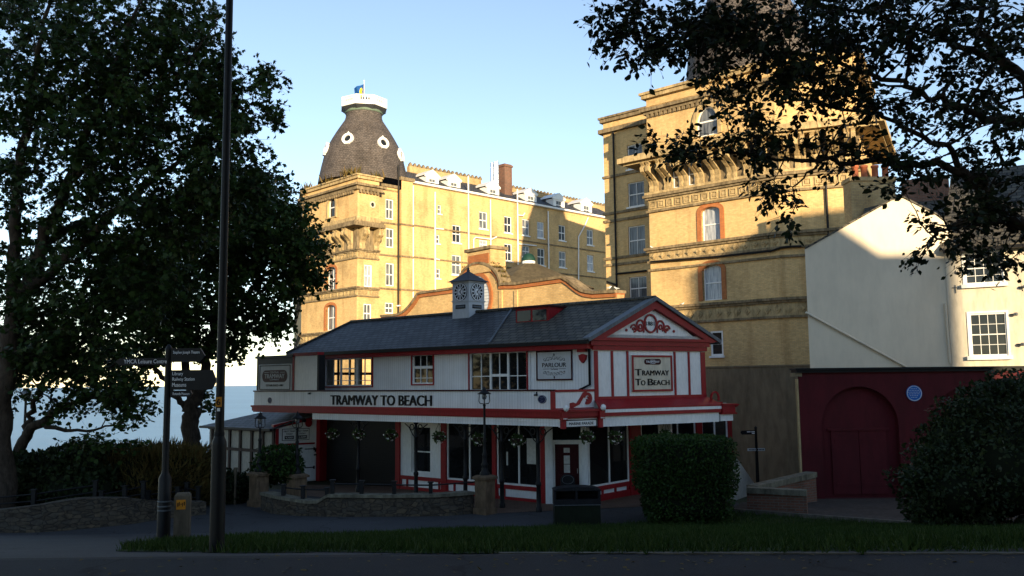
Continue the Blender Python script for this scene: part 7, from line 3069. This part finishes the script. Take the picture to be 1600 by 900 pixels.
bD = [(960, 38, 8.7, 38, 20, .5, 14), (1000, 70, 8.7, 30, 30, .4, 12), (1060, 45, 8.8, 75, 45, .7, 40), (1150, 55, 8.8, 95, 60, .8, 56), (1270, 45, 8.9, 100, 65, .9, 66), (1400, 40, 9, 100, 65, .9, 62), (1540, 60, 9.2, 75, 85, .9, 58),
      (1215, 140, 8.9, 60, 40, .6, 16), (1320, 150, 9, 85, 50, .7, 27), (1450, 165, 9.1, 85, 50, .7, 24), (1550, 190, 9.3, 60, 65, .8, 22), (1170, 205, 8.9, 50, 30, .5, 13), (1085, 235, 8.9, 55, 16, .4, 13), (1025, 225, 8.9, 20, 8, .2, 3),
      (1220, 240, 8.9, 75, 18, .5, 14), (1340, 235, 9, 70, 26, .5, 15), (1450, 255, 9.1, 75, 30, .6, 17), (1550, 280, 9.2, 50, 45, .6, 15), (1212, 290, 8.9, 26, 18, .3, 7), (1238, 330, 9, 8, 14, .2, 4), (1245, 105, 8.9, 80, 30, .6, 22),
      (1490, 350, 9.1, 55, 28, .4, 15), (1540, 330, 9.2, 50, 36, .5, 14), (1440, 394, 9, 12, 8, .2, 3), (1530, 395, 9.1, 30, 18, .3, 7), (1400, 300, 9.1, 30, 8, .3, 3), (1120, 130, 8.9, 35, 20, .4, 7), (980, 12, 8.7, 45, 16, .4, 8), (1585, 390, 9.3, 25, 30, .4, 8)]
make_tree('overhanging_tree', 'dark tree overhanging from the right with bare branches showing', tD_l, bD, 'oval', M['leaf_right'], .074, 7, (.14, .34), 1.05, .4, None, seed=6, droop=.35, tmin=.0035, dens=1.08)


# shrubs -----------------------------------------------------------
def shrub(name, label, cat, blobs, n, size, kind, mt, wid=1.0, upright=0.0, stem=None, core=.82, group=None, seed=1, jit=.12):
    """leafy mass over ellipsoids (center, rx, ry, rz[, power])"""
    random.seed(seed)
    tot = sum(b[1] * b[2] + b[2] * b[3] + b[1] * b[3] for b in blobs)
    P_, Nn = [], []
    cm = MB()
    for c, rx, ry, rz, pw in blobs:
        k = int(n * (rx * ry + ry * rz + rx * rz) / tot)
        q = RNG.random((k, 3)) * 2 - 1
        ar = np.array([ry * rz, rx * rz, rx * ry]); ar = ar / ar.sum()
        ax = RNG.choice(3, size=k, p=ar)
        q[np.arange(k), ax] = np.sign(q[np.arange(k), ax])
        e = 2 / pw
        s = q / ((np.abs(q) ** pw).sum(1)[:, None] ** (1 / pw))
        u = np.sign(s) * np.abs(s) ** (pw - 1)
        u /= np.linalg.norm(u, axis=1)[:, None]
        bump = 1 + jit * (np.sin(u[:, 0] * 5 + c.x) * np.sin(u[:, 1] * 6 + 1) + np.sin(u[:, 2] * 7 + c.y) * .7)
        f = bump * (1 - .16 * RNG.random(k) ** 2 + .05 * RNG.random(k))
        P_.append(np.array(c) + s * np.array([rx, ry, rz]) * f[:, None])
        Nn.append(u)
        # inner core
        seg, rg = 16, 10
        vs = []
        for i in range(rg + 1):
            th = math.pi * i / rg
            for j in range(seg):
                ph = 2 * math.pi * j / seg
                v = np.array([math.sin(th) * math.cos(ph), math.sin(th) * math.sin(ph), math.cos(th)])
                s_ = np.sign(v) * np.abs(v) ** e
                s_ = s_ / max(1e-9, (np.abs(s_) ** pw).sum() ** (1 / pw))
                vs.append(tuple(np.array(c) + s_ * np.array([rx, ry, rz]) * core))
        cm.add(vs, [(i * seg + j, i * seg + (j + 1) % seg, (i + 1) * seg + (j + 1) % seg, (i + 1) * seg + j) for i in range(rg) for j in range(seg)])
    P_ = np.concatenate(P_); Nn = np.concatenate(Nn)
    k = len(P_)
    D = Nn * .6 + unit(k) * .9 + np.array([0, 0, upright])
    c0 = blobs[0][0]
    loc = (c0.x, c0.y, gz(c0.x, c0.y))
    o = leaf_mesh(name, P_, D, Nn + unit(k) * .8, size * (.6 + .8 * RNG.random(k)), kind, mt, wid, None, loc, extra=cm)
    tag(o, label, cat, group)
    return o


def blob(x, y, d, rx_px, rz_px, ry, pw=2.2):
    c = at(x, y, d)
    return (c, rx_px * d / FPX, ry, rz_px * d / FPX, pw)


# clipped hedge in front of the gable: waisted, wider at the top
hc = [blob(1068, 726, 25.4, 72, 40, 1.1, 8), blob(1071, 762, 25.3, 62, 46, 1.0, 7), blob(1066, 695, 25.5, 66, 12, 1.0, 4)]
shrub('clipped_hedge', 'large square clipped hedge standing in front of the red gable shopfront', 'hedge', hc, 26000, .075, 'oval', M['leaf_hedge'], 1.1, .25, seed=8, jit=.02, core=.88)
hr = [blob(1548, 735, 19.5, 98, 92, 1.6, 2.4), blob(1580, 660, 20, 80, 55, 1.3, 2.2), blob(1480, 765, 19, 65, 55, 1.0, 2.2), blob(1500, 680, 19.6, 48, 32, 1.0, 2), blob(1620, 720, 20, 90, 110, 1.5, 2.3), blob(1448, 790, 19, 28, 30, .6, 2), blob(1432, 745, 18.8, 20, 22, .4, 2), blob(1470, 705, 19.2, 26, 20, .5, 2), blob(1520, 640, 19.6, 30, 26, .6, 2), blob(1575, 608, 20, 34, 24, .6, 2), blob(1448, 720, 19, 14, 18, .3, 2)]
shrub('evergreen_bush', 'big dark evergreen bush in front of the red wall at right', 'bush', hr, 26000, .09, 'oval', M['leaf_bush'], 1.1, .1, seed=9, jit=.2, core=.74)
hl = [blob(435, 722, 29.6, 33, 26, .7, 2.2), blob(420, 735, 29.8, 25, 25, .6, 2), blob(455, 735, 29.6, 18, 22, .5, 2)]
shrub('round_shrub', 'small green shrub between two stone pillars beside the annex', 'shrub', hl, 4200, .10, 'oval', M['leaf_hedge'], 1.1, .4, seed=10, jit=.15, core=.72)
hm = [blob(365, 765, 30, 22, 26, .6, 2), blob(392, 760, 30.5, 18, 24, .5, 2), blob(345, 760, 30.5, 25, 30, .6, 2)]
shrub('dark_shrub', 'low dark shrub in front of the timber annex', 'shrub', hm, 2600, .10, 'oval', M['leaf_bush'], 1.1, .4, seed=12, jit=.15, core=.75)
hh = [blob(70, 745, 27.8, 90, 36, .8, 2.3), blob(10, 755, 27.6, 60, 40, .8, 2.3), blob(130, 735, 28, 60, 38, .9, 2.2), blob(110, 765, 27.2, 80, 28, .6, 2.2), blob(-50, 745, 27.6, 60, 50, .8, 2.2)]
shrub('leafy_hedge', 'dark green leafy hedge behind the railing at far left', 'hedge', hh, 12000, .14, 'oval', M['leaf_bush'], 1.2, .2, seed=13, jit=.12, core=.82)
hs_ = [blob(205, 745, 28.5, 75, 42, .9, 2.4), blob(265, 745, 28.8, 60, 44, .9, 2.4), blob(308, 755, 29.2, 26, 40, .7, 2.2), blob(160, 745, 28.4, 45, 38, .8, 2.2)]
shrub('brown_shrub', 'brownish green feathery shrub between the hedge and the lamp post', 'shrub', hs_, 15000, .28, 'blade', M['leaf_straw'], .12, 1.1, seed=14, jit=.12, core=.84)

# unseen tree added behind the viewpoint; its crown keeps the sky off the road
random.seed(21)
rt_ = thing('added_shade_tree', 'unseen leafy tree added behind the viewpoint to shade the road', 'tree', (5.5, -5.5, 0))
tm = MB()
tm.tube([Vector((5.5, -5.5, -.2)), Vector((5.4, -5.4, 2)), Vector((5.0, -5.0, 5)), Vector((4.4, -4.4, 8))], [.34, .28, .24, .12], 10)
LP, LD = [], []
for _ in range(230):
    u = unit(1)[0] * RNG.random() ** .33
    c = Vector((2.0 + u[0] * 9, 1.0 + u[1] * 8, 10.2 + u[2] * 1.9))
    if c.y > 4 and c.z < 9.2: c.z = 9.2 + random.random()
    s_ = Vector((4.6, -4.6, 7.2))
    tm.tube([s_, s_.lerp(c, .5) + Vector((0, 0, .3)), c], [.06, .03, .01], 5, cap=False)
    n = 42
    LP.append(np.array(c) + RNG.normal(size=(n, 3)) * np.array([.7, .7, .35])); LD.append(unit(n))
tm.build('trunk', M['bark'], rt_)
LP = np.concatenate(LP); LD = np.concatenate(LD)
leaf_mesh('crown', LP, LD, unit(len(LP)) + np.array([0, 0, 1.2]), .22 + .12 * RNG.random(len(LP)), 'tri', M['leaf_syc'], 1.2, rt_)
